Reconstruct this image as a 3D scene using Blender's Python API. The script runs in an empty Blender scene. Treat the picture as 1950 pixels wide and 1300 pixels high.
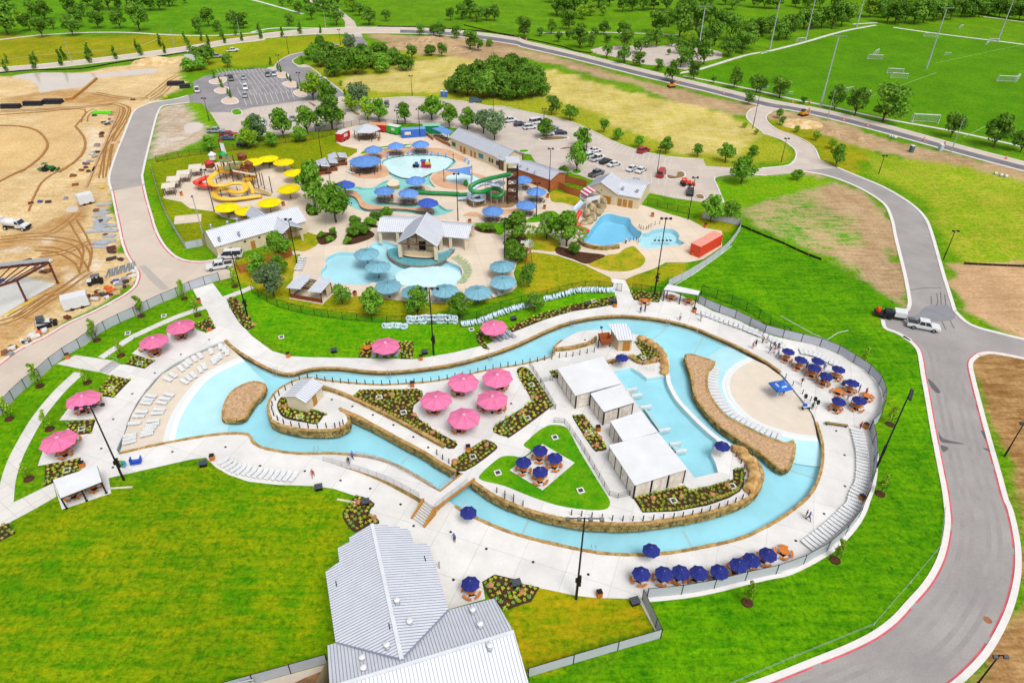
import bpy,bmesh,math,random
import numpy as np
from mathutils import Vector,Matrix
from mathutils.geometry import tessellate_polygon
random.seed(7);rng=np.random.default_rng(7)
SC=bpy.context.scene
COL=SC.collection
# ---------------------------------------------------------------- camera, sky, sun, exposure
CAMH=75.0;FPX=1300.0
PITCH=math.atan(1300.0/1841.0);ROLL=0.0120
_F=Vector((0,math.cos(PITCH),-math.sin(PITCH)))
_U0=Vector((0,math.sin(PITCH),math.cos(PITCH)));_R0=Vector((1,0,0))
_R=_R0*math.cos(ROLL)+_U0*math.sin(ROLL);_U=_U0*math.cos(ROLL)-_R0*math.sin(ROLL)
cam=bpy.data.cameras.new('camera');cam.sensor_width=36;cam.lens=24.0
cam.clip_start=1;cam.clip_end=20000
camo=bpy.data.objects.new('camera',cam);COL.objects.link(camo)
camo.matrix_world=Matrix(((_R.x,_U.x,-_F.x,0),(_R.y,_U.y,-_F.y,0),(_R.z,_U.z,-_F.z,CAMH),(0,0,0,1)))
SC.camera=camo
SUN_EL,SUN_AZ=math.radians(58),math.radians(150)
world=bpy.data.worlds.new('World');SC.world=world;world.use_nodes=True
wn=world.node_tree;wn.nodes.clear()
wo=wn.nodes.new('ShaderNodeOutputWorld');wb=wn.nodes.new('ShaderNodeBackground')
sky=wn.nodes.new('ShaderNodeTexSky');sky.sky_type='NISHITA';sky.sun_disc=False
sky.sun_elevation=SUN_EL;sky.sun_rotation=SUN_AZ;sky.air_density=1.0;sky.dust_density=4.0;sky.ozone_density=1.0
hs=wn.nodes.new('ShaderNodeHueSaturation');hs.inputs['Saturation'].default_value=0.18
wn.links.new(sky.outputs[0],hs.inputs['Color']);wn.links.new(hs.outputs[0],wb.inputs['Color'])
wb.inputs['Strength'].default_value=0.15;wn.links.new(wb.outputs[0],wo.inputs['Surface'])
sun=bpy.data.lights.new('sun','SUN');sun.energy=1.5;sun.angle=math.radians(25);sun.color=(1,.965,.91)
suno=bpy.data.objects.new('sun',sun);COL.objects.link(suno)
_sd=Vector((math.sin(SUN_AZ)*math.cos(SUN_EL),math.cos(SUN_AZ)*math.cos(SUN_EL),math.sin(SUN_EL)))
suno.rotation_euler=_sd.to_track_quat('Z','Y').to_euler()
vs=SC.view_settings;vs.view_transform='Standard';vs.look='None';vs.exposure=0.21;vs.gamma=1
vs.use_curve_mapping=False
SC.cycles.max_bounces=6;SC.cycles.diffuse_bounces=3;SC.cycles.transparent_max_bounces=12
SC.cycles.use_denoising=True
# ---------------------------------------------------------------- tracing helpers
REG={}
for _r,_y in zip('ABCD',(0,320,640,970)):
 for _c,_x in enumerate((0,480,960,1450)):REG[_r+str(_c)]=(_x,_y,3.9)
REG.update(F=(0,0,1),a=(300,260,6.5),b=(600,230,6.5),c=(820,230,6.5),d=(1060,320,6.5),e=(380,380,6.5),f=(0,400,6.5),g=(1040,600,6.5),h=(1420,600,6.5),i=(0,560,8.125),j=(650,860,6.5),k=(60,880,8.125),l=(1220,1010,6.5),m=(1080,820,4.87),n=(400,60,4.87),o=(880,180,4.87),p=(120,180,8.125))
def Q(k,*c):
 x0,y0,s=REG[k]
 return[(x0+c[i]/s,y0+c[i+1]/s)for i in range(0,len(c),2)]
def P(px,py,z=0.0):
 """the point of the place at height z seen at a pixel of the photograph"""
 d=_F+_R*((px-975)/FPX)+_U*((650-py)/FPX)
 t=(CAMH-z)/(-d.z)
 return Vector((d.x*t,d.y*t,z))
def PZ(k,x,y,z=0.0):
 q=Q(k,x,y)[0];return P(q[0],q[1],z)
def W(pts,z=0.0):return[P(x,y,z)for x,y in pts]
def W2(pts,z=0.0):return[(v.x,v.y)for v in W(pts,z)]
def ppm(v):
 """pixels per metre at a world point"""
 return FPX/((v-Vector((0,0,CAMH))).dot(_F))
def rom(pts,closed=False,n=5):
 pts=[Vector(p)for p in pts];out=[];N=len(pts)
 rg=range(N if closed else N-1)
 for i in rg:
  if closed:a,b,c,d=pts[i-1],pts[i],pts[(i+1)%N],pts[(i+2)%N]
  else:a,b,c,d=pts[max(i-1,0)],pts[i],pts[i+1],pts[min(i+2,N-1)]
  for k in range(n):
   t=k/n
   out.append(.5*((2*b)+(c-a)*t+(2*a-5*b+4*c-d)*t*t+(3*b-a-3*c+d)*t**3))
 if not closed:out.append(pts[-1])
 return out
def resample(pts,step):
 pts=[Vector(p)for p in pts];out=[pts[0].copy()];acc=0.0
 for a,b in zip(pts,pts[1:]):
  L=(b-a).length
  if L<1e-9:continue
  t=step-acc
  while t<=L:out.append(a.lerp(b,t/L));t+=step
  acc=(acc+L)%step if L>=step-acc else acc+L
 return out
def length(pts):return sum((b-a).length for a,b in zip(pts,pts[1:]))
def evenly(pts,n):
 L=length(pts);r=[]
 for k in range(n):
  s=L*k/(n-1)if n>1 else L/2;acc=0
  for a,b in zip(pts,pts[1:]):
   l=(b-a).length
   if acc+l>=s-1e-6:r.append((a.lerp(b,(s-acc)/max(l,1e-9)),(b-a).normalized()));break
   acc+=l
 return r
def offs(pts,d,closed=False):
 N=len(pts);out=[]
 for i in range(N):
  a=pts[i-1]if(closed or i>0)else pts[i];b=pts[(i+1)%N]if(closed or i<N-1)else pts[i]
  t=(b-a);t.z=0
  t=t.normalized()if t.length>1e-9 else Vector((1,0,0))
  out.append(pts[i]+Vector((-t.y,t.x,0))*d)
 return out
def area(pts):
 return.5*sum(a.x*b.y-b.x*a.y for a,b in zip(pts,pts[1:]+pts[:1]))
 # ---------------------------------------------------------------- materials
KA=1/1.45
def S(r,g,b,k=KA):
 f=lambda c:(c/255/12.92 if c<=10 else((c/255+.055)/1.055)**2.4)
 return(f(r)*k,f(g)*k,f(b)*k,1)
class NT:
 def __init__(s,name):
  s.m=bpy.data.materials.new(name);s.m.use_nodes=True;s.t=s.m.node_tree;s.t.nodes.clear()
  s.out=s.n('ShaderNodeOutputMaterial')
 def n(s,t,**k):
  x=s.t.nodes.new(t)
  for a,b in k.items():setattr(x,a,b)
  return x
 def l(s,a,b):s.t.links.new(a,b)
 def pos(s):return s.n('ShaderNodeNewGeometry').outputs['Position']
 def noise(s,vec,scale,detail=3,rough=.6):
  x=s.n('ShaderNodeTexNoise');x.inputs['Scale'].default_value=scale;x.inputs['Detail'].default_value=detail
  x.inputs['Roughness'].default_value=rough;s.l(vec,x.inputs['Vector']);return x.outputs['Fac']
 def rng(s,v,a,b,c,d):
  x=s.n('ShaderNodeMapRange');s.l(v,x.inputs[0])
  for i,q in enumerate((a,b,c,d)):x.inputs[i+1].default_value=q
  return x.outputs[0]
 def mix(s,f,a,b,mode='MIX'):
  x=s.n('ShaderNodeMix',data_type='RGBA',blend_type=mode)
  for sock,v in((x.inputs[0],f),(x.inputs[6],a),(x.inputs[7],b)):
   if hasattr(v,'is_output'):s.l(v,sock)
   else:sock.default_value=v
  return x.outputs[2]
 def scale(s,col,f):
  x=s.n('ShaderNodeVectorMath',operation='SCALE')
  if hasattr(col,'is_output'):s.l(col,x.inputs[0])
  else:x.inputs[0].default_value=col[:3]
  if hasattr(f,'is_output'):s.l(f,x.inputs[3])
  else:x.inputs[3].default_value=f
  return x.outputs[0]
 def math(s,op,a,b=0.0):
  x=s.n('ShaderNodeMath',operation=op)
  for i,v in((0,a),(1,b)):
   if hasattr(v,'is_output'):s.l(v,x.inputs[i])
   else:x.inputs[i].default_value=v
  return x.outputs[0]
 def map(s,vec,sc,rot=(0,0,0)):
  x=s.n('ShaderNodeMapping');s.l(vec,x.inputs[0]);x.inputs['Scale'].default_value=sc;x.inputs['Rotation'].default_value=rot
  return x.outputs[0]
 def fin(s,col,rough=.7,metal=0,spec=.3,bump=None,bd=.05,bs=.6):
  b=s.n('ShaderNodeBsdfPrincipled')
  if hasattr(col,'is_output'):s.l(col,b.inputs['Base Color'])
  else:b.inputs['Base Color'].default_value=col
  b.inputs['Roughness'].default_value=rough;b.inputs['Metallic'].default_value=metal
  b.inputs['Specular IOR Level'].default_value=spec
  if bump is not None:
   u=s.n('ShaderNodeBump');u.inputs['Distance'].default_value=bd;u.inputs['Strength'].default_value=bs
   s.l(bump,u.inputs['Height']);s.l(u.outputs[0],b.inputs['Normal'])
  s.l(b.outputs[0],s.out.inputs[0]);s.bsdf=b
  return s.m
_mc={}
def mat(name,col,rough=.65,var=.12,scale=1.5,metal=0,spec=.3,bump=0,rand=0):
 if name in _mc:return _mc[name]
 t=NT(name);p=t.pos();nz=t.noise(p,scale,4)
 c=t.scale(col,t.rng(nz,.3,.7,1-var,1+var))
 if rand:
  oi=t.n('ShaderNodeObjectInfo').outputs['Random'];c=t.scale(c,t.rng(oi,0,1,1-rand,1+rand))
 m=t.fin(c,rough,metal,spec,t.noise(p,scale*6,3)if bump else None,bump if bump else.05)
 _mc[name]=m;return m
def grassy(t,p,c):
 sp=t.n('ShaderNodeSeparateColor');t.l(c,sp.inputs[0]);g=t.rng(t.math('SUBTRACT',sp.outputs[1],t.math('MULTIPLY',sp.outputs[0],.9)),0,.05,.12,1)
 c=t.mix(t.math('MULTIPLY',g,t.rng(t.noise(t.map(p,(.4,1,1),(0,0,-.16)),.7,6,.75),.53,.68,0,1)),c,t.mix(1.0,c,(1.42,1.03,1.15,1),'MULTIPLY'))
 return t.mix(t.math('MULTIPLY',g,t.rng(t.noise(p,.8,6,.8),.53,.36,0,1)),c,t.mix(1.0,c,(.52,.72,.5,1),'MULTIPLY'))
def pair(name,a,b,scale,lo=.42,hi=.58,rough=.85,fine=2.2,fv=.16,stretch=None,bump=.03,spec=.15,rot=.2,grass=False):
 """two real colours of one surface broken up by noise"""
 if name in _mc:return _mc[name]
 t=NT(name);p=t.pos()
 q=t.map(p,stretch,(0,0,rot))if stretch else p
 f=t.rng(t.noise(q,scale,6,.65),lo,hi,0,1)
 c=t.mix(f,a,b)
 if grass:c=grassy(t,p,c)
 c=t.scale(c,t.rng(t.noise(p,fine,5,.7),.3,.7,1-fv,1+fv))
 m=t.fin(c,rough,0,spec,t.noise(p,fine*2.5,3),bump);_mc[name]=m;return m
def flat(name,col,rough=.5,metal=0,spec=.4):return mat(name,col,rough,.05,2.0,metal,spec)
# ---------------------------------------------------------------- mesh helpers
class MB:
 def __init__(s):s.v=[];s.f=[];s.mi=[];s.cur=0
 def add(s,vs,fs):
  o=len(s.v);s.v+=[tuple(v)for v in vs];s.f+=[tuple(o+i for i in f)for f in fs];s.mi+=[s.cur]*len(fs);return s
 def box(s,c,d,rz=0,tilt=None):
  x,y,z=d[0]/2,d[1]/2,d[2]/2;M=Matrix.Rotation(rz,3,'Z')
  if tilt:M=M@Matrix.Rotation(tilt[0],3,tilt[1])
  vs=[Vector(c)+M@Vector(p)for p in((-x,-y,-z),(x,-y,-z),(x,y,-z),(-x,y,-z),(-x,-y,z),(x,-y,z),(x,y,z),(-x,y,z))]
  return s.add(vs,((0,3,2,1),(4,5,6,7),(0,1,5,4),(1,2,6,5),(2,3,7,6),(3,0,4,7)))
 def prism(s,poly,z0,z1,top=True,bot=False):
  poly=[Vector((p[0],p[1],0))for p in poly]
  if area(poly)<0:poly=poly[::-1]
  n=len(poly);zz=z1 if callable(z1)else(lambda x,y:z1)
  vs=[(p.x,p.y,z0)for p in poly]+[(p.x,p.y,zz(p.x,p.y))for p in poly]
  s.add(vs,[(i,(i+1)%n,n+(i+1)%n,n+i)for i in range(n)])
  if top:
   tr=tessellate_polygon([poly])
   fs=[]
   for a,b,c in tr:
    if((poly[b]-poly[a]).cross(poly[c]-poly[a])).z<0:b,c=c,b
    fs.append((a,b,c))
   s.add([(p.x,p.y,zz(p.x,p.y))for p in poly],fs)
   if bot:s.add([(p.x,p.y,z0)for p in poly],[f[::-1]for f in fs])
  return s
 def tube(s,path,r,n=6,caps=True):
  path=[Vector(p)for p in path];rr=r if isinstance(r,(list,tuple))else[r]*len(path);vs=[];fs=[]
  up=None
  for i,p in enumerate(path):
   t=(path[min(i+1,len(path)-1)]-path[max(i-1,0)])
   t=t.normalized()if t.length>1e-9 else Vector((0,0,1))
   if up is None:up=Vector((0,0,1))if abs(t.z)<.9 else Vector((1,0,0))
   a=t.cross(up).normalized();b=a.cross(t).normalized();up=b
   for k in range(n):
    w=2*math.pi*k/n;vs.append(p+(a*math.cos(w)+b*math.sin(w))*rr[i])
  for i in range(len(path)-1):
   for k in range(n):fs.append((i*n+k,i*n+(k+1)%n,(i+1)*n+(k+1)%n,(i+1)*n+k))
  if caps:fs+=[tuple(range(n))[::-1],tuple(range((len(path)-1)*n,len(path)*n))]
  return s.add(vs,fs)
 def lathe(s,prof,n=12,c=(0,0,0),ph=0.0):
  vs=[];fs=[]
  for r,z in prof:
   for k in range(n):
    w=2*math.pi*k/n+ph;vs.append((c[0]+r*math.cos(w),c[1]+r*math.sin(w),c[2]+z))
  for i in range(len(prof)-1):
   for k in range(n):fs.append((i*n+k,i*n+(k+1)%n,(i+1)*n+(k+1)%n,(i+1)*n+k))
  if prof[0][0]>1e-6:fs.append(tuple(range(n))[::-1])
  if prof[-1][0]>1e-6:fs.append(tuple(range((len(prof)-1)*n,len(prof)*n)))
  return s.add(vs,fs)
 def quad(s,a,b,c,d):return s.add((a,b,c,d),((0,1,2,3),))
 def tri(s,a,b,c):return s.add((a,b,c),((0,1,2),))
 def slab(s,quad,th):
  """a thick sloping plate: four top corners, thickness straight down"""
  q=[Vector(p)for p in quad];lo=[p-Vector((0,0,th))for p in q]
  return s.add(q+lo,((0,1,2,3),(7,6,5,4),(0,4,5,1),(1,5,6,2),(2,6,7,3),(3,7,4,0)))
 def mesh(s,name,mats,smooth=False):
  me=bpy.data.meshes.new(name);me.from_pydata([tuple(v)for v in s.v],[],s.f)
  for m in(mats if isinstance(mats,(list,tuple))else[mats]):me.materials.append(m)
  if any(s.mi):me.polygons.foreach_set('material_index',s.mi)
  if smooth:me.polygons.foreach_set('use_smooth',[True]*len(me.polygons))
  me.update();return me
 def build(s,name,mats,parent=None,smooth=False):return ob(name,s.mesh(name,mats,smooth),parent)
def ob(name,me,parent=None,loc=None,rz=0):
 o=bpy.data.objects.new(name,me);COL.objects.link(o)
 if parent is not None:o.parent=parent
 if loc is not None:o.location=loc
 if rz:o.rotation_euler[2]=rz
 return o
def tag(o,label,cat,group=None):
 o['label']=label;o['category']=cat
 if group:o['group']=group
 return o
def thing(name,label,cat,loc=(0,0,0),rz=0,group=None,sc=1.0):
 o=ob(name,None,None,loc,rz);o.empty_display_size=.3
 if sc!=1.0:o.scale=(sc,sc,sc)
 return tag(o,label,cat,group)
_kids={}
def kids(o):
 k=o.name
 if k not in _kids:_kids[k]=list(o.children)
 return _kids[k]
def dup(root,loc,rz=0.0,label=None,group=None,sc=None):
 r=root.copy();COL.objects.link(r);r.location=loc;r.rotation_euler=(0,0,rz)
 if sc is not None:r.scale=sc if isinstance(sc,(tuple,list))else(sc,sc,sc)
 if label:r['label']=label
 if group:r['group']=group
 for ch in kids(root):
  c=ch.copy();COL.objects.link(c);c.parent=r
  for g in kids(ch):
   d=g.copy();COL.objects.link(d);d.parent=c
 return r
class Kind:
 """first placement uses the prototype itself, later ones copy it"""
 def __init__(s,root):s.root=root;s.used=False;kids(root);[kids(c)for c in kids(root)]
 def put(s,loc,rz=0.0,label=None,group=None,sc=None):
  if not s.used:
   s.used=True;r=s.root;r.location=loc;r.rotation_euler=(0,0,rz)
   if sc is not None:r.scale=sc if isinstance(sc,(tuple,list))else(sc,sc,sc)
   if label:r['label']=label
   if group:r['group']=group
   return r
  return dup(s.root,loc,rz,label,group,sc)
ONES='zeroth first second third fourth fifth sixth seventh eighth ninth tenth eleventh twelfth thirteenth fourteenth fifteenth sixteenth seventeenth eighteenth nineteenth'.split()
TENS={2:'twent',3:'thirt',4:'fort',5:'fift',6:'sixt',7:'sevent',8:'eight',9:'ninet'}
def nth(i):
 if i>99:return 'one hundred and '+nth(i-100)if i>100 else 'hundredth'
 if i<20:return ONES[i]
 t,u=divmod(i,10)
 return TENS[t]+'ieth' if u==0 else TENS[t]+'y-'+ONES[u]
def struct(o):o['kind']='structure';return o
def sheet_mb(outer,holes=(),z=None):
 outer=[Vector(p)for p in outer];rings=[outer]+[[Vector(p)for p in h]for h in holes]
 flatr=[[Vector((p.x,p.y,0))for p in r]for r in rings]
 tr=tessellate_polygon(flatr);allv=[p for r in rings for p in r];fs=[]
 for a,b,c in tr:
  if((allv[b]-allv[a]).to_2d().to_3d().cross((allv[c]-allv[a]).to_2d().to_3d())).z<0:b,c=c,b
  fs.append((a,b,c))
 return MB().add([(p.x,p.y,p.z if z is None else z)for p in allv],fs)
def sheet(name,outer,m,z,holes=(),parent=None,kind='structure'):
 o=sheet_mb(outer,holes,z).build(name,m,parent)
 if kind and parent is None:o['kind']=kind
 return o
def ribbon_mb(line,w,z0,z1,closed=False,side=0):
 """a kerb-like bar along a line; side -1/0/+1 puts it right of, on or left of the line"""
 line=[Vector((p[0],p[1],0))for p in line]
 a=offs(line,w*(.5+.5*side),closed);b=offs(line,-w*(.5-.5*side),closed);n=len(line);vs=[]
 for p,q in zip(a,b):vs+=[(p.x,p.y,z0),(p.x,p.y,z1),(q.x,q.y,z1),(q.x,q.y,z0)]
 fs=[]
 for i in range(n if closed else n-1):
  o,k=4*i,4*((i+1)%n)
  fs+=[(o,o+1,k+1,k),(o+1,o+2,k+2,k+1),(o+2,o+3,k+3,k+2)]
 if not closed:fs+=[(3,2,1,0),(4*n-4,4*n-3,4*n-2,4*n-1)]
 mb=MB();mb.add(vs,[f[::-1]for f in fs]);return mb
def ribbon(name,line,w,z0,z1,m,closed=False,side=0,parent=None):
 o=ribbon_mb(line,w,z0,z1,closed,side).build(name,m,parent)
 if parent is None:o['kind']='structure'
 return o
 # ================================================================ OUTLINES OF THE POOLS (needed for the ground)
ISL=1.0
def smoothpx(pts,z=0.0,closed=True,n=4):return rom(W(pts,z),closed,n)
bank_n=Q('F',428,649,446,666,480,688,518,707,550,714,577,708,603,703,647,703,698,709,744,710,800,705,865,695,929,678,980,660,1011,646,1050,628,1088,615,1127,607,1173,603,1216,605,1268,612,1319,625,1355,640,1396,658,1450,686,1488,712)
beach_e=Q('F',1515,746,1545,784)
bank_e=Q('F',1553,804,1563,840,1565,871,1560,902,1547,932,1527,955,1490,983,1450,1006,1409,1024,1345,1039,1268,1052,1204,1055,1139,1051,1075,1039,1011,1024,960,1008,903,983,862,960)
bank_s=Q('F',837,935,804,912,758,886,712,871,650,863,595,863,557,862,506,853,484,842,470,826,410,827,315,843,226,863)
beach_w=Q('F',236,825,251,784,272,750,308,709,359,678)
RIVER=rom(W(bank_n+beach_e+bank_e+bank_s+beach_w),True,3)
isl_px=Q('F',902,915,927,932,950,946,998,966,1050,981,1080,987,1111,992.5,1152,994.5,1203,995.6,1254,990,1306,982,1357,971,1408,954,1433,939,1447,918,1450,904,1445,888,1429,865,1408,851,1393,846,1368,833,1339,811,1314,785,1291,759,1276,732,1272,711,1275,695,1271,677,1258,660,1240,645,1214,637,1160,629,1132,628,1101,632,1071,648,1057,661,1055,677,1024,687,996,694,968,699,926,706,895,713,867,719,836,725,806,729,775,731,744,733,711,733,680,731,649,728,620,725,585,720,557,727,531,742,516,760,512,778,518,799,539,809,583,817,634,817,657,809,663,800,658,788,648,779,711,807,762,835,806,858,839,879,870,896)
ISLAND=rom(W(isl_px,ISL),True,3)
islet_w=rom(W(Q('F',426,789,433,760,451,740,479,728,500,731,503,739,497,752,485,762,469,786,459,795,431,796),.3),True,4)
islet_e=rom(W(Q('F',1307,678,1319,676,1345,684,1358,690,1346,707,1345,737,1360,768,1383,794,1421,814,1460,833,1498,845,1510,840,1510,863,1501,886,1488,890,1465,873,1447,858,1409,835,1370,807,1339,773,1324,748,1319,717,1311,694),.5),True,4)
# upper park pools
LAGOON=rom(W(Q('B1',640,625,760,625,860,590,900,555,980,540,1090,575,1300,640,1490,595,1500,630,1440,680,1540,730,1560,790,1530,860,1400,880,1200,880,1060,870,900,850,860,865,720,865,590,850,520,810,515,760,550,720,550,670)),True,4)
WAVE=rom(W(Q('b',820,520,880,470,1000,440,1250,415,1500,420,1660,450,1740,500,1700,560,1600,620,1460,650,1420,720,1450,780,1490,825,1400,800,1330,790,1290,800,1270,900,1250,1000,1300,1030,1380,1040,1500,1020,1610,1090,1720,1105,1600,1160,1460,1175,1300,1165,1100,1140,850,1130,640,1130,500,1090,420,1040,370,980,300,930,180,920,190,860,260,830,380,820,500,815,600,830,720,825,800,780,900,735,1000,735,900,660,910,620,870,560)),True,3)
SPLASH=rom(W(Q('b',1620,720,1650,680,1760,655,1880,660,2000,690,2060,730,2000,775,1850,785,1700,770)),True,4)
DEEP=rom(W(Q('d',640,560,780,590,900,620,930,690,1000,760,1050,790,1040,840,1000,880,860,900,740,940,640,965,530,955,400,930,300,900,340,830,440,730,540,600)),True,4)
PLUNGE=rom(W(Q('d',1065,800,1130,800,1200,760,1300,745,1420,755,1490,790,1520,840,1510,880,1580,930,1500,960,1380,965,1260,990,1130,1000,1060,980,1010,900,1050,850)),True,4)
POOLS=[RIVER,LAGOON,WAVE,SPLASH,DEEP,PLUNGE]
# ================================================================ GROUND
def vnoise(x,y,s,seed):
 g=np.random.default_rng(seed).random((257,257));x=x/s+1000.3;y=y/s+1000.7
 xi=np.floor(x).astype(int);yi=np.floor(y).astype(int);fx=x-xi;fy=y-yi
 fx=fx*fx*(3-2*fx);fy=fy*fy*(3-2*fy);xi%=256;yi%=256
 return(g[xi,yi]*(1-fx)+g[xi+1,yi]*fx)*(1-fy)+(g[xi,yi+1]*(1-fx)+g[xi+1,yi+1]*fx)*fy
def sdist(X,Y,poly):
 """signed distance, positive inside"""
 d2=np.full(X.shape,1e12);ins=np.zeros(X.shape,bool);n=len(poly)
 for i in range(n):
  ax,ay=poly[i];bx,by=poly[(i+1)%n];ex,ey=bx-ax,by-ay
  t=np.clip(((X-ax)*ex+(Y-ay)*ey)/(ex*ex+ey*ey+1e-9),0,1)
  d2=np.minimum(d2,(X-ax-t*ex)**2+(Y-ay-t*ey)**2)
  c=((ay>Y)!=(by>Y))&(X<(bx-ax)*(Y-ay)/(by-ay+1e-12)+ax);ins^=c
 return np.where(ins,1,-1)*np.sqrt(d2)
LUSH=(S(70,142,0),S(114,176,2));LIME=(S(104,178,6),S(150,182,14));YEL=(S(138,160,12),S(186,168,30))
TAN=(S(236,216,142),S(202,186,78));SOIL=(S(214,184,144),S(178,146,106));SAND=(S(246,220,172),S(222,184,124))
MUD=(S(196,150,88),S(228,190,138));FARG=(S(92,150,8),S(128,172,14));PATCH=(S(212,180,138),S(96,172,16))
OLIVE=(S(128,158,8),S(164,164,16));GOLD=(S(150,168,12),S(190,172,34));FIELD=(S(84,146,0),S(106,162,2))
ZONES=[(Q('F',-60,60,140,72,300,66,420,70,500,64,500,76,320,100,160,112,-60,140),YEL,2,3),(Q('F',-60,-80,700,-80,690,50,500,62,300,58,-60,66),(S(80,152,10),S(128,176,18)),4,4),(Q('F',400,90,520,72,640,66,700,80,690,100,560,106,520,122,420,130,350,140),(S(140,172,16),S(184,178,24)),2,3),(Q('F',560,130,660,100,780,96,900,95,1480,245,1500,300,1400,325,1300,310,1150,262,1000,212,860,190,700,192,640,165),(S(158,176,26),S(190,184,54)),2,3),(Q('F',650,152,720,142,770,118,850,108,960,104,1010,128,1080,142,1260,188,1340,200,1420,240,1440,268,1380,300,1290,286,1180,236,1090,200,960,168,860,172,720,178,665,166),TAN,2,5),(Q('A1',880,260,1400,270,1950,320,1990,420,1750,470,1500,420,1250,400,1150,340,960,310),SOIL,2,3),(Q('A2',-120,300,0,335,300,400,600,480,900,570,1200,640,1500,720,1780,770,1900,790,1810,880,1500,790,1300,760,1000,640,700,570,400,480,0,400,-150,390),SOIL,2,3),(Q('A2',-120,300,0,280,500,395,1000,525,1950,755,1950,800,1000,560,400,410,0,345,-150,330),(S(160,130,100),S(196,160,120)),1,1.5),(Q('A3',30,850,120,815,300,830,500,890,800,990,1200,1110,1950,1270,2300,1350,2300,1490,1500,1300,1100,1180,850,1130,600,1060,420,970,200,890,60,900),SOIL,1,3),(Q('A3',40,900,200,890,430,980,600,1050,850,1120,800,1180,700,1287,430,1200,390,1090,250,1010,120,965),YEL,1,2),(Q('A3',800,1130,1100,1190,1500,1240,1950,1330,2300,1420,2300,1990,1950,2000,1450,1960,1350,1800,1200,1500,880,1310,800,1250),(S(140,182,14),S(190,186,60)),2,3),(Q('A3',-440,520,850,185,1000,190,1950,340,2600,450,2600,1250,1950,1085,1000,865,0,680,-440,600),FIELD,1,1),(Q('F',1365,335,1400,332,1530,325,1600,345,1655,385,1690,430,1712,500,1735,592,1690,570,1570,490,1440,432,1385,385),PATCH,1.5,3),(Q('F',1530,328,1640,365,1690,420,1708,480,1732,585,1690,568,1600,505,1560,480,1640,470,1620,420,1570,380),SOIL,1.5,4),(Q('F',1405,428,1440,434,1570,495,1660,545,1735,600,1650,605,1660,640,1760,640,1790,750,1810,900,1810,1010,1790,1100,1700,1200,1560,1270,1440,1310,1000,1340,1010,1290,1260,1210,1250,1150,1320,1130,1440,1110,1560,1060,1650,960,1665,830,1690,760,1640,690,1500,640,1330,580,1230,545,1290,510),LUSH,1,3),(Q('F',1810,505,1860,500,2060,505,2060,660,1950,642,1880,625,1830,590,1800,540),(S(222,184,142),S(198,158,114)),1,2),(Q('F',1850,690,1880,675,1960,680,2200,720,2200,1400,1780,1400,1880,1230,1935,1100,1935,980,1895,820),(S(150,106,58),S(206,166,112)),1,2),(Q('F',-60,982,100,950,215,935,390,878,470,915,600,938,690,970,640,1060,625,1080,640,1240,420,1310,-60,1420),(S(88,150,0),S(154,170,6)),1,1),(Q('F',960,1170,1030,1120,1220,1140,1245,1200,1000,1275),(S(134,164,4),S(196,170,20)),1,2),(Q('F',400,545,480,545,560,585,760,612,1000,565,1175,545,1180,590,960,660,800,690,560,680,440,600),(S(84,168,2),S(128,184,8)),.5,1),(Q('F',0,780,140,640,300,560,400,540,390,610,250,680,120,770,20,960,-80,1000),(S(90,158,2),S(124,178,6)),.5,1),(Q('F',430,500,530,470,560,440,620,440,600,480,560,530,640,560,720,560,860,580,1000,560,980,500,1020,475,1180,520,1240,520,1390,440,1410,425,1360,380,1340,400,1300,520,1230,545,1170,545,1000,560,760,608,560,580,470,545,430,530),GOLD,.5,1),(Q('F',1240,350,1500,330,1600,345,1400,400,1330,385),LIME,.5,1),(Q('F',268,300,280,305,300,380,345,472,400,500,440,490,420,505,350,502,310,465,280,400),(S(98,172,2),S(142,172,10)),.4,1),(Q('F',283,318,300,300,480,272,640,240,700,285,660,310,600,335,560,350,440,420,390,470,350,460,310,400),OLIVE,.4,1),(Q('F',352,196,370,192,410,235,430,250,395,262,375,230),LIME,.5,1),(Q('F',300,205,352,195,380,235,400,258,385,264,330,288,282,302),(S(198,170,138),S(226,214,200)),.7,1.5),(Q('F',-80,150,160,138,300,115,356,104,352,125,345,140,350,165,305,186,250,232,236,300,214,370,228,460,262,530,200,570,140,610,60,660,-60,720),SAND,.8,2),(Q('F',150,185,240,205,230,260,205,320,175,345,195,290,215,230,190,200,100,195,40,200,0,190,80,172),MUD,.8,1.5),(Q('F',-60,455,60,440,130,405,160,380,150,420,180,470,170,520,110,590,40,640,-40,690,-60,640,40,600,100,540,60,480,-60,480),MUD,.8,2.5),(Q('A0',300,690,560,665,760,700,980,740,860,770,640,745,300,740,100,760),MUD,1,2),(Q('f',480,350,640,350,640,430,520,450),(S(246,234,214),S(232,204,160)),1,2),(Q('f',820,720,960,760,940,900,800,880),(S(246,234,214),S(232,204,160)),1,2),(Q('f',1080,620,1320,560,1300,690,1120,760),(S(246,232,208),S(230,200,154)),1,2),(Q('f',0,470,300,450,420,500,200,530,0,520),(S(246,232,208),S(206,160,100)),1,2),(Q('p',360,500,600,560,640,760,480,960,330,900,400,700),(S(248,234,208),S(238,212,168)),1,2),(Q('F',-40,245,60,242,92,262,88,290,40,322,-40,340),(S(240,206,148),S(228,190,130)),.4,.4),(Q('p',0,240,330,235,200,490,340,700,330,800,200,1000,0,1160,-300,1290,-300,300),(S(242,208,152),S(226,188,128)),.4,.4),]
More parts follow.
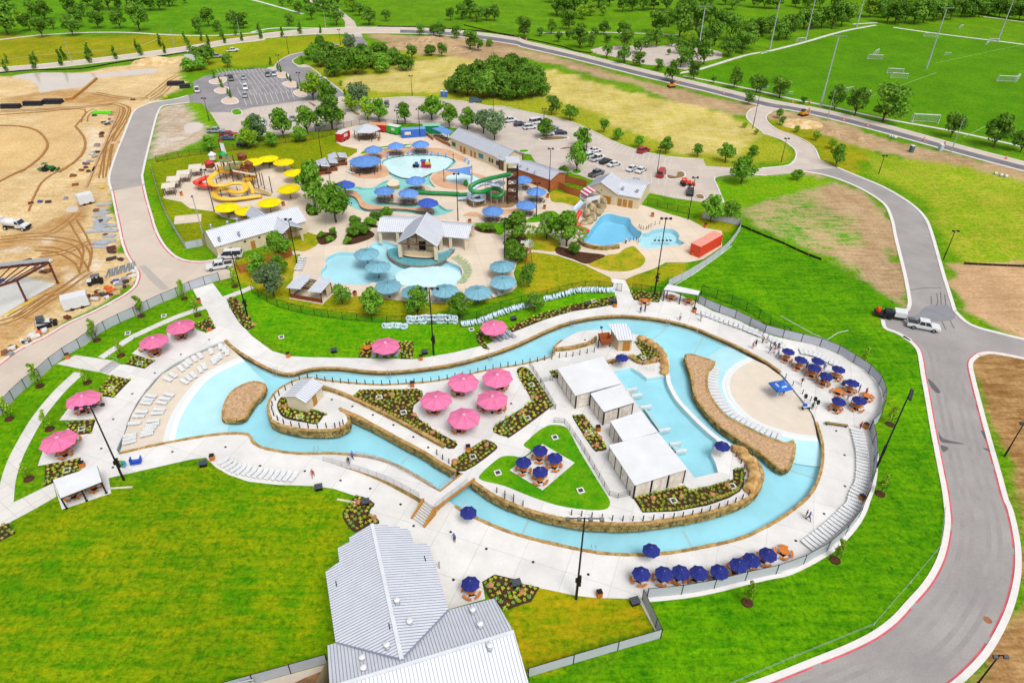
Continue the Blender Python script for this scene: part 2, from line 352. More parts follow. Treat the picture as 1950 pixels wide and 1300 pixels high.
def make_ground():
 xs=np.arange(-146,146.1,.8);ys=np.arange(24,172.1,.8)
 xf=np.arange(-446,446.1,2.4);yf=np.arange(172,760,2.4)
 xs[-1]=146;ys[-1]=172
 VX,VY,faces,off=[],[],[],0
 for gx,gy in((xs,ys),(xf,yf)):
  X,Y=np.meshgrid(gx,gy);n=len(gx);m=len(gy)
  i=np.arange(n-1)[None,:]+n*np.arange(m-1)[:,None];i=i.ravel()+off
  faces.append(np.stack([i,i+1,i+1+n,i+n],1));VX.append(X.ravel());VY.append(Y.ravel());off+=n*m
 X=np.concatenate(VX);Y=np.concatenate(VY);F_=np.concatenate(faces);N=len(X)
 cA=np.tile(np.array(FARG[0][:3]),(N,1));cB=np.tile(np.array(FARG[1][:3]),(N,1))
 nz=(vnoise(X,Y,6.0,1)-.5)*1.4+(vnoise(X,Y,2.2,2)-.5)*.9
 for poly,(a,b),fe,rag in ZONES:
  w2=W2(poly);xa=[p[0]for p in w2];ya=[p[1]for p in w2]
  sel=np.where((X>min(xa)-8)&(X<max(xa)+8)&(Y>min(ya)-8)&(Y<max(ya)+8))[0]
  if not len(sel):continue
  d=sdist(X[sel],Y[sel],w2)+nz[sel]*rag
  t=np.clip((d+fe)/(2*fe),0,1);t=(t*t*(3-2*t))[:,None]
  cA[sel]=cA[sel]*(1-t)+np.array(a[:3])*t;cB[sel]=cB[sel]*(1-t)+np.array(b[:3])*t
 bad=np.zeros(N,bool)
 for pool in POOLS:
  w2=[(p.x,p.y)for p in pool];xa=[p[0]for p in w2];ya=[p[1]for p in w2]
  sel=np.where((X>min(xa)-2)&(X<max(xa)+2)&(Y>min(ya)-2)&(Y<max(ya)+2))[0]
  bad[sel]|=sdist(X[sel],Y[sel],w2)>-.45
 F_=F_[~bad[F_].any(1)]
 # skirts out to the horizon
 B=9000.0
 ex=[(-B,-B,B,24),(-B,24,-146,172),(146,24,B,172),(-B,172,-446,757.6),(446,172,B,757.6),(-B,757.6,B,B)]
 ymax=yf[-1];vs=np.stack([X,Y,np.zeros(N)],1);sv=[];sf=[]
 for x0,y0,x1,y1 in ex:
  y0=ymax if y0==757.6 else y0;y1=ymax if y1==757.6 else y1
  o=N+len(sv);sv+=[(x0,y0,0),(x1,y0,0),(x1,y1,0),(x0,y1,0)];sf.append((o,o+1,o+2,o+3))
 vs=np.concatenate([vs,np.array(sv)]);F_=np.concatenate([F_,np.array(sf)])
 cA=np.concatenate([cA,np.tile(np.array(FARG[0][:3]),(len(sv),1))]);cB=np.concatenate([cB,np.tile(np.array(FARG[1][:3]),(len(sv),1))])
 me=bpy.data.meshes.new('ground');me.vertices.add(len(vs));me.vertices.foreach_set('co',vs.ravel().astype('f'))
 me.loops.add(F_.size);me.loops.foreach_set('vertex_index',F_.ravel().astype('i'))
 me.polygons.add(len(F_));me.polygons.foreach_set('loop_start',(np.arange(len(F_))*4).astype('i'))
 try:me.polygons.foreach_set('loop_total',np.full(len(F_),4,'i'))
 except Exception:pass
 for nm,c in(('soil_a',cA),('soil_b',cB)):
  at=me.attributes.new(nm,'FLOAT_COLOR','POINT')
  at.data.foreach_set('color',np.concatenate([c,np.ones((len(c),1))],1).ravel().astype('f'))
 me.update(calc_edges=True);me.validate()
 t=NT('ground_cover');p=t.pos()
 a=t.n('ShaderNodeAttribute',attribute_name='soil_a').outputs['Color'];b=t.n('ShaderNodeAttribute',attribute_name='soil_b').outputs['Color']
 n1=t.noise(p,.11,6,.7);n2=t.noise(t.map(p,(.2,1,1),(0,0,-.16)),.9,6,.72);n3=t.noise(t.map(p,(1,.12,1),(0,0,.1)),.5,4,.6)
 s=t.math('ADD',t.math('MULTIPLY',n1,.34),t.math('ADD',t.math('MULTIPLY',n2,.5),t.math('MULTIPLY',n3,.16)))
 c=t.mix(t.rng(s,.43,.58,0,1),a,b);c=grassy(t,p,c)
 c=t.scale(c,t.rng(t.noise(p,1.6,6,.75),.28,.72,.66,1.34));c=t.scale(c,t.rng(t.noise(p,.05,3,.5),.3,.7,.86,1.1))
 me.materials.append(t.fin(c,.95,0,.08,t.noise(p,4,4,.7),.08,.5))
 return struct(ob('ground',me))
make_ground()
# ================================================================ SURFACE MATERIALS
def concrete(name,col,joint=5.5,rot=.3,stain=.13,jd=.78):
 t=NT(name);p=t.pos();q=t.map(p,(1,1,1),(0,0,rot))
 br=t.n('ShaderNodeTexBrick');t.l(q,br.inputs['Vector']);br.offset=0
 br.inputs['Color1'].default_value=(.93,.93,.935,1);br.inputs['Color2'].default_value=(1.03,1.03,1.03,1);br.inputs['Mortar'].default_value=(jd,jd,jd,1)
 br.inputs['Scale'].default_value=1;br.inputs['Mortar Size'].default_value=.045;br.inputs['Brick Width'].default_value=joint;br.inputs['Row Height'].default_value=joint
 c=t.mix(1.0,col,br.outputs['Color'],'MULTIPLY')
 c=t.scale(c,t.rng(t.noise(p,.22,6,.65),.3,.7,1-stain,1+stain*.5));c=t.scale(c,t.rng(t.noise(p,3.0,5,.7),.3,.7,.95,1.04))
 return t.fin(c,.85,0,.2,t.noise(p,9,3),.01)
M_DECK=concrete('deck_concrete',S(249,247,244),6.0,.35)
M_DECKU=concrete('tan_deck_concrete',S(246,228,206),5.0,-.2,.08)
M_LOT=concrete('parking_concrete',S(222,208,196),5.0,.1,.1,.93)
M_ROADC=concrete('road_concrete',S(228,212,196),5.0,.2,.08,.93)
M_PATH=concrete('path_concrete',S(240,236,230),2.2,.6,.06)
M_ASPH=pair('asphalt',S(182,177,175),S(164,160,159),.12,.35,.65,.9,4.0,.1,bump=.01)
M_ASPHD=pair('parking_asphalt',S(146,143,148),S(168,164,166),.15,.35,.65,.9,4.0,.1,bump=.01)
M_ASPHM=pair('main_road_asphalt',S(116,116,126),S(140,138,146),.15,.35,.65,.9,4.0,.08,bump=.01)
M_KERB=mat('kerb_concrete',S(244,240,236),.8,.06,1.0)
M_RED=mat('red_kerb_paint',S(230,100,114),.7,.25,.5)
M_WHITE=mat('white_line_paint',S(236,236,236),.7,.08,2)
M_STONE=pair('limestone',S(214,180,120),S(158,126,72),.9,.38,.62,.85,3.0,.22,bump=.06)
M_STONED=pair('rough_limestone',S(196,170,104),S(104,86,48),1.1,.36,.64,.9,4.0,.25,bump=.08)
M_STONETOP=pair('brown_gravel_top',S(232,196,156),S(182,142,104),2.2,.35,.65,.9,6.0,.25,bump=.05)
M_BEACH=mat('beach_plaster',S(240,226,208),.8,.05,.6)
M_PLAST=mat('pool_plaster',S(240,248,250,.8),.7,.05,.4);M_PLASTB=mat('blue_pool_plaster',S(206,238,246,.8),.7,.12,.12);M_PLASTT=mat('turquoise_pool_plaster',S(170,226,222,.8),.7,.06,.3)
M_MULCH=pair('bark_mulch',S(104,70,48),S(66,42,28),1.6,.35,.65,.95,6.0,.35,bump=.06)
M_LAWN=pair('park_lawn',LUSH[1],S(78,164,0),.25,.4,.6,.95,3.0,.24,bump=.05,grass=True)
M_LAWNY=pair('dry_park_lawn',GOLD[0],S(208,176,44),.3,.4,.62,.95,3.0,.24,bump=.05,grass=True)
M_LAWNO=pair('olive_park_lawn',OLIVE[0],OLIVE[1],.3,.4,.62,.95,3.0,.2,bump=.05)
M_TERRA=pair('salmon_deck',S(240,196,160),S(222,170,132),.3,.35,.65,.9,3,.07,bump=.01)
def water(name,tint,rough=.04,wave=1.2):
 t=NT(name);p=t.pos();tr=t.n('ShaderNodeBsdfTransparent');tr.inputs[0].default_value=tint
 gl=t.n('ShaderNodeBsdfGlossy');gl.inputs['Roughness'].default_value=rough;gl.inputs[0].default_value=(1,1,1,1)
 b=t.n('ShaderNodeBump');b.inputs['Distance'].default_value=.05;b.inputs['Strength'].default_value=.5
 t.l(t.noise(p,wave,4,.6),b.inputs['Height']);t.l(b.outputs[0],gl.inputs['Normal'])
 fr=t.n('ShaderNodeFresnel');fr.inputs['IOR'].default_value=1.33;t.l(b.outputs[0],fr.inputs['Normal'])
 mx=t.n('ShaderNodeMixShader');t.l(fr.outputs[0],mx.inputs[0]);t.l(tr.outputs[0],mx.inputs[1]);t.l(gl.outputs[0],mx.inputs[2])
 t.l(mx.outputs[0],t.out.inputs[0]);return t.m
M_WATER=water('river_water',(.77,.945,.98,1));M_WATERL=water('lagoon_water',(.86,.965,.985,1));M_WATERT=water('turquoise_water',(.86,.965,.965,1))
M_WATERB=water('deep_blue_water',(.46,.79,.96,1));M_WATERS=water('shallow_water',(.86,.965,.985,1))
M_MUDW=pair('muddy_water',S(226,208,190),S(236,224,212),.05,.3,.7,.12,.5,.03,bump=.002,spec=.6)
# ================================================================ ROADS
def road(name,left,right,m,z=.02,n=4):
 a=rom(W(left),False,n);b=rom(W(right),False,n)
 sheet(name,a+b[::-1],m,z);return a,b
def kerb(line,side,red=False,w=.75,gapn=0):
 ribbon('kerb',line,w,-.05,.12,M_KERB,side=side)
 if red:
  ln=offs(line,-.14*side if side else 0)
  pts=resample(ln,.6);k=0;L=len(pts);seg=26
  while k<L-2:
   e=min(k+seg,L-1)
   ribbon('kerb_stripe',pts[k:e+1],.21,.0,.032,M_RED);k=e+2
rl=Q('B3',1105,1050,1115,1000,1100,900,1075,780,1040,640,1005,500,985,400,940,290,860,220,740,150,600,90,450,45,300,20)[::-1]
rr=Q('B3',560,0,700,60,870,130,1000,200,1130,290,1210,380,1250,480,1290,620,1340,800,1390,960,1420,1060)
a,b=road('road',rl,rr,M_ASPH)
kerb(a,-1);kerb(b,1);KR1=a
# lower loop
ll=Q('C3',1060,0,1130,50,1180,110,1200,190,1215,290,1240,420,1265,560,1290,700,1320,850,1350,1000,1380,1150)+Q('D3',1398,0,1405,100,1385,250,1340,400,1250,560,1120,710,1000,840,850,950,650,1050,400,1150,100,1270,-200,1370,-520,1440)
lr=Q('C3',1600,130,1550,170,1535,220,1560,340,1600,500,1650,690,1700,870,1750,1050,1790,1200)+Q('D3',1825,0,1860,150,1880,300,1875,480,1830,680,1750,870,1640,1050,1500,1200,1380,1300,1150,1460,700,1640)
a,b=road('road',ll,lr,M_ASPH,.024)
kerb(a,-1,True);kerb(b,1,True)
M_WEAR=pair('tyre_worn_asphalt',S(176,171,169),S(160,156,155),.2,.35,.65,.9,4,.08,bump=.01)
nl=min(len(a),len(b))
for f_ in(.2,.36,.62,.79):
 wl_=[P_.lerp(b[min(int(i*len(b)/len(a)),len(b)-1)],f_)for i,P_ in enumerate(a)];wl_=rom(wl_[::6]+[wl_[-1]],False,4);sheet('road_wear',offs(wl_,.3)+offs(wl_,-.3)[::-1],M_WEAR,.029)
for pts in(('B3',1300,930,1310,990,1300,1020),('B3',1330,920,1335,1015),('B3',1360,940,1370,1020),('B3',1260,950,1262,1015),('B3',1340,1140,1370,1200),('B3',1400,1130,1430,1190),('B3',1110,905,1220,890,1340,890)):
 cl_=rom(W(Q(*pts)),False,3);sheet('crack_seal',offs(cl_,.09)+offs(cl_,-.09)[::-1],mat('tar_crack_seal',S(112,106,110),.8,.1,.5),.032)
br_n=Q('B3',1420,1060,1500,1140,1600,1190,1750,1230,1950,1280,2300,1350);br_s=Q('C3',1600,130,1680,115,1800,130,1950,160,2300,230)
kerb(rom(W(br_n),False,3),1);kerb(rom(W(br_s),False,3),-1,True)
sheet('road',W(Q('B3',1115,1000,1105,1050,1030,1085,880,1120,905,1190,1000,1230,1100,1287)+Q('C3',1130,50,1200,190,1535,220,1550,170,1600,130,1680,115,1800,130,1950,160,2300,230)+Q('B3',2300,1350,1950,1280,1750,1230,1600,1190,1500,1140,1420,1060,1400,1000)),M_ASPH,.016)
kerb(rom(W(Q('B3',1105,1050,1075,1075,1020,1088)),False,3),-1);kerb(rom(W(Q('B3',885,1125,905,1190,1000,1230,1100,1285)),False,3),1)
M_SEAL=mat('fresh_seal_coat',S(150,150,158),.8,.08,.5)
sheet('road_patch',rom(W(Q('B3',1030,1105,1150,1090,1210,1035,1300,1015,1390,1025,1440,1110,1340,1140,1200,1130,1100,1125)),True,3),M_SEAL,.03)
M_CRK=mat('tar_crack_seal',S(112,106,110),.8,.1,.5)
for pts in(('C3',1235,315,1280,350,1330,415,1300,420,1260,380),('C3',1315,700,1350,760,1510,800,1400,795,1330,780),('C3',1330,810,1390,830,1350,860),('C3',1630,700,1670,720,1665,770),('C3',1640,830,1700,840,1700,860)):
 sheet('road_patch',rom(W(Q(*pts)),True,3),M_CRK,.034)
o=MB().lathe([(0,.006),(.5,.006),(.5,0)],16).build('manhole_cover',mat('rusty_iron',S(170,110,80),.8));o.location=PZ('D3',1680,818,.026);o['label']='rusty round manhole cover in the lower right road bend';o['category']='manhole cover'
# left service road (asphalt, then concrete)
al=Q('A0',1400,712,1280,742,1150,760,1060,790,1000,830,960,920,920,1020,880,1120,845,1220,825,1287)+Q('B0',820,100,838,170);ar=Q('A0',1410,760,1290,775,1200,790,1165,840,1140,920,1110,1040,1075,1180,1052,1287)+Q('B0',1048,60,1058,130)
a,b=road('road',al,ar,pair('grey_asphalt',S(190,182,178),S(176,168,165),.15,.35,.65,.9,4,.08,bump=.01),.02);kerb(a,-1,w=.6);kerb(b,1,w=.6)
cl=Q('B0',838,165,860,280,890,420,915,540,950,640,1000,720,1036,790,1015,870,950,930,850,990,700,1070,500,1160,350,1250)+Q('C0',150,100,0,210,-260,400);cr=Q('B0',1060,125,1080,220,1120,360,1150,460,1200,560,1270,640,1350,685,1450,700,1550,695,1650,672,1750,640)
a=rom(W(cl),False,4);b=rom(W(cr),False,4)
fence_w=Q('B0',1720,812,1580,850,1430,900,1290,965,1180,1010,1090,1055,1000,1100,900,1145,800,1195,710,1250)+Q('C0',640,60,540,120,420,200,310,300,180,400,80,500,0,590,-120,720)
FW=rom(W(fence_w),False,3)
sheet('road',a+FW[::-1]+b[::-1],M_ROADC,.012)
kerb(a,-1,True,.5);kerb(b,1,True,.5)
sheet('road_patch',W(Q('B0',1030,730,1080,722,1160,800,1260,895,1200,910,1110,830)),mat('old_concrete',S(196,186,176),.9,.08),.022)
# main road along the top
mt=Q('A0',-300,550,0,505,300,480,700,437,1000,400,1400,345,1700,295,1950,262)+Q('A1',100,250,400,222,700,206,1000,205,1300,212,1600,235,1950,280)+Q('A2',150,305,500,385,1000,510,1500,630,1950,738)+Q('A3',200,770,500,825,1000,950,1500,1090,1950,1205,2400,1320)
mb_=Q('A0',-300,590,0,535,300,512,700,470,1000,432,1400,380,1700,330,1950,298)+Q('A1',100,285,400,258,700,250,1000,248,1300,254,1600,280,1950,332)+Q('A2',150,355,500,435,1000,562,1500,680,1950,795)+Q('A3',200,815,500,880,1000,1010,1500,1150,1950,1270,2400,1390)
A_,B_=rom(W(mt),False,3),rom(W(mb_),False,3)
sheet('road',A_+B_[::-1],M_ROADC,.02)
i0=len(A_)*9//20
mid=[p.lerp(q,.42)for p,q in zip(A_,B_)];mid2=[p.lerp(q,.93)for p,q in zip(A_,B_)]
sheet('road',mid[i0:]+mid2[i0:][::-1],M_ASPHM,.028)
ribbon('kerb',A_,.7,-.05,.1,M_KERB,side=1);ribbon('kerb',B_,.7,-.05,.1,M_KERB,side=-1)
# junction pieces, car parks, connecting roads
sheet('road',W(Q('A1',690,205,690,160,640,100,560,60,400,10,300,-40,340,-50,480,10,640,60,700,110,760,160,780,205)),M_ROADC,.016)
sheet('road',W(Q('A1',712,250,740,320,745,345,690,355,590,380,420,378,330,395,250,420,185,460,172,500,180,600,400,720,330,500,300,455,330,425,420,405,500,395,690,385,800,370,860,335,830,290,800,250)),M_ASPHD,.018)
sheet('road',W(Q('A1',708,245,722,275,822,275,808,245)),M_LOT,.026)
LOTA=W(Q('A0',1400,712,1450,690,1430,610,1510,570,1690,530,1950,505)+Q('A1',0,507,165,510,185,470,310,470,345,492,410,490,450,530,550,590,640,650,700,705,640,740,400,745,0,800)+Q('A0',1720,832,1560,835,1500,768,1410,760))
sheet('car_park',LOTA,M_ASPHD,.022)
LOTC=W(Q('A0',1555,830,1640,960,1760,1020,1950,1010)+Q('A1',150,1010,640,955,830,915,1200,915,1420,940,1560,960,1800,1080,1950,1140)+Q('A2',100,1130,200,1150,260,1250,400,1290)+Q('B2',500,30,640,85,860,110,1060,180,1250,222,1640,278,1580,130,1560,90,1580,65,1700,50,1950,56)+Q('B3',230,40,300,20,450,45,560,0)+Q('A3',430,1180,380,1085,250,1010,120,965,45,905,35,865,80,830,130,815,0,790)+Q('A2',1920,785,1830,815,1800,870,1850,930,1930,990)+Q('A3',150,1040,245,1110,255,1170,200,1228,0,1250)+Q('A2',1690,1245,1500,1232,1480,1190,1200,1165,1000,1122,900,1090,780,1040,650,975,500,910,300,860,150,830,0,795)+Q('A1',1750,790,1600,760,1400,740,1190,722,850,740,700,720,640,740,400,745,0,800)+Q('A0',1720,835))
sheet('car_park',LOTC,M_LOT,.014)
lot_edge=rom(W(Q('A1',850,738,1190,720,1400,738,1600,758,1750,788)+Q('A2',0,792,150,828,300,858,500,908,650,972,780,1037,900,1087,1000,1119,1200,1162,1480,1187)),False,3)
ribbon('kerb',lot_edge,.4,0,.13,M_KERB)
for pts in(('A3',430,1180,380,1085,250,1010,120,965,45,905,35,865,80,830),('A3',0,1250,200,1228,255,1170,245,1110,150,1040,0,990),('A2',1920,785,1830,815,1800,870,1850,930,1930,990),('B2',1640,278,1580,130,1560,90,1580,65,1700,50,1950,56),('A1',165,508,185,470,250,425,330,398,420,382),('A1',690,700,550,588,410,488,345,490,300,455,340,425)):
 ribbon('kerb',rom(W(Q(*pts)),False,4),.4,0,.13,M_KERB)
 # stall lines
def stalls(p0,p1,q0,q1,n,z=.03):
 """n painted lines between the line p0-p1 and the line q0-q1"""
 a0,a1,b0,b1=(P(*p,z)for p in(p0,p1,q0,q1));m=MB()
 for i in range(n):
  u=i/(n-1);a=a0.lerp(a1,u);b=b0.lerp(b1,u);d=(b-a).normalized();w=Vector((-d.y,d.x,0))*.07
  m.quad(a-w,b-w,b+w,a+w)
 struct(m.build('stall_line',M_WHITE))
def qq(k,*c):return Q(k,*c)
stalls(*qq('n',60,350,520,345,90,395,545,380),14);stalls(*qq('n',230,400,640,380,300,500,720,455),11);stalls(*qq('n',250,520,700,470,290,600,780,560),11)
stalls(*qq('n',300,590,800,540,340,690,830,620),11);stalls(*qq('n',330,730,880,670,350,760,900,700),12)
stalls(*qq('n',830,330,1080,615,930,335,1230,610),20)
stalls(*qq('o',200,90,620,170,160,110,560,200),14,.022);stalls(*qq('o',640,180,1080,310,600,215,1000,350),15,.022);stalls(*qq('o',1100,320,1560,500,1040,350,1500,560),15,.022);stalls(*qq('o',1600,530,1940,590,1570,600,1920,660),8,.022)
stalls(*qq('o',280,210,960,370,400,280,900,440),10,.022);stalls(*qq('o',1100,520,1420,640,1130,620,1340,700),8,.022);stalls(*qq('o',380,370,540,500,470,360,640,490),5,.022);stalls(*qq('o',1480,650,1900,770,1520,740,1880,850),7,.022)
stalls(*qq('d',1140,280,1600,340,1150,310,1590,375),6,.022)
# verges, paths across the park land
def path(pts,w,m=M_PATH,z=.024):
 ln=rom(W(pts),False,4);a=offs(ln,w/2);b=offs(ln,-w/2)
 sheet('path',a+b[::-1],m,z);return ln
path(Q('A0',-200,320,0,296,300,262,650,243,950,243,1300,262,1600,265,1950,240)+Q('A1',0,240,150,212,350,210,560,212),2.0)
path(Q('A1',-60,-5,0,0,150,40,380,105),2.0);path(Q('A2',250,245,700,240,1300,260),1.6);path(Q('A2',1300,545,1450,515,1600,470,1800,410,1950,385)+Q('A3',0,395,300,320,600,235,850,188),2.0)
path(Q('A2',1330,565,1600,615,1950,690)+Q('A3',200,730,500,790,900,880,1400,970,1900,1080,2300,1170),1.6);path(Q('A3',980,205,1300,250,1700,300,2100,350),2.2);path(Q('A3',680,180,860,170),2.0);path(Q('A3',1650,125,1950,165),2.0)
path(Q('A0',0,450,300,410,700,380,1000,350,1170,290),1.0,mat('worn_soil',S(196,176,96),.9));path(Q('A2',-100,180,300,200),.1)
sheet('car_park',W(Q('A2',640,370,720,350,800,345,960,340,1000,310,1100,330,1150,345,1290,325,1500,360,1620,390,1620,430,1480,460,1350,520,1180,490,1040,480,800,420,680,400)),M_LOT,.012)
sheet('puddle',rom(W(Q('A0',80,570,300,540,700,545,950,525,1150,510,1150,540,950,565,720,580,640,640,560,655,420,670,300,690,280,640,220,600)),True,3),M_MUDW,.02)
sheet('puddle',rom(W(Q('A0',1370,930,1450,910,1510,925,1490,960,1450,985,1380,990)),True,3),M_MUDW,.02);sheet('puddle',rom(W(Q('A0',1230,1040,1340,1015,1380,1030,1300,1050)),True,3),M_MUDW,.02)
sheet('puddle',rom(W(Q('B0',490,300,570,280,575,320,500,330)),True,3),M_MUDW,.02)
# ================================================================ DECKS AND POOLS
deck_px=Q('F',367,551,379,573,395,592,400,605,411,625,392,634,360,622,320,640,285,655,267,660,251,673,295,687,274,702,240,694,223,694,192,709,213,716,249,723,214,756,188,754,150,760,131,776,113,800,182,799,170,826,130,815,83,855,72,887,154,872,154,894,100,914,118,970,212,939,207,910,362,875,392,871,410,889,436,904,474,917,531,923,595,925,634,930,680,945,711,959,700,985,720,1000,700,1050,790,1170,854,1160,924,1140,918,1108,941,1094,960,1098,993,1111,1027,1119,1098,1134,1135,1138,1221,1140,1232,1138,1301,1131,1357,1121,1409,1108,1460,1096,1501,1087,1552,1062,1591,1036,1624,1001,1641,973,1648,950,1658,922,1663,884,1663,853,1655,817,1670,804,1678,784,1682,758,1676,737,1663,719,1645,704,1624,691,1601,676,1573,664,1545,655,1509,648,1473,640,1450,634,1411,612,1386,602,1357,592,1327,576,1265,549,1255,576,1207,571,1200,553,1190,533,1163,529,1169,551,1175,579,1139,584,1088,592,1037,607,998,623,975,633,929,655,865,671,788,684,698,682,588,680,552,678,518,668,480,640,459,617,436,574,426,567,405,539)
sheet('deck',W(deck_px),M_DECK,.03,[RIVER])
up_px=Q('F',640,258,644,246,660,240,700,235,742,233,770,262,854,252,860,278,942,314,963,326,1035,351,1045,368,1060,385,1100,390,1140,372,1221,390,1280,409,1312,418,1343,434,1375,440,1375,470,1339,494,1310,500,1268,500,1245,512,1210,524,1192,532,1163,529,1140,518,1114,505,1062,487,1016,480,1000,485,985,500,978,520,985,545,975,556,941,566,903,574,864,578,788,576,736,569,700,563,650,566,608,548,557,537,559,517,570,489,545,481,590,474,604,448,578,440,500,440,454,420,423,414,407,403,361,397,346,385,311,378,315,352,340,335,364,321,395,312,438,306,477,311,546,314,577,334,600,332,646,307,660,302,680,290,680,284,651,278,641,272)
sheet('deck',W(up_px),M_DECKU,.04,POOLS[1:])
def basin(outline,floor,depth,wz,wm,fm=M_PLAST,wallm=None,rim=.04,name='pool'):
 o=[Vector((p.x,p.y,0))for p in outline]
 sheet(name+'_floor',o,fm,-depth)
 m=MB();n=len(o)
 for i in range(n):
  a,b=o[i],o[(i+1)%n];m.quad((a.x,a.y,-depth),(b.x,b.y,-depth),(b.x,b.y,rim),(a.x,a.y,rim))
 struct(m.build(name+'_wall',wallm or fm))
 sheet(name+'_water',offs(o,-.02 if area(o)<0 else.02,True),wm,wz)
basin(RIVER,None,1.0,-.28,M_WATER,M_PLASTB,M_DECK,rim=.03,name='river')
basin(LAGOON,None,.9,-.08,M_WATERL,M_PLASTB,name='lagoon');basin(WAVE,None,.7,-.08,M_WATERT,M_PLASTT,name='leisure_pool')
basin(SPLASH,None,.35,-.06,M_WATERS,name='splash_pool');basin(DEEP,None,2.4,-.1,M_WATERB,name='diving_pool');basin(PLUNGE,None,1.2,-.1,M_WATERL,M_PLASTB,name='plunge_pool')
# shallow shelves (paler plaster nearer the surface)
def shelf(name,line_px,inner,m,z_top=-.15,slope=5.0,z_low=-.95,closed=False):
 """a beach that slides under the water: the dry sheet, then a sloping strip"""
 ln=rom(W(line_px),False,4);sheet(name,ln+inner,m,z_top)
 return ln
wl=Q('F',315,841,321,814,333,784,359,745,395,709,459,679)
ln=rom(W(wl),False,4)
sheet('beach',ln+W(Q('F',428,651,359,680,308,711,272,752,251,786,236,827,228,862)),M_BEACH,-.18)
def slide(line,d,z0,z1,m,name='beach_slope'):
 b=offs(line,d);mb2=MB()
 for i in range(len(line)-1):
  a0,a1,b0,b1=line[i],line[i+1],b[i],b[i+1];mb2.quad((a0.x,a0.y,z0),(b0.x,b0.y,z1),(b1.x,b1.y,z1),(a1.x,a1.y,z0))
 struct(mb2.build(name,m))
slide(ln,-9,-.18,-.9,M_PLAST)
ribbon('tile_line',ln,.9,-.26,-.165,mat('white_tile',S(246,250,250),.4,.03))
wl2=Q('F',1434,682,1408,695,1391,712,1386,732,1393,755,1414,781,1442,802,1488,819,1527,828,1556,830)
ln2=rom(W(wl2),False,4)
sheet('beach',ln2+W(Q('F',1552,806,1545,786,1515,748,1487,714,1460,694)),M_BEACH,-.18)
slide(ln2,-6,-.18,-.85,M_PLAST)
ribbon('tile_line',ln2,.7,-.26,-.165,bpy.data.materials['white_tile'])
# white lane joints on the river floor
for pts in(('C1',120,810,220,720),('C1',1110,945,1195,860),('D2',135,180,190,60),('D2',1330,160,1395,280),('C2',1410,130,1480,10),('C2',1170,610,1330,580),('C3',190,990,400,1055),('g',1310,300,1490,170),('C2',1380,610,1520,590)):
 a,b=(P(*q,-1.0)for q in Q(*pts));d=(b-a).normalized();w=Vector((-d.y,d.x,0))*.16
 struct(MB().quad(Vector((0,0,.012))+a-w,Vector((0,0,.012))+b-w,Vector((0,0,.012))+b+w,Vector((0,0,.012))+a+w).build('river_joint',M_WHITE))
 # lagoon shallow end and steps
sh=rom(W(Q('B1',1070,780,1200,725,1400,725,1500,745,1555,790,1530,855,1400,878,1200,878,1090,850)),True,4);sheet('lagoon_floor',sh,M_PLAST,-.22)
sheet('lagoon_floor',rom(W(Q('B1',1000,600,1020,660,1100,715,1230,735,1380,715,1470,650,1490,600,1300,645,1090,580)),True,3),mat('blue_plaster',S(120,196,206),.7,.06),-.5)
sh=rom(W(Q('b',840,510,1000,450,1250,425,1500,430,1650,455,1700,500,1600,600,1450,640,1300,700,1100,700,960,650,900,600)),True,4);sheet('leisure_pool_floor',sh,M_PLAST,-.16)
# islands: concrete top, stone sides
EPOOL=W(Q('C2',810,255,940,230,1000,262,1060,310,1205,287,1222,380,1282,475,1370,575,1470,672,1580,765,1565,815,1535,870,1570,940,1590,1010,1415,1050,1365,985,1140,715,900,380),ISL)
sheet('island_deck',ISLAND,M_DECK,ISL,[EPOOL])
o=[Vector((p.x,p.y,0))for p in EPOOL];sheet('island_pool_floor',o,M_PLASTB,ISL-.9)
m=MB()
for i in range(len(o)):a,b=o[i],o[(i+1)%len(o)];m.quad((a.x,a.y,ISL-.9),(b.x,b.y,ISL-.9),(b.x,b.y,ISL),(a.x,a.y,ISL))
struct(m.build('island_pool_wall',M_PLAST));sheet('island_pool_water',offs(o,-.02 if area(o)<0 else.02,True),M_WATER,ISL-.12)
sheet('islet_top',islet_w,M_STONETOP,.3);sheet('islet_top',islet_e,M_STONETOP,.5)
# tanning ledge beside the eastern islet
led=rom(W(Q('C2',1540,200,1510,270,1510,380,1565,495,1655,595,1800,675,1950,748)+Q('C3',190,800),-.3),False,4)
slab_in=offs(led,1.9);sheet('tanning_ledge',led+slab_in[::-1],M_PLAST,-.42)
# lazy-river islands in the upper park
def islet(pts,z,top,side,name='islet'):
 o=rom(W(pts,z),True,4);sheet(name+'_top',o,top,z)
 m=MB()
 for i in range(len(o)):a,b=o[i],o[(i+1)%len(o)];m.quad((a.x,a.y,-.7),(b.x,b.y,-.7),(b.x,b.y,z),(a.x,a.y,z))
 struct(m.build(name+'_side',side));return o
M_DKST=mat('dark_stone_edge',S(150,132,112),.9,.15,2)
islet(Q('b',310,880,360,860,480,865,540,900,580,960,640,1020,780,1050,1000,1060,1200,1075,1380,1060,1470,1100,1440,1130,1340,1125,1150,1095,900,1085,680,1095,570,1065,530,990,490,940,400,910,330,905),.05,M_TERRA,M_DKST)
islet(Q('b',770,920,860,880,960,880,1150,830,1330,800,1420,830,1430,900,1290,1010,1100,1020,900,1000,790,960),.05,mat('grey_paving',S(222,208,192),.9,.06),M_DKST)
islet(Q('b',890,770,930,735,1020,730,1040,770,1030,800,960,810,905,800),.35,mat('cream_rock_top',S(246,234,206),.9,.06),M_STONE)
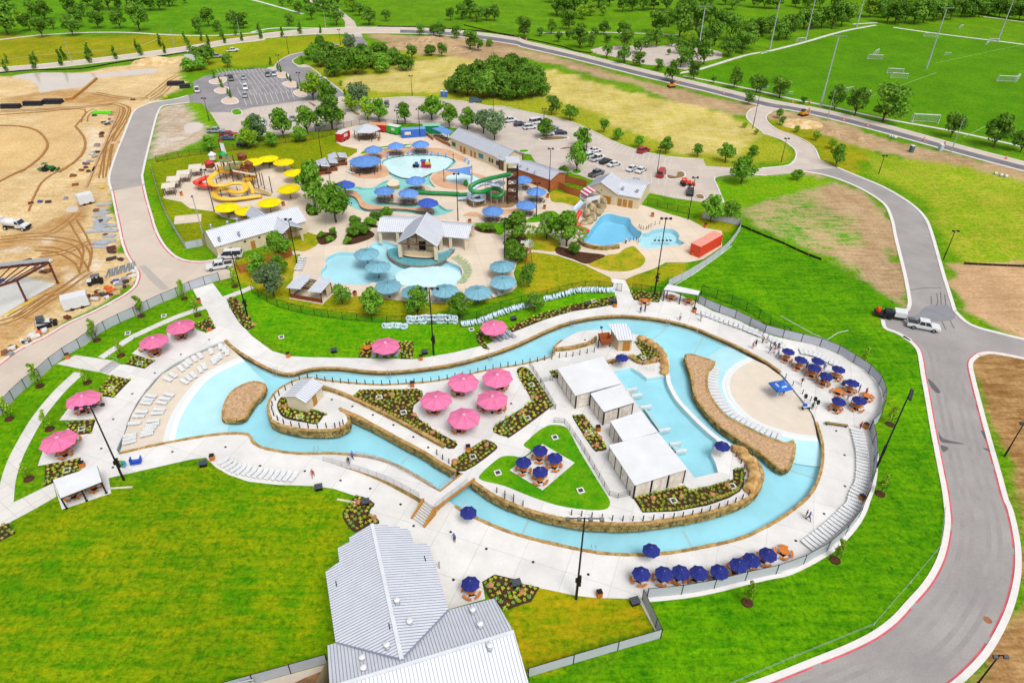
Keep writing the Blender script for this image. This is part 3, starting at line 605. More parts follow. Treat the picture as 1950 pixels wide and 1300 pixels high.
for pts in(('b',420,640,480,560,650,520,850,560,910,620,900,680,780,715,600,715,480,690),('b',1440,740,1450,680,1550,630,1700,620,1900,640,2080,680,2150,740,2050,820,1900,850,1700,850,1520,810),('b',560,470,640,400,850,340,1200,325,1600,350,1780,420,1900,480,1790,500,1650,440,1250,400,950,430,760,480),('c',400,1180,500,1130,620,1150,600,1190),('c',680,1060,900,1100,1150,1080,1130,1130,900,1160,640,1150)):
 oo=rom(W(Q(*pts)),True,4);sheet('salmon_paving',oo,M_TERRA,.052,[SPLASH]if pts[1]==1440 else())
 # swim-up island of the lagoon is part of the deck under the bar
sheet('deck',rom(W(Q('B1',980,535,1090,560,1110,640,1230,665,1360,660,1400,600,1480,590,1500,560,1300,520,1090,520)),True,3),M_DECKU,.045)
# ================================================================ BUILDERS
def proj(v):
 d=Vector(v)-Vector((0,0,CAMH));w=d.dot(_F);return(975+FPX*d.dot(_R)/w,650-FPX*d.dot(_U)/w)
def hfrom(base,top,z=0.0):
 b=P(base[0],base[1],z);best=(1e9,1)
 for i in range(5,600):
  h=i*.1;q=proj(b+Vector((0,0,h)));e=abs(q[1]-top[1])
  if e<best[0]:best=(e,h)
 return b,best[1]
def PL(px,py,p0,nrm):
 d=_F+_R*((px-975)/FPX)+_U*((650-py)/FPX);c=Vector((0,0,CAMH))
 t=(Vector(p0)-c).dot(nrm)/d.dot(nrm);return c+d*t
BLACK=mat('black_metal',S(28,28,32),.45,.1);DKBR=mat('dark_brown_post',S(84,62,48),.6,.1);STEEL=mat('galvanised_steel',S(190,196,204),.4,.06,metal=.3)
PLW=mat('white_plastic',S(244,246,248),.45,.04);ORW=mat('orange_wood',S(226,132,52),.6,.14,3,rand=.08);ROOFW=mat('white_metal_roof',S(240,244,252,.66),.5,.05,.6,spec=.4);ROOFD=mat('roof_seam',S(150,158,184),.5,.05)
GREYF=mat('grey_screen_cloth',S(206,210,222),.8,.07,.5);CREAM=mat('cream_stucco',S(240,226,196),.85,.05,1);LIMEST=mat('limestone_block',S(232,210,168),.85,.1,1.2);WOODB=mat('brown_cedar',S(140,74,40),.75,.18,1.5);WOODT=mat('tan_timber',S(196,140,62),.75,.15,1.5)
GLASS=mat('dark_glass',S(30,36,44),.15,.05,spec=.6)
# ---- irregular stone block, shared by all masonry
def block_mesh(name,m,seed):
 r=random.Random(seed);b=bmesh.new();bmesh.ops.create_cube(b,size=1.0)
 bmesh.ops.bevel(b,geom=b.edges[:],offset=.09,segments=1,affect='EDGES')
 for v in b.verts:v.co+=Vector((r.uniform(-.04,.04),r.uniform(-.05,.05),r.uniform(-.05,.05)))
 me=bpy.data.meshes.new(name);b.to_mesh(me);b.free();me.materials.append(m);return me
BLK=[block_mesh('stone',M_STONE,1),block_mesh('stone',M_STONED,2),block_mesh('stone',M_STONE,3),block_mesh('stone',M_STONED,4)]
COPE=[block_mesh('coping_stone',M_STONE,5),block_mesh('coping_stone',pair('pale_limestone',S(214,176,112),S(176,134,76),.9,.38,.62,.85,3,.2),6)]
def place_block(me,name,parent,p,t,size,stuff=None):
 rz=math.atan2(t.y,t.x)
 if stuff is not None:
  M=Matrix.Translation(p)@Matrix.Rotation(rz,4,'Z')@Matrix.Diagonal((*size,1))
  stuff.cur=0;stuff.add([M@v.co for v in me.vertices],[tuple(f.vertices)for f in me.polygons]);return
 o=ob(name,me,parent,p,rz);o.scale=size;return o
def stone_wall(label,line,z0,z1,cat='wall',courses=None,depth=.35,coping=.5,side=1,budget=300,name='stone_wall',seed=3,low=(.55,1.25)):
 """blocks laid course by course on the given side of a line, on a mortar core, under a coping"""
 r=random.Random(seed);ln=[Vector((p[0],p[1],0))for p in line];L=length(ln);n=courses or max(1,round((z1-z0)/.42))
 root=thing(name,label,cat,(ln[0].x,ln[0].y,z0));off=-Vector((ln[0].x,ln[0].y,z0));h=(z1-z0)/n
 core=ribbon_mb([p+off for p in ln],depth*.8,0,z1-z0-.02,side=side*.9);core.build('mortar_core',mat('mortar',S(120,98,66),.9,.12),root)
 stuff=MB();cnt=0
 def along(step0,step1):
  s=0.0
  while s<L-.25:
   w=min(r.uniform(step0,step1),L-s);yield s,w;s+=w
 def at(s):
  acc=0
  for a,b in zip(ln,ln[1:]):
   l=(b-a).length
   if acc+l>=s:return a.lerp(b,(s-acc)/max(l,1e-6)),(b-a).normalized()
   acc+=l
  return ln[-1],(ln[-1]-ln[-2]).normalized()
 if coping:
  for s,w in along(low[0]*1.1,low[1]*1.2):
   p,t=at(s+w/2);nn=Vector((-t.y,t.x,0))*side
   place_block(r.choice(COPE),'coping_stone',root,p+off+nn*(coping/2-.1)+Vector((0,0,z1+.06)),t,(w*.985,coping*r.uniform(.92,1.08),.2),None if cnt<budget else stuff);cnt+=1
 for c in range(n-1,-1,-1):
  for s,w in along(*low):
   p,t=at(s+w/2);nn=Vector((-t.y,t.x,0))*side
   place_block(BLK[r.choice((0,1,1,3,3))],'stone',root,p+off+nn*(depth/2+r.uniform(-.03,.06))+Vector((0,0,z0+(c+.5)*h)),t,(w*.96,depth,h*.95),None if cnt<budget else stuff);cnt+=1
 if stuff.v:
  o=stuff.build('stonework',[M_STONED],root);o['kind']='stuff'
 return root
def zoff(line,d):return offs([Vector((p[0],p[1],0))for p in line],d)
def coping_line(label,line,top=.28,side=1,w=.5,z0=-.55,budget=300,seed=2):
 return stone_wall(label,line,z0,top-.16,'pool edge',courses=2 if z0<-.3 else 1,depth=w*.8,coping=w,side=side,budget=budget,name='pool_edging',seed=seed)
 # river banks
NB=resample(rom(W(bank_n),False,4),.5)
k3=len(NB)//3
coping_line('long brown limestone edging of the river, west part of the far bank',NB[:k3+1],.26,1,.5,seed=1)
coping_line('brown limestone edging on the middle of the river far bank',NB[k3:2*k3+1],.26,1,.5,seed=2)
coping_line('brown limestone edging curving round the north-east river bank',NB[2*k3:],.26,1,.5,seed=3)
EB=resample(rom(W(bank_e),False,4),.5);k2=len(EB)//2
coping_line('thin brown stone rim along the right-hand bend of the river',EB[:k2+1],.2,1,.45,-.3,seed=4)
coping_line('thin brown stone rim along the near bank of the river',EB[k2:],.2,1,.45,-.3,seed=5)
SB=resample(rom(W(bank_s),False,4),.5)
coping_line('thin brown stone rim from the bridge to the west beach',SB,.2,1,.45,-.3,seed=6)
# island walls: top line px -> world on the ISL plane
def isl_line(px):return resample(rom(W(px,ISL),False,4),.5)
south=isl_line(isl_px[0:18]);bould=isl_line(isl_px[17:20])
stone_wall('tall rough stone wall along the near side of the big island',south,-.45,ISL-.05,side=-1,budget=300,depth=.4,coping=.55,seed=11)
east=isl_line(isl_px[28:34]);
rest=isl_line(isl_px[34:57]);stone_wall('stone wall round the far side of the big island',rest,-.45,ISL-.06,side=-1,budget=120,depth=.35,coping=.4,seed=12)
wend=isl_line(isl_px[56:72]);stone_wall('rounded stone wall at the west tip of the island below the small shed',wend,-.45,ISL-.05,side=-1,budget=300,depth=.4,coping=.5,seed=13)
chan=isl_line(Q('F',647,777,680,790,711,807,762,835,806,858,839,879,870,896));stone_wall('stone wall along the inner channel between the shed and the bridge',chan,-.45,ISL-.05,side=-1,budget=300,depth=.4,coping=.5,seed=14)
inner=isl_line(Q('C1',530,388,700,445,900,540,1100,640,1300,750,1440,828));stone_wall('low stone seat wall beside the long mulch bed on the island',inner,ISL,ISL+.55,side=-1,budget=200,depth=.4,coping=.55,seed=15)
weir=isl_line(isl_px[34-6:34+2]);
ribbon('weir',isl_line(Q('C2',1215,280,1230,360,1290,470,1380,570,1480,670,1590,762,1680,810)),.75,-.4,ISL+.04,mat('white_plaster',S(248,248,248),.6,.03))
def rim(o,z0,zt,label,seed):
 ln=resample(list(o)+[o[0]],.5);s=1 if area(list(o))<0 else-1
 stone_wall(label,ln,z0,zt-.14,side=s,budget=300,depth=.35,coping=.45,name='stone_wall',seed=seed)
rim(islet_w,-.6,.34,'stone rim of the small bean-shaped islet by the west beach',21);rim(islet_e,-.6,.54,'stone rim of the long hooked islet by the splash beach',22)
tw=isl_line(Q('g',120,440,300,420,450,385,560,345,610,290));stone_wall('low stone wall fronting the raised pad beside the timber bucket',tw,ISL,ISL+.6,side=-1,budget=120,depth=.4,coping=.5,seed=16)
tw=isl_line(Q('g',730,600,900,560,1060,520,1080,560,1200,600,1400,560,1420,520));stone_wall('stone planter wall below the tower hut',tw,ISL,ISL+.5,side=-1,budget=120,depth=.35,coping=.45,seed=17)
# ---- boulders
def boulder_mesh(seed):
 r=random.Random(seed);b=bmesh.new();bmesh.ops.create_icosphere(b,subdivisions=3,radius=1)
 off=[Vector((r.uniform(-1,1),r.uniform(-1,1),r.uniform(-1,1))).normalized()for _ in range(7)]
 for v in b.verts:
  d=v.co.normalized();k=1.0
  for o in off:k=min(k,.78/max(d.dot(o),.2))if d.dot(o)>.5 else k
  v.co=d*max(k,.55)*r.uniform(.97,1.03)
 me=bpy.data.meshes.new('boulder');b.to_mesh(me);b.free();me.materials.append(pair('boulder_rock',S(236,196,130),S(182,140,82),.6,.36,.64,.85,2.5,.2,bump=.08));return me
BOU=[boulder_mesh(s)for s in range(4)]
bl=Q('m',1600,175,1660,245,1715,290,1720,335,1740,375,1735,425,1715,475,1700,515)
for i,q in enumerate(bl):
 s=(1.5,1.1,.75);p=P(q[0],q[1],ISL+.5)-Vector((0,0,.5));o=ob('boulder',BOU[i%4],None,p+Vector((0,0,.35)),-.7-.25*i);o.scale=(1.2 if i else 1.5,.9,.85)
 tag(o,f'{nth(i+1)} big tan boulder from the weir in the south-east rock bank','boulder','boulders of the south-east rock bank')
bl=Q('g',1190,280,1280,325,1350,375,1410,430,1450,490,1465,560,1465,625,1465,685)
for i,q in enumerate(bl):
 p=P(q[0],q[1],ISL+.5)-Vector((0,0,.5));o=ob('boulder',BOU[(i+1)%4],None,p+Vector((0,0,.3)),2.4-.25*i);o.scale=(1.0,.8,.75)
 tag(o,f'{nth(i+1)} tan boulder from the hut in the north rock bank','boulder','boulders of the north rock bank')
 # ---- posts with cables
def post_rail(label,pts,h=1.05,m=DKBR,r=.07,cable=True,name='rail_fence',cat='railing'):
 root=thing(name,label,cat,pts[0]);o=-Vector(pts[0])
 me=MB().box((0,0,h/2),(r*2,r*2,h)).mesh('post',m)
 for p in pts:ob('post',me,root,Vector(p)+o)
 if cable:
  for z in(h*.45,h*.9):MB().tube([Vector(p)+o+Vector((0,0,z))for p in pts],.014,4).build('cable',STEEL,root)
 return root
post_rail('row of dark posts along the near rim of the big island',[PZ('m',x,y,ISL)for x,y in((40,780),(133,790),(228,803),(322,818),(418,830),(515,835),(608,835),(703,833),(797,828),(888,820),(985,810),(1070,800),(1158,783),(1240,765),(1320,745),(1402,720),(1480,695),(1556,665),(1622,635),(1682,595))])
post_rail('row of dark posts on the island rim just east of the bridge',[PZ('C1',x,y,ISL)for x,y in((1818,1160),(1878,1185),(1943,1212))]+[PZ('D2',x,y,ISL)for x,y in((5,-80),(70,-55),(140,-30))])
post_rail('row of dark posts along the north river edge of the island',[PZ('C1',x,y,ISL)for x,y in((485,320),(545,335),(602,342),(660,348),(720,353),(780,357),(842,360),(902,362),(965,363),(1026,362),(1087,359),(1146,355),(1206,350),(1268,346),(1330,340),(1390,330),(1450,322),(1508,308),(1565,300),(1620,285),(1678,270),(1735,255),(1790,246),(1846,235),(1900,225))])
post_rail('row of dark posts running from the picnic terrace to the bucket tower',[PZ('C2',x,y,ISL)for x,y in((30,228),(85,220),(138,210),(192,200),(247,190),(300,178),(354,170),(410,160),(460,155),(510,148),(562,138),(616,128),(668,118))])
post_rail('curve of brown posts round the west tip of the island',[PZ('C1',x,y,ISL)for x,y in((415,312),(355,325),(300,365),(250,400),(203,440),(175,475),(153,515),(150,550),(163,590),(193,625),(237,650),(293,668),(355,678),(420,682),(488,683),(553,680),(618,680),(655,672),(678,655))])
post_rail('dark posts beside the planter at the bridge end',[PZ('C1',x,y,ISL)for x,y in((1373,880),(1417,915),(1463,945))])
post_rail('brown posts behind the boulders of the south-east rock bank',[PZ('m',x,y,ISL)for x,y in((1525,190),(1565,240),(1612,300),(1640,350),(1645,420))],.9,WOODB,.08)
post_rail('brown posts on the planter wall below the tower hut',[PZ('g',x,y,ISL)for x,y in((820,610),(905,590),(985,575),(1060,560),(1125,590),(1190,620),(1275,605),(1360,590),(1400,570))],.8,WOODB,.05)
# ---- umbrellas
def canopy_mb(n,r,z_edge,z_top,val=.18,ph=0.0,sag=.12,rings=4):
 mb=MB();prof=[]
 for i in range(rings+1):
  u=i/rings;prof.append((r*(1-u),z_edge+(z_top-z_edge)*(u**.85)-sag*math.sin(math.pi*u)*.5))
 vs=[];fs=[]
 for k in range(2*n):
  w=math.pi*k/n+ph;rr=r*(1 if k%2==0 else math.cos(math.pi/n)*.985);vs.append((rr*math.cos(w),rr*math.sin(w),z_edge-val))
 for j,(pr,pz)in enumerate(prof[:-1]):
  for k in range(2*n):
   w=math.pi*k/n+ph;rr=pr*(1 if k%2==0 else math.cos(math.pi/n)*.985);vs.append((rr*math.cos(w),rr*math.sin(w),pz-(0 if k%2==0 else.04*(pr/r))))
 vs.append((0,0,z_top));m=2*n
 for j in range(rings):
  for k in range(m):fs.append((j*m+k,j*m+(k+1)%m,(j+1)*m+(k+1)%m,(j+1)*m+k))
 t=len(vs)-1
 for k in range(m):fs.append((rings*m+k,rings*m+(k+1)%m,t))
 mb.add(vs,fs);return mb
def umbrella(name,label,n,r,ze,zt,m,seam,pole_m,pole_r,vent=0,ribs=True,base=True,ph=0.0,capm=None):
 root=thing(name,label,'umbrella');c=canopy_mb(n,r,ze,zt,.16 if r>2 else.1,ph).build('canopy',m,root)
 if vent:canopy_mb(n,r*vent,zt-.12*r,zt+.1,.05,ph).build('vent',m,c)
 if capm:MB().lathe([(.32,zt-.06),(.3,zt+.02),(.1,zt+.12),(0,zt+.13)],12).build('cap',capm,c)
 else:MB().lathe([(.05,zt),(.04,zt+.12),(0,zt+.16)],8).build('finial',pole_m,c)
 if ribs:
  for k in range(n):
   w=2*math.pi*k/n+ph;d=Vector((math.cos(w),math.sin(w),0))
   MB().tube([d*r*u+Vector((0,0,ze+(zt-ze)*((1-u)**.85)-.06*math.sin(math.pi*(1-u))+.015))for u in(.98,.66,.33,.05)],.022 if r>2 else.014,4).build('rib',seam,root)
 MB().tube([(0,0,0),(0,0,zt)],pole_r,8).build('pole',pole_m,root)
 if base:MB().lathe([(pole_r*3.5,0),(pole_r*3.5,.06),(pole_r*1.4,.1)],10).build('base',pole_m,root)
 return Kind(root)
def fabric(name,c,v=.12):return mat(name,c,.85,v,.9,spec=.15,rand=.07)
NAVY=umbrella('table_umbrella','x',8,1.2,2.1,2.62,fabric('navy_canvas',S(48,58,140)),mat('navy_seam',S(34,30,92),.8),mat('white_pole',S(220,220,220),.4),.03,.42,ph=.2)
PINK=umbrella('shade_umbrella','x',8,2.65,2.75,3.55,fabric('pink_canvas',S(246,132,178)),mat('pink_seam',S(214,92,140),.8),BLACK,.07,0,capm=fabric('pale_pink_canvas',S(252,176,204)),ph=.15)
BLUE=umbrella('shade_umbrella','x',12,2.75,2.6,3.9,fabric('blue_canvas',S(112,160,232)),mat('blue_seam',S(66,108,186),.8),mat('grey_pole',S(120,130,150),.5),.09)
BLUED=umbrella('shade_umbrella','x',12,2.75,2.6,3.9,fabric('royal_blue_canvas',S(74,104,206)),mat('royal_seam',S(52,74,170),.8),mat('grey_pole',S(120,130,150)),.09)
TEAL=umbrella('shade_umbrella','x',12,2.85,2.6,3.6,fabric('teal_canvas',S(136,190,210)),mat('teal_seam',S(62,128,136),.8),mat('teal_pole',S(70,110,120),.5),.09)
YELL=umbrella('shade_umbrella','x',16,3.0,2.7,3.4,fabric('yellow_canvas',S(255,234,6)),mat('yellow_seam',S(236,206,0),.8),DKBR,.09,ribs=False)
def put_umb(kind,q,zc,label,group,rz=0.0):
 p=P(q[0],q[1],zc);o=kind.put((p.x,p.y,q[2]if len(q)>2 else 0),rz,label,group);o.rotation_euler[0]=random.uniform(-.035,.035);o.rotation_euler[1]=random.uniform(-.035,.035);return o
 # ---- picnic tables
def make_table(name,label,m,mf):
 root=thing(name,label,'picnic table')
 MB().lathe([(.62,.72),(.68,.735),(.68,.77),(.62,.785),(0,.785)],8,ph=.39).build('tabletop',m,root)
 for k in range(4):
  w0=k*math.pi/2+.12;mb=MB();vs=[];fs=[];N=4
  for i in range(N+1):
   w=w0+(math.pi/2-.45)*i/N+.1
   for r,z in((.95,.43),(1.27,.43),(1.27,.48),(.95,.48)):vs.append((r*math.cos(w),r*math.sin(w),z))
  for i in range(N):
   a,b=4*i,4*i+4;fs+=[(a+j,b+j,b+(j+1)%4,a+(j+1)%4)for j in range(4)]
  fs+=[(3,2,1,0),(4*N,4*N+1,4*N+2,4*N+3)];mb.add(vs,fs);mb.build('bench',m,root)
 fr=MB()
 for k in range(4):
  w=k*math.pi/2+.12+.66;d=Vector((math.cos(w),math.sin(w),0))
  fr.tube([d*.25+Vector((0,0,.72)),d*.35+Vector((0,0,.1)),d*1.1+Vector((0,0,.1)),d*1.1+Vector((0,0,.43))],.045,5)
 fr.box((0,0,.04),(.7,.7,.08));fr.build('frame',mf,root);return Kind(root)
TABO=make_table('picnic_table','x',ORW,BLACK);TABG=make_table('picnic_table','x',mat('brown_table',S(140,116,96),.7),mat('dark_frame',S(60,56,52),.6))
# ---- sun loungers
def make_lounger(m,mf,back=.42):
 root=thing('sun_lounger','x','sun lounger')
 s=MB()
 for k in range(5):s.box((-.93+.24*k+.12,0,.33),(.215,.62,.035))
 s.build('seat',m,root);b=MB()
 for k in range(3):
  u=.12+.25*k;b.box((.27+u*math.cos(back),0,.335+u*math.sin(back)),(.225,.62,.035),0,(-back,'Y'))
 b.build('backrest',m,root);f=MB()
 for y in(-.33,.33):
  f.box((-.3,y,.31),(1.3,.05,.09));f.box((.27+.36*math.cos(back),y,.32+.36*math.sin(back)),(.78,.05,.07),0,(-back,'Y'))
  f.box((-.8,y,.15),(.07,.06,.3));f.box((.3,y,.15),(.07,.06,.3))
 f.build('frame',mf,root);return Kind(root)
LOW=make_lounger(PLW,PLW,.12);LOB=make_lounger(PLW,PLW,.5);LOG=make_lounger(mat('grey_sling',S(176,182,196),.7),STEEL,.45);LOGR=make_lounger(mat('lime_sling',S(168,200,106),.7),PLW,.45);LOBL=make_lounger(mat('light_blue_sling',S(120,170,232),.7),PLW,.5)
def lounger_row(kind,pts,z,dirf,label,group):
 for i,q in enumerate(pts):
  p=q if isinstance(q,Vector)else P(q[0],q[1],z)
  kind.put(p,dirf(i,p)if callable(dirf)else dirf,label.replace('#',nth(i+1)),group)
  # ---- bins, poles
def make_bin():
 root=thing('litter_bin','x','litter bin');b=MB().box((0,0,.45),(.56,.56,.88));b.build('liner',BLACK,root)
 for sx,sy in((1,0),(-1,0),(0,1),(0,-1)):
  for k in range(3):
   o=-.22+.22*k;MB().box((sx*.31+(o if sy else 0),sy*.31+(o if sx else 0),.47),(.05 if sx else.2,.05 if sy else.2,.86)).build('slat',ORW,root)
 l=MB().box((0,0,.95),(.68,.68,.07)).build('lid',BLACK,root);MB().lathe([(.2,.99),(.2,1.01),(.13,1.0),(0,.99)],10).build('opening',GLASS,l);return Kind(root)
BIN=make_bin()
def flood_pole(label,base,top,arms,m=BLACK,boxes=True,spread=1.6,r=.13,cat='light pole',name='light_pole',h=None,rz=0.0,lm=None,group=None):
 b,hh=hfrom(base,top);h=h or hh;root=thing(name,label,cat,b,rz,group)
 MB().tube([(0,0,0),(0,0,h*.28),(0,0,h*.28),(0,0,h)],[r*1.35,r*1.3,r,r*.7],8).build('pole',m,root)
 if boxes:
  for z,s in((h*.20,.4),(h*.245,.5),(h*.29,.3)):MB().box((.22,0,z),(.34,.4,s)).build('control_box',m,root)
  MB().box((-.2,0,h*.25),(.25,.3,.6)).build('control_box',m,root)
 if arms:
  MB().box((0,0,h-.1),(spread*2,.1,.1)).build('crossarm',m,root)
  for k in range(arms):
   x=-spread+2*spread*k/(arms-1)if arms>1 else 0
   f=MB().box((x,-.22,h-.02),(.5,.42,.2),0,(.5,'X')).build('floodlight',lm or m,root);MB().box((x,-.2,h+.1),(.4,.34,.02),0,(.5,'X')).build('lens',GLASS,f)
 return root
 # ---- screened fence
def screen_fence(label,line,h=2.0,step=3.0,side=0,panel=GREYF,post=BLACK,name='screened_fence',mid=0,pr=.05):
 pts=resample(line,step)
 if(pts[-1]-Vector(line[-1])).length>.5:pts.append(Vector(line[-1]))
 root=thing(name,label,'fence',pts[0]);o=-pts[0];pm=MB().box((0,0,h/2+.04),(pr*2,pr*2,h+.08)).mesh('post',post)
 for p in pts:ob('post',pm,root,p+o)
 for a,b in zip(pts,pts[1:]):
  d=b-a;c=(a+b)/2+o;rz=math.atan2(d.y,d.x);L=d.length
  x=ob('panel',MB().box((0,0,0),(L-.06,.025,h-.12)).mesh('panel',panel),root,c+Vector((0,0,h/2+.06)),rz)
  x=ob('rail',MB().box((0,0,0),(L,.05,.05)).mesh('rail',post),root,c+Vector((0,0,h)),rz)
  if mid:ob('rail',x.data,root,c+Vector((0,0,h*.5)),rz)
 return root
def mesh_mat(name,col,a):
 if name in _mc:return _mc[name]
 t=NT(name);d=t.n('ShaderNodeBsdfDiffuse');d.inputs[0].default_value=col;tr=t.n('ShaderNodeBsdfTransparent');mx=t.n('ShaderNodeMixShader');mx.inputs[0].default_value=a
 t.l(tr.outputs[0],mx.inputs[1]);t.l(d.outputs[0],mx.inputs[2]);t.l(mx.outputs[0],t.out.inputs[0]);_mc[name]=t.m;return t.m
CHAIN=mesh_mat('chain_link_mesh',S(50,50,54),.2)
def chain_fence(label,line,h=1.9,step=3.0,name='chain_link_fence',wires=True):
 pts=resample(line,step)
 if(pts[-1]-Vector(line[-1])).length>.5:pts.append(Vector(line[-1]))
 root=thing(name,label,'fence',pts[0]);o=-pts[0];pm=MB().box((0,0,h/2),(.08,.08,h)).mesh('post',BLACK)
 for p in pts:ob('post',pm,root,p+o)
 for a,b in zip(pts,pts[1:]):
  d=b-a;c=(a+b)/2+o;rz=math.atan2(d.y,d.x);L=d.length
  ob('mesh_panel',MB().quad((-L/2,0,.06),(L/2,0,.06),(L/2,0,h),(-L/2,0,h)).mesh('mesh_panel',CHAIN),root,c,rz)
  r1=ob('rail',MB().box((0,0,0),(L,.045,.045)).mesh('rail',BLACK),root,c+Vector((0,0,h)),rz);ob('rail',r1.data,root,c+Vector((0,0,.08)),rz)
 return root
 # ---- metal roofs
def clip(poly,n,d):
 out=[]
 for i in range(len(poly)):
  a,b=poly[i],poly[(i+1)%len(poly)];fa,fb=a.dot(n)-d,b.dot(n)-d
  if fa<=0:out.append(a)
  if fa*fb<0:out.append(a.lerp(b,fa/(fa-fb)))
 return out
def roof_slope(poly,u,step,parent,name='roof_panel',m=ROOFW,sm=ROOFD,separate=True,th=.05,rib=.05):
 """standing-seam slope: strips cut square to the ridge direction u, a raised seam between strips"""
 poly=[Vector(p)for p in poly];u=Vector(u).normalized();lo=min(p.dot(u)for p in poly);hi=max(p.dot(u)for p in poly);s=lo;allm=MB();nrm=None
 for i in range(1,len(poly)-1):
  c=(poly[i]-poly[0]).cross(poly[i+1]-poly[0])
  if c.length>1e-3:nrm=c.normalized();break
 if nrm.z<0:nrm=-nrm
 while s<hi-1e-3:
  e=min(s+step,hi);q=clip(clip(poly,u,e),-u,-s);
  if len(q)>=3:
   mb=allm if not separate else MB();mb.cur=0;n=len(q);lowv=[p-nrm*th for p in q]
   mb.add(q+lowv,[tuple(range(n)),tuple(range(2*n-1,n-1,-1))]+[(i,n+i,n+(i+1)%n,(i+1)%n)for i in range(n)])
   if s>lo+1e-3:
    ed=[p for p in q if abs(p.dot(u)-s)<1e-3]
    if len(ed)>=2:
     ed.sort(key=lambda p:p.z);a,b=ed[0],ed[-1];mb.cur=1;w=u*(.03 if separate else.022)
     mb.add([a-w,b-w,b+w,a+w,a-w+nrm*rib,b-w+nrm*rib,b+w+nrm*rib,a+w+nrm*rib],((4,5,6,7),(0,1,5,4),(3,7,6,2),(1,2,6,5),(0,4,7,3)))
   if separate:mb.build(name,[m,sm],parent)
  s=e
 if not separate:allm.build('roof',[m,sm],parent)
def plane_of(a,b,c):
 n=(b-a).cross(c-a).normalized();return a,n
 # ================================================================ NEW WATER PARK (foreground)
 # --- pink shade umbrellas
G='pink shade umbrellas'
for q,s in((Q('C0',610,460)[0],'pink umbrella on the paved pad above the left light pole'),(Q('C0',430,765)[0],'lowest pink umbrella, at the far left above the white shelter'),(Q('B0',1340,1165)[0],'upper of the two pink umbrellas near the left grey fence'),(Q('B0',1140,1275)[0],'lower left of the two pink umbrellas near the left grey fence'),((941,620),'pink umbrella at the far lawn edge beside the light blue tubes'),((733,655),'pink umbrella between two planted squares on the far lawn')):
 put_umb(PINK,q,3.1,s,G,random.uniform(-.3,.3))
for q,s in((Q('C1',1565,330)[0],'upper middle pink umbrella on the island terrace'),(Q('C1',1825,295)[0],'upper right pink umbrella on the island terrace'),(Q('C1',1365,465)[0],'left pink umbrella on the island terrace'),(Q('C1',1783,460)[0],'right pink umbrella on the island terrace'),(Q('C1',1573,597)[0],'lowest pink umbrella on the island terrace')):
 put_umb(PINK,(*q,ISL),3.1+ISL,s,G,random.uniform(-.3,.3))
 # --- navy table umbrellas with their picnic tables
G='navy table umbrellas';GT='orange picnic tables'
def navy_set(q,z,label,lt,table=True,off=(0,0)):
 put_umb(NAVY,(*q,z),z+2.3,label,G,random.uniform(-.4,.4));p=P(q[0],q[1],z+2.3)
 if table:TABO.put((p.x+off[0],p.y+off[1],z),random.uniform(0,1.5),lt,GT)
row=Q('l',15,525,290,520,498,500,720,508,985,490,1220,415,1375,345,1580,280)
for i,q in enumerate(row):navy_set(q,.03,f'navy umbrella, {nth(i+1)} from the left in the row along the near curved fence',f'orange round picnic table under the {nth(i+1)} navy umbrella from the left by the near fence',off=(0,.55))
TABO.put(PZ('l',1760,290,.03),.5,'orange picnic table without umbrella at the right end of the near row',GT)
for q,s in zip(Q('C2',265,838,377,897,145,925,270,1000),('top','right','left','bottom')):navy_set(q,ISL+.03,f'{s} navy umbrella of the four on the square pad in the triangular lawn',f'{s} orange table of the four on the square pad in the triangular lawn',off=(0,.1))
ur=Q('h',530,440,685,540,895,555,858,638,1000,738,1155,660,1330,830,1155,1050,1420,1040)
us=['leftmost navy umbrella of the splash beach group','second navy umbrella from the left beside the white lounge chairs','navy umbrella nearest the grey fence in the splash beach group','navy umbrella overlapping its neighbour in the middle of the splash beach group','navy umbrella at the lower middle of the splash beach group','navy umbrella near the grey fence right of the middle of the splash beach group','navy umbrella beside a blue barrel near the fence bend','lowest navy umbrella right of the loudspeakers','rightmost navy umbrella of the splash beach group']
for q,s in zip(ur,us):navy_set(q,.03,s,'orange picnic table under the '+' '.join(s.split()[:11]),off=(0,.1))
TABO.put(PZ('h',1140,975,.03),.3,'orange picnic table just behind the lowest umbrella of the splash beach group',GT);TABO.put(PZ('h',1490,1035,.03),.9,'orange picnic table at the right edge of the splash beach group',GT)
navy_set(Q('j',1568,735)[0],.03,'navy umbrella over a lifeguard chair at the river edge by the bridge','',False);navy_set(Q('l',140,232)[0],.03,'navy umbrella at the river edge above the near row','',False)
navy_set(Q('D1',1625,545)[0],.03,'navy umbrella beside the metal-roofed building','orange picnic table beside the metal-roofed building',off=(0,.1))
navy_set(Q('g',945,515)[0],ISL,'navy umbrella in front of the tower hut','',False);navy_set(Q('C2',1625,810)[0],ISL,'navy umbrella at the south end of the curved white weir','',False)
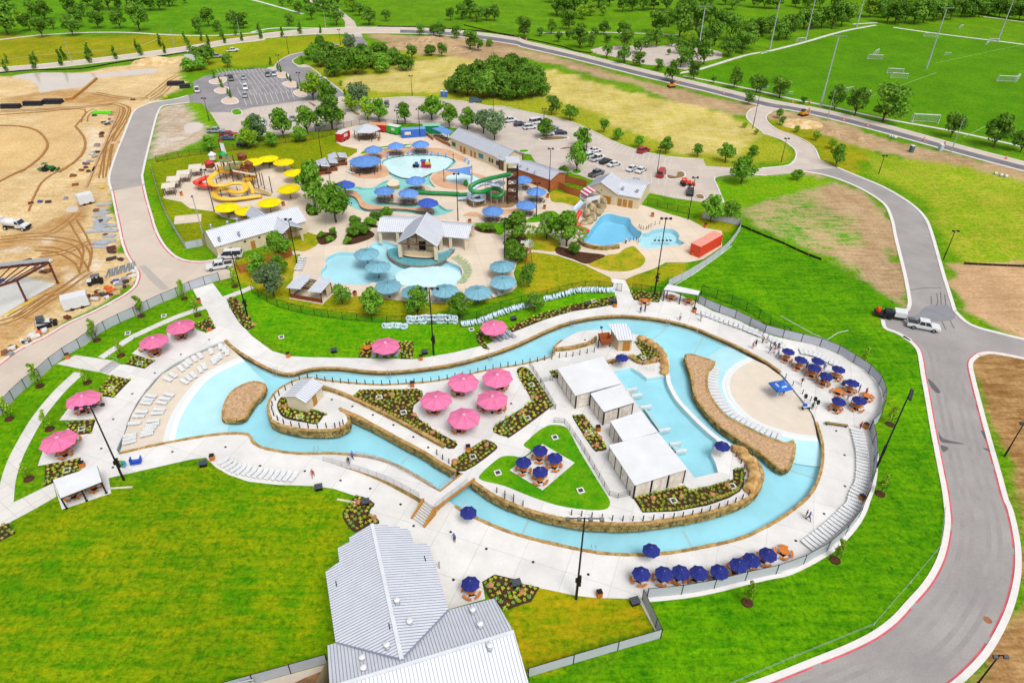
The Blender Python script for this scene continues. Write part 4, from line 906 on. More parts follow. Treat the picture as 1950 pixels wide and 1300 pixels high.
# --- picnic tables at the pink umbrellas and shelters
for k,x,y,z,s in(('C0',615,560,0,'in front of the pink umbrella above the left light pole'),('C0',700,495,0,'half hidden behind the head of the left light pole'),('C0',545,785,0,'right of the lowest pink umbrella'),('C0',485,885,0,'below the lowest pink umbrella'),('C0',1085,98,0,'left of the lower pink umbrella near the left fence'),('C0',1155,135,0,'below the lower pink umbrella near the left fence'),('C0',1350,10,0,'under the upper pink umbrella near the left fence'),('B0',1400,1200,0,'right of the upper pink umbrella near the left fence'),('C1',1530,430,ISL,'under the upper middle terrace umbrella'),('C1',1855,385,ISL,'under the upper right terrace umbrella'),('C1',1350,562,ISL,'under the left terrace umbrella'),('C1',1835,548,ISL,'right below the right terrace umbrella'),('C1',1725,540,ISL,'left below the right terrace umbrella'),('C1',1535,702,ISL,'below the lowest terrace umbrella'),('C1',855,108,0,'left of the lone pink umbrella on the far lawn'),('C1',1060,112,0,'right of the lone pink umbrella on the far lawn'),('k',655,535,0,'left in the white shelter'),('k',975,410,0,'right in the white shelter'),('B2',1238,975,0,'left in the far grey shelter'),('B2',1368,1003,0,'right in the far grey shelter'),('B2',1043,1005,0,'beside the mulch bed at the path mouth'),('B1',1785,1250,0,'below the pink umbrella by the light blue tubes')):
 TABO.put(PZ(k,x,y,z+.03),random.uniform(0,1.5),'orange picnic table '+s,GT)
 # --- loungers
beach=Q('C0',1290,298,1250,328,1385,222,1350,250,1408,200,1448,178,1490,155,1440,298,1405,320,1375,345,1520,235,1490,258,1570,122,1640,88,1668,108,1690,130,1635,158,1610,175,1590,195,1128,452,1105,480,1090,505,1260,442,1230,473,1205,502,1058,570,1035,602,1005,655,1190,552,1175,580,1145,636,1140,665,1120,690,1105,715,1095,738,970,745,968,768,965,795)
beach=sorted(beach,key=lambda q:-q[1])
for i,q in enumerate(beach):
 p=P(q[0],q[1],-.16);c=P(440,780,0);rz=math.atan2(p.y-c.y,p.x-c.x)+random.uniform(-.08,.08)
 LOW.put(p,rz,f'white sun lounger, {nth(i+1)} from the near end of the pale west beach','white loungers on the west beach')
ln=rom(W(Q('C0',1665,935,1710,965,1760,990,1800,1003,1850,1012)+Q('C1',40,1025,110,1036,200,1045,310,1055),.03),False,4)
for i,(p,t)in enumerate(evenly(ln,14)):LOB.put(p,math.atan2(-t.x,t.y)+math.pi-.25,f'white sun lounger, {nth(i+1)} from the left in the curved row above the near lawn','white loungers above the near lawn')
ln=rom(W(Q('C3',705,705,725,780,745,870,750,940,750,1030,740,1110,700,1190)+Q('C3',680,1265)+Q('D3',640,20,600,65,540,120,470,180,400,235,345,275),.03),False,4)
for i,(p,t)in enumerate(evenly(ln,40)):LOW.put(p,math.atan2(t.x,-t.y)+math.pi+random.uniform(-.04,.04),f'white sun lounger, {nth(i+1)} from the far end of the long right-hand fence row','white loungers inside the right-hand fence',(1.0,.8,1.0))
ln=rom(W(Q('B2',1440,1075,1510,1095,1600,1130,1700,1165,1800,1200,1900,1240)+Q('h',0,180,150,240,330,310,450,390),.03),False,4)
for i,(p,t)in enumerate(evenly(ln,25)):LOW.put(p,math.atan2(t.x,-t.y)+math.pi+.2,f'white sun lounger, {nth(i+1)} from the left in the row under the far grey fence','white loungers under the far grey fence')
ln=rom(W(Q('h',690,460,840,490,940,530,1010,570,1110,610),.03),False,4)
for i,(p,t)in enumerate(evenly(ln,9)):LOW.put(p,math.atan2(t.x,-t.y)+math.pi+.2,f'white sun lounger, {nth(i+1)} from the left behind the navy umbrellas by the fence','white loungers behind the navy umbrellas')
lm=offs(led,1.0)
for i,(p,t)in enumerate(evenly(lm[2:-2],26)):LOW.put(Vector((p.x,p.y,-.42)),math.atan2(t.x,-t.y)+math.pi,f'white lounger in shallow water, {nth(i+1)} from the far end of the hooked islet','white loungers on the islet ledge')
for i,q in enumerate(Q('C1',905,145,960,142,1017,142,1080,140)):LOG.put(P(*q,.03),1.75-.12*i,f'grey sun lounger, {nth(i+1)} from the left under the lone pink umbrella','grey loungers')
for i,q in enumerate(Q('C1',1795,30,1835,25,1885,8,1930,0)+Q('B1',1910,1240,1860,1255)):LOG.put(P(*q,.03),2.2,f'grey sun lounger, {nth(i+1)} from the left near the pink umbrella by the tubes','grey loungers')
for i,q in enumerate(Q('k',1375,60,1410,65,1440,70)):
 o=MB();o.box((0,0,.45),(.5,.5,.06));o.box((0,.24,.75),(.5,.06,.55));[o.box((sx*.22,sy*.22,.22),(.05,.05,.44))for sx in(-1,1)for sy in(-1,1)]
 c=o.build('stacking_chair',mat(f'chair_plastic_{i}',(S(250,220,40),S(80,200,90),S(90,180,230))[i],.5));c.location=P(*q,.03);tag(c,('yellow','green','light blue')[i]+' plastic chair beside the left light pole','chair')
bl=thing('foam_mat_cart','bright blue float cart standing on the deck right of the left light pole','cart',PZ('C0',1015,945,.03),.25)
bm_=mat('bright_blue_plastic',S(44,92,216),.5);MB().box((0,0,.4),(1.5,1.0,.12)).build('base',bm_,bl);MB().box((-.7,.1,.75),(.12,.9,.75)).build('side',bm_,bl);MB().box((.7,.1,.75),(.12,.9,.75)).build('side',bm_,bl);MB().box((0,-.3,.55),(1.4,.1,.5),0,(.5,'X')).build('front',bm_,bl)
for sx in(-.55,.55):MB().lathe([(.17,-.05),(.17,.05)],10).build('wheel',BLACK,bl).location=(sx,.4,.17)
# --- bins
for k,x,y,z,s in(('i',1055,990,0,'inside the grey fence at the upper left lawn'),('C1',270,155,0,'at the left end of the far lawn edge'),('C1',1255,175,0,'near the middle light pole on the far lawn edge'),('C1',1190,372,ISL,'at the river edge of the island terrace'),('C1',1605,845,ISL,'at the head of the short planter by the bridge'),('C0',1580,915,0,'at the left end of the curved lounger row'),('C0',615,968,0,'behind the white shelter'),('C2',697,700,ISL,'beside the oval planter by the cabanas'),('D2',705,640,0,'at the near lawn edge right of the centre light pole'),('B2',822,1030,0,'at the end of the mulch strip by the path'),('B2',1410,1070,0,'at the corner of the far grey shelter'),('C3',738,1215,0,'among the loungers by the right-hand fence'),('B0',1560,1205,0,'below the bed right of the upper pink umbrella'),('B0',1480,1000,0,'at the path crossing near the left fence'),('C3',770,680,0,'at the top of the right-hand lounger row')):
 BIN.put(PZ(k,x,y,z+.03),random.uniform(-.2,.2)+.3,'orange slatted litter bin '+s,'orange litter bins')
 # --- light poles
flood_pole('tall black light pole in front of the white shelter at the left',(236,914),(171,772),4,rz=.25)
flood_pole('tall black light pole on the lawn outside the right-hand fence',(1669,890),(1729,750),5,spread=1.1,rz=1.0)
flood_pole('tall black light pole at the near lawn edge in the centre',(1097,1140),(1110,985),4,spread=1.9)
flood_pole('tall black light pole beside the mulch strip at the upper left',(472,605),(442,484),3,spread=.8)
flood_pole('tall black light pole on the far lawn in the middle',(826,676),(816,548),4,spread=1.5)
flood_pole('tall black light pole by the far grey shelter',(1246,562),(1270,415),3,spread=.9)
# --- fences
screen_fence('long grey screened fence along the left service road',FW[2:],2.0,3.1,mid=0)
se=Q('F',1232,1138,1301,1131,1357,1121,1409,1108,1460,1096,1501,1087,1552,1062,1591,1036,1624,1001,1641,973,1650,948,1659,922,1664,884,1664,853,1656,817)
screen_fence('grey screened fence curving round the near right deck',resample(rom(W(se),False,4),.6),1.9,4.4)
ne=Q('F',1656,817,1671,804,1679,784,1682,758,1676,737,1663,719,1645,704,1624,691,1601,676,1573,664,1545,655,1509,648,1473,638,1450,632,1411,611,1386,601,1357,591,1327,575)
screen_fence('grey screened fence round the bulge behind the splash beach',resample(rom(W(ne),False,4),.6),1.9,3.4)
screen_fence('short grey screened fence on the near lawn beside the utility box',W(Q('D2',1025,663,1160,955)),1.9,4.0)
screen_fence('pale fence running from the lawn corner to the metal-roofed building',W(Q('D2',1160,955,950,1015,560,1130,180,1245)),1.9,5.5)
screen_fence('grey fence at the near edge of the big lawn',W(Q('D1',560,1142,300,1215,40,1287,-260,1370)),1.9,4.0)
for ln_,w in((rom(W(se),False,3),.6),(W(Q('D2',1025,663,1160,955,180,1245)),.4)):ribbon('mow_strip',offs(ln_,-.3),w,-.02,.06,M_KERB)
sb=mat('white_sign_board',S(246,246,248),.5);o=MB().box((0,0,0),(1.6,.05,1.3)).build('banner_board',sb);o.location=PZ('D0',1830,1285,1.0);o.rotation_euler=(.2,0,.25);tag(o,'white printed board against the near fence at the lower lawn edge','sign')
for i,(x,z,c)in enumerate(((-.4,.2,(60,180,200)),(.1,-.1,(40,170,150)),(.45,.3,(110,80,180)))):b_=MB().box((x,-.035,z),(.3,.012,.2)).build('print_spot',mat(f'print_{i}',S(*c),.5),o)
chain_fence('black chain-link fence behind the far grey shelter',W(Q('B2',1460,935,1550,960,1650,1000,1750,1040,1850,1090,1950,1160)+Q('B3',60,1190,130,1240,200,1255)),2.2,3.4)
# --- cabana pavilions on the island
CURT=pair('striped_curtain',S(255,250,242,.86),S(236,226,216,.86),1.5,.4,.6,.9,4,.08,bump=.01);ROOFC=mat('white_fabric_roof',S(244,246,250),.55,.06,.35)
def cabana(label,corners,zr=3.0,bays=(3,2),sides=(True,True),opened=False):
 c=[PZ('C2',x,y,ISL+zr)for x,y in corners]
 base=Vector((c[3].x,c[3].y,ISL));root=thing('cabana',label,'pavilion',base);o=Vector((0,0,ISL))-Vector((base.x,base.y,ISL*2));o=-base
 q=[p+o for p in c];cen=sum(q,Vector())/4
 MB().slab(q,.12).build('roof',ROOFC,root)
 fr=MB();ins=[cen+(p-cen)*.95 for p in q]
 for a,b in zip(ins,ins[1:]+ins[:1]):
  d=b-a;fr.box((a+b)/2-Vector((0,0,.24)),(d.length,.1,.22),math.atan2(d.y,d.x))
 fr.build('edge_beam',BLACK,root)
 pm=MB().box((0,0,(zr-.2)/2),(.16,.16,zr-.2)).mesh('post',BLACK)
 edges=[(ins[0],ins[3],bays[0],sides[0]),(ins[3],ins[2],bays[1],sides[1]),(ins[2],ins[1],bays[0],False),(ins[1],ins[0],bays[1],False)]
 for a,b,n,cur in edges:
  for k in range(n):
   p=a.lerp(b,k/n);ob('post',pm,root,(p.x,p.y,0))
   if cur:
    s,e=a.lerp(b,(k+.06)/n),a.lerp(b,(k+.94)/n);mb=MB();N=26;d=(e-s).normalized();nn=Vector((-d.y,d.x,0));vs=[]
    for i in range(N+1):
     w=s.lerp(e,i/N)+nn*(.07*(1 if i%2 else-1)+random.uniform(-.03,.03));vs+=[(w.x,w.y,.08),(w.x,w.y,zr-.3)]
    mb.add(vs,[(2*i,2*i+2,2*i+3,2*i+1)for i in range(N)]);mb.build('curtain',CURT,root)
 return root
cabana('large white-roofed cabana nearest the tower hut',((395,238),(735,150),(868,350),(530,440)),bays=(4,3))
cabana('second white-roofed cabana from the tower hut',((640,425),(868,356),(968,490),(740,560)))
cabana('third white-roofed cabana from the tower hut',((788,630),(1015,556),(1143,708),(885,782)))
cabana('large white-roofed cabana nearest the near planting bed',((775,808),(1145,714),(1365,985),(970,1105)),bays=(4,3))
PW=mat('white_plaster',S(248,248,248));
for i,(x0,y0,x1,y1)in enumerate(((905,400,990,385),(945,440,1025,428),(1010,525,1095,513),(1150,698,1235,683),(1230,800,1315,787),(1275,855,1358,840))):
 a,b=PZ('C2',x0,y0,ISL+.1),PZ('C2',x1,y1,ISL+.1);d=b-a;o=MB().box((0,0,-.35),(d.length,.3,.9)).build('pool_fin_wall',PW);o.location=(a+b)/2;o.rotation_euler[2]=math.atan2(d.y,d.x);tag(o,f'{nth(i+1)} white fin wall from the hut end, jutting into the island pool from the cabanas','wall','white fin walls of the island pool')
for(a0,a1,n,s)in((Q('C2',1040,530,1150,690),Q('C2',1085,540,1195,682),6,'wide'),(Q('C2',1240,803,1275,850),Q('C2',1300,795,1330,838),5,'narrow'),(Q('C2',915,402,945,438),Q('C2',980,392,1005,428),4,'small')):
 st=thing('pool_steps',f'{s} white steps leading down into the island pool from the cabanas','steps',P(*a0[0],ISL-.1));oo=-Vector(st.location)
 for k in range(n):
  u=(k+.5)/n;pa=P(*a0[0],ISL-.1).lerp(P(*a1[0],ISL-.1),u)+oo;pb=P(*a0[1],ISL-.1).lerp(P(*a1[1],ISL-.1),u)+oo;d=pb-pa
  MB().box((pa+pb)/2-Vector((0,0,.18+.11*k)),(d.length,.22,.1),math.atan2(d.y,d.x)).build('step',PW,st)
  # --- island railings (black)
def rail(label,pts,h=1.0,m=BLACK,step=1.8,bars=True,name='railing'):
 pp=resample(pts,step)
 if(pp[-1]-Vector(pts[-1])).length>.3:pp.append(Vector(pts[-1]))
 root=thing(name,label,'railing',pp[0]);o=-pp[0];pm=MB().box((0,0,h/2),(.06,.06,h)).mesh('post',m)
 for p in pp:ob('post',pm,root,p+o)
 for z in(h,.12,h*.56):MB().tube([p+o+Vector((0,0,z))for p in pp],.025,4).build('rail',m,root)
 mb=MB()
 for a,b in zip(pp,pp[1:]):mb.quad(a+o+Vector((0,0,.12)),b+o+Vector((0,0,.12)),b+o+Vector((0,0,h)),a+o+Vector((0,0,h)))
 mb.build('infill_mesh',mesh_mat('rail_mesh',S(60,60,64),.12),root);return root
rail('black railing between the triangular lawn and the cabanas',W(Q('C2',370,640,445,640,560,800,800,1215,955,1175),ISL));rail('black railing from the river edge down past the long planter',W(Q('C2',190,215,270,345,385,545,345,545),ISL));rail('short black railing at the corner of the first cabana',W(Q('C2',270,345,355,325,360,330),ISL))
# --- lawns, pads and planting beds on the island and around
sheet('lawn',rom(W(Q('C2',145,810,190,760,260,700,340,660,430,665,480,700,560,850,700,1080,780,1210,780,1260,740,1287,600,1287,400,1255,200,1190,0,1110,-160,1070,-180,1030,-60,920,0,890,80,890,130,900,200,850),ISL),True,3),M_LAWN,ISL+.03)
sheet('deck_pad',W(Q('C2',40,995,285,800,525,940,285,1145),ISL),M_DECK,ISL+.05)
sheet('deck_pad',W(Q('B0',1240,1225,1330,1170,1440,1180,1500,1240,1400,1290,1250,1290)),M_DECK,.036)
BEDS=[]
def bed(pts,z,n,phrase,smooth=True,edge=True,rocks=0):
 o=rom(W(pts,z),True,3)if smooth else W(pts,z)
 sheet('mulch_bed',o,M_MULCH,z+.06)
 if edge:ribbon('bed_edging',[Vector((p.x,p.y,0))for p in o],.09,z,z+.1,mat('steel_edging',S(70,56,46),.7),closed=True)
 BEDS.append((o,z+.06,n,phrase,rocks))
bed(Q('C1',755,440,800,400,950,398,1100,398,1220,392,1262,410,1268,440,1240,480,1200,510,1190,560,1230,610,1350,700,1500,780,1525,805,1500,832,1460,835,1300,735,1100,625,900,525),ISL,70,'in the long mulch bed left of the pink terrace',False,rocks=3)
bed(Q('C1',190,500,230,450,290,490,540,575,530,590,480,650,400,640,250,610,200,560),ISL,28,'in the mulch bed below the small shed',rocks=2)
bed(Q('C1',1480,950,1700,785,1760,780,1810,810,1800,850,1580,1000),ISL,26,'in the short planter at the bridge',rocks=3)
bed(Q('C2',95,262,185,250,345,490,340,530,60,735,20,745,-60,720,-80,690,-40,650,190,500,205,470),ISL,46,'in the hooked bed right of the pink terrace',rocks=3)
bed(Q('C2',515,610,530,590,570,585,600,600,750,810,740,845,700,850,660,835),ISL,26,'in the oval planter beside the cabanas',rocks=4)
bed(Q('C2',340,262,395,252,400,310,370,310),ISL,4,'in the tiny bed at the first cabana corner',False)
bed(Q('m',615,625,1090,510,1135,560,1500,470,1545,450,1540,365,1630,345,1645,400,1635,500,1600,560,1500,620,1300,690,1000,745,700,755),ISL,75,'in the big bed in front of the near cabana',False,rocks=4)
bed(Q('g',1100,330,1250,360,1360,460,1390,510,1370,550,1240,590,1100,560,1080,520,1190,470),ISL,14,'in the mulch bed below the tower hut',rocks=2)
bed(Q('C0',740,390,830,295,970,325,845,455,745,445),0,18,'in the square bed right of the upper left pink umbrella',False)
bed(Q('C0',475,640,710,620,680,720,560,735),0,14,'in the bed between the two left pink umbrellas',False)
bed(Q('C0',340,960,600,905,590,1000,330,1115),0,18,'in the bed behind the white shelter',False)
bed(Q('C0',1000,145,1150,185,1075,240,930,205),0,14,'in the bed below the steps near the left fence',False)
bed(Q('B0',1445,1165,1560,1110,1600,1190,1530,1215),0,10,'in the bed right of the upper pink umbrella',False)
bed(Q('B0',1690,985,1750,960,1810,1050,1890,1165,1830,1195,1760,1120),0,18,'in the mulch strip by the upper left light pole',rocks=3)
bed(Q('B2',40,1190,150,1130,300,1075,500,1020,700,980,830,950,840,1010,700,1035,500,1065,300,1125,150,1185,60,1220),0,30,'in the strip along the far deck below the blue tubes',False)
bed(Q('B2',935,912,1165,935,1150,998,965,980),0,14,'in the bed left of the far grey shelter',False)
bed(Q('C1',790,155,850,40,1205,45,1190,168,1105,170,1110,100,890,100,870,165),0,24,'in the beds either side of the lone pink umbrella',False)
bed(Q('B1',1665,1230,1700,1195,1730,1200,1720,1287,1760,1350,1720,1340,1670,1280),0,8,'beside the pink umbrella by the tubes',False)
bed(Q('j',20,780,60,700,200,550,410,645,330,735,450,840,460,890,370,890,180,990,60,880),0,24,'in the bed at the top of the metal roof',rocks=2)
bed(Q('D1',1710,540,1800,485,1950,520)+Q('D2',70,540,260,580,200,680,0,745)+Q('D1',1880,750,1760,650),0,24,'in the mulch bed right of the metal-roofed building',False,rocks=2)
bed(Q('D0',0,130,60,105,115,175,0,235,-100,260,-100,180),0,8,'in the bed at the left picture edge',False)
# plants: little clumps of leaf blades
def clump_mesh(seed,blades,h,sp,m):
 r=random.Random(seed);mb=MB()
 for k in range(blades):
  w=r.uniform(0,6.283);d=Vector((math.cos(w),math.sin(w),0));s=Vector((-d.y,d.x,0))*r.uniform(.03,.07);L=r.uniform(.6,1);b=d*r.uniform(0,.1)
  p1=b+d*sp*.5*L+Vector((0,0,h*L*.8));p2=b+d*sp*L+Vector((0,0,h*L*r.uniform(.3,.9)))
  mb.add([b-s,b+s,p1+s,p1-s,p2],((0,1,2,3),(3,2,4)))
 return mb.mesh('planting',m)
CL=[clump_mesh(i,26,.55,.42,mat(f'planting_leaf_{i}',c,.8,.25,4,rand=.2))for i,c in enumerate((S(190,206,60),S(216,212,100),S(140,190,90),S(170,200,50)))]
RK=[boulder_mesh(20+s)for s in range(2)]
for me in RK:me.materials.clear();me.materials.append(pair('pink_rock',S(226,160,124),S(190,120,90),2,.4,.6,.85,4,.15))
def inside(p,poly):
 c=False;n=len(poly)
 for i in range(n):
  a,b=poly[i],poly[(i+1)%n]
  if(a.y>p.y)!=(b.y>p.y)and p.x<(b.x-a.x)*(p.y-a.y)/(b.y-a.y)+a.x:c=not c
 return c
nplant=0
for o,z,n,ph,rocks in BEDS:
 xs=[p.x for p in o];ys=[p.y for p in o];got=[];tries=0;edge=resample(o+[o[0]],max(.62,length(o+[o[0]])/max(4,n*.95)))
 cen=sum(o,Vector())/len(o)
 for p in edge:
  c=p+(Vector((cen.x,cen.y,p.z))-p).normalized()*.45
  if inside(c,o)and all((c-g).length>.5 for g in got):got.append(c)
 while len(got)<n*2.5 and tries<3000:
  tries+=1;c=Vector((random.uniform(min(xs),max(xs)),random.uniform(min(ys),max(ys)),0))
  if inside(c,o)and all((c.xy-g.xy).length>.6 for g in got):got.append(c)
 stuff=MB();ml=[]
 for i,c in enumerate(got):
  s=random.uniform(.6,1.0)*.92;k=random.randrange(4)
  if nplant<296 and i<16:
   nplant+=1;q=ob('bedding_plant',CL[k],None,(c.x,c.y,z),random.uniform(0,6.28));q.scale=(s,s,s*random.uniform(.8,1.1));tag(q,'small tufted plant '+ph,'plant','plants '+ph)
  else:
   M=Matrix.Translation((c.x,c.y,z))@Matrix.Rotation(random.uniform(0,6),4,'Z')@Matrix.Diagonal((s,s,s,1));stuff.cur=k;stuff.add([M@v.co for v in CL[k].vertices],[tuple(f.vertices)for f in CL[k].polygons])
 if stuff.v:q=stuff.build('bedding_plants',[c.materials[0]for c in CL]);q['kind']='stuff'
 for i in range(rocks):
  for _ in range(50):
   c=Vector((random.uniform(min(xs),max(xs)),random.uniform(min(ys),max(ys)),0))
   if inside(c,o):break
  q=ob('garden_rock',RK[i%2],None,(c.x,c.y,z+.12),random.uniform(0,6));q.scale=(.5,.38,.3);tag(q,'pinkish rock lying '+ph,'rock','pinkish rocks '+ph)
  # --- white framed drain grates, small floor drains, utility boxes
def make_grate():
 r=thing('drain_grate','x','drain');f=MB()
 for x,y,a,b in((0,.42,1.0,.18),(0,-.42,1.0,.18),(.42,0,.18,.66),(-.42,0,.18,.66)):f.box((x,y,.07),(a,b,.14))
 f.build('surround',M_KERB,r);MB().box((0,0,.06),(.66,.66,.06)).build('grating',mat('dark_grating',S(60,64,74),.6),r);return Kind(r)
GRT=make_grate()
for k,x,y,z,s in(('C1',945,455,ISL,'in the upper part of the long mulch bed'),('C1',1125,567,ISL,'in the middle of the long mulch bed'),('C1',353,598,ISL,'in the bed below the small shed'),('C1',1640,897,ISL,'in the short planter at the bridge'),('C1',1825,1015,ISL,'in the lawn tip at the bridge'),('C2',203,363,ISL,'in the upper part of the hooked bed'),('C2',172,610,ISL,'in the lower part of the hooked bed'),('C2',632,715,ISL,'in the oval planter'),('C2',377,752,ISL,'at the top of the triangular lawn'),('C2',568,1147,ISL,'at the bottom of the triangular lawn'),('C2',1257,1222,ISL,'in the middle of the big near bed'),('C2',1695,1115,ISL,'at the right end of the big near bed'),('C2',1035,160,ISL,'below the tower hut'),('C0',828,388,0,'in the square bed by the upper left pink umbrella'),('C0',608,688,0,'in the bed between the left pink umbrellas'),('C0',497,997,0,'in the bed behind the white shelter'),('C0',1040,202,0,'in the bed below the steps'),('B0',1218,1098,0,'in the upper left lawn by the path'),('B0',950,1227,0,'in the upper left lawn by the fence'),('B1',218,1256,0,'in the left part of the far lawn'),('B1',1630,1200,0,'beside the tubes'),('B2',665,988,0,'in the lawn strip below the tubes')):
 GRT.put(PZ(k,x,y,z+.06),.35,'white framed drain grate '+s,'white framed drain grates')
dm=MB().lathe([(.2,.012),(.2,0)],8).mesh('floor_drain',BLACK)
for i,(k,x,y,z)in enumerate((('C0',1553,25,0),('C0',1343,135,0),('C0',1150,273,0),('C0',982,427,0),('C0',840,615,0),('C0',752,833,0),('C0',838,973,0),('C0',1280,857,0),('C0',1675,822,0),('C0',1930,962,0),('C1',60,962,0),('C1',392,1000,0),('C1',657,1070,0),('C1',878,1130,0),('C1',1103,1247,0),('C1',592,470,ISL),('C1',745,520,ISL),('C1',897,583,ISL),('C1',1050,658,ISL),('C1',1198,747,ISL),('C1',1308,825,ISL),('C1',1925,500,ISL),('D1',1200,120,0),('D1',1475,165,0),('D1',1740,290,0),('D1',1495,520,0),('D2',215,388,0),('D2',625,480,0),('C3',617,882,0),('C3',555,702,0),('C3',620,1112,0),('D3',465,30,0),('D3',255,230,0),('g',480,305,ISL))):
 DR=globals().setdefault('DR',[]);DR.append((Q(k,x,y)[0][0],ob('floor_drain',dm,None,PZ(k,x,y,z+.036)),z))
for zz,s in((0,'the grey deck'),(ISL,'the island paving')):
 for i,(_,o,z)in enumerate(sorted([d for d in DR if d[2]==zz],key=lambda d:d[0])):tag(o,f'small black floor drain, {nth(i+1)} from the left in '+s,'drain','floor drains of '+s[4:])
def make_ubox():
 r=thing('utility_cabinet','x','utility box');MB().box((0,0,.3),(1.0,.8,.6)).build('body',BLACK,r);l=MB().box((0,0,.66),(1.15,.95,.1)).build('lid',mat('slate_lid',S(96,102,114),.5),r)
 for k in range(4):MB().box((0,-.36+.24*k,.725),(1.05,.05,.03)).build('louvre',BLACK,l)
 return Kind(r)
UB=make_ubox()
for k,x,y,s in(('C1',497,1135,'on the lawn below the curved lounger row'),('C0',1512,960,'on the lawn by the left lounger row end'),('C1',845,1245,'in the bed above the metal roof'),('D2',92,560,'in the bed right of the metal roof'),('D2',968,695,'at the lawn corner by the short fence'),('C1',610,118,'on the left part of the far lawn'),('C1',1283,130,'beside the middle far light pole'),('B2',70,1128,'on the lawn strip near the pink umbrella and tubes'),('B2',615,1020,'in the middle of the far lawn strip'),('B2',800,998,'at the right end of the far lawn strip')):
 UB.put(PZ(k,x,y),.3,'black utility cabinet '+s,'black utility cabinets')
 # --- shed on the west tip (gabled metal roof)
def gable(name,label,ra,rb,el,er,zr,ze,zb,cat='building',k='C1',wall=CREAM,step=.45,sep=False,over=.35,roofm=ROOFW,trim=None):
 """ra, rb: ridge ends; el, er: eave points under ra on each side - pixel traces; the eaves run parallel to the ridge"""
 A,B=PZ(k,*ra,zr),PZ(k,*rb,zr);L,R_=PZ(k,*el,ze),PZ(k,*er,ze);u=(B-A);ul=u.normalized();n=Vector((-ul.y,ul.x,0))
 dl=abs((L-A).dot(n));dr=abs((R_-A).dot(n));sl=1 if(L-A).dot(n)>0 else-1
 c=[A+n*sl*dl,B+n*sl*dl,A-n*sl*dr,B-n*sl*dr]
 for p in c:p.z=ze
 base=(A+B)/2;base.z=zb;root=thing(name,label,cat,base);o=-base
 roof_slope([A+o,B+o,c[1]+o,c[0]+o],u,step,root,m=roofm,separate=sep);roof_slope([A+o,B+o,c[3]+o,c[2]+o],u,step,root,m=roofm,separate=sep)
 MB().box((A+B)/2+o+Vector((0,0,.03)),(u.length+.1,.3,.07),math.atan2(u.y,u.x)).build('ridge_cap',roofm,root)
 i0=over;q=[A+ul*i0+n*sl*(dl-over),B-ul*i0+n*sl*(dl-over),B-ul*i0-n*sl*(dr-over),A+ul*i0-n*sl*(dr-over)];w=MB();zt=ze+(zr-ze)*over/max(dl,.1)-.06
 lo=[Vector((p.x,p.y,zb))+o for p in q];hi=[Vector((p.x,p.y,zt))+o for p in q];ga,gb=A+ul*i0+o-Vector((0,0,.08)),B-ul*i0+o-Vector((0,0,.08))
 w.quad(lo[0],lo[1],hi[1],hi[0]);w.quad(lo[2],lo[3],hi[3],hi[2]);w.add([lo[1],lo[2],hi[2],gb,hi[1]],((0,1,2,3,4),));w.add([lo[3],lo[0],hi[0],ga,hi[3]],((0,1,2,3,4),));w.build('wall',wall,root)
 return root,dict(A=A,B=B,c=c,u=ul,n=n,sl=sl,dl=dl,dr=dr,q=q,o=o,zt=zt)
def door_on(root,info,a,b,s,w,h,m,name='door',z=0.0,th=.06,outset=.04):
 """a leaf on the wall that runs q[a]-q[b], s along it (0..1)"""
 p,q=info['q'][a],info['q'][b];d=q-p;c=p.lerp(q,s);n=Vector((d.y,-d.x,0)).normalized();cen=sum(info['q'],Vector())/4
 if n.dot(c-cen)<0:n=-n
 zb=-info['o'].z;return MB().box(Vector((c.x,c.y,zb+z+h/2))+info['o']+n*outset,(w,th,h),math.atan2(d.y,d.x)).build(name,m,root)
r,inf=gable('pump_shed','small cream shed with grey seamed gable roof on the island tip',(320,447),(455,312),(235,440),(405,492),ISL+3.3,ISL+2.5,ISL)
door_on(r,inf,3,2,.5,1.0,2.0,WOODT,'door')
# --- tower hut
fa,fb,fd=PZ('g',885,445,ISL),PZ('g',1048,438,ISL),PZ('g',788,345,ISL);fc=fb+(fd-fa)
hut=thing('tower_hut','cream stone hut with grey lean-to metal roof on the island','hut',fa);o=-fa
w=MB();lo=[p+o for p in(fa,fb,fc,fd)];hh=[2.9,2.9,3.9,3.9]
for i in range(4):j_=(i+1)%4;w.quad(lo[i],lo[j_],lo[j_]+Vector((0,0,hh[j_])),lo[i]+Vector((0,0,hh[i])))
w.build('wall',LIMEST,hut);cen=sum(lo,Vector())/4;rf=[cen+(p-cen)*1.35 for p in lo]
for p,h in zip(rf,(2.75,2.75,4.05,4.05)):p.z=h
roof_slope([rf[0],rf[1],rf[2],rf[3]],(rf[1]-rf[0]),.5,hut,separate=False)
d=lo[1]-lo[0];nn=Vector((d.y,-d.x,0)).normalized();x=MB().box((lo[0]+lo[1])/2+nn*.05+Vector((0,0,1.05))+d*.12,(1.3,.08,2.1),math.atan2(d.y,d.x)).build('door',WOODT,hut);MB().box((lo[0]+lo[1])/2+nn*.12+Vector((0,0,1.0))+d*.2,(.06,.06,.25),math.atan2(d.y,d.x)).build('handle',BLACK,x)
bk=thing('tipping_bucket','rust brown timber bucket on black legs beside the tower hut','water feature',PZ('g',715,400,ISL),.2)
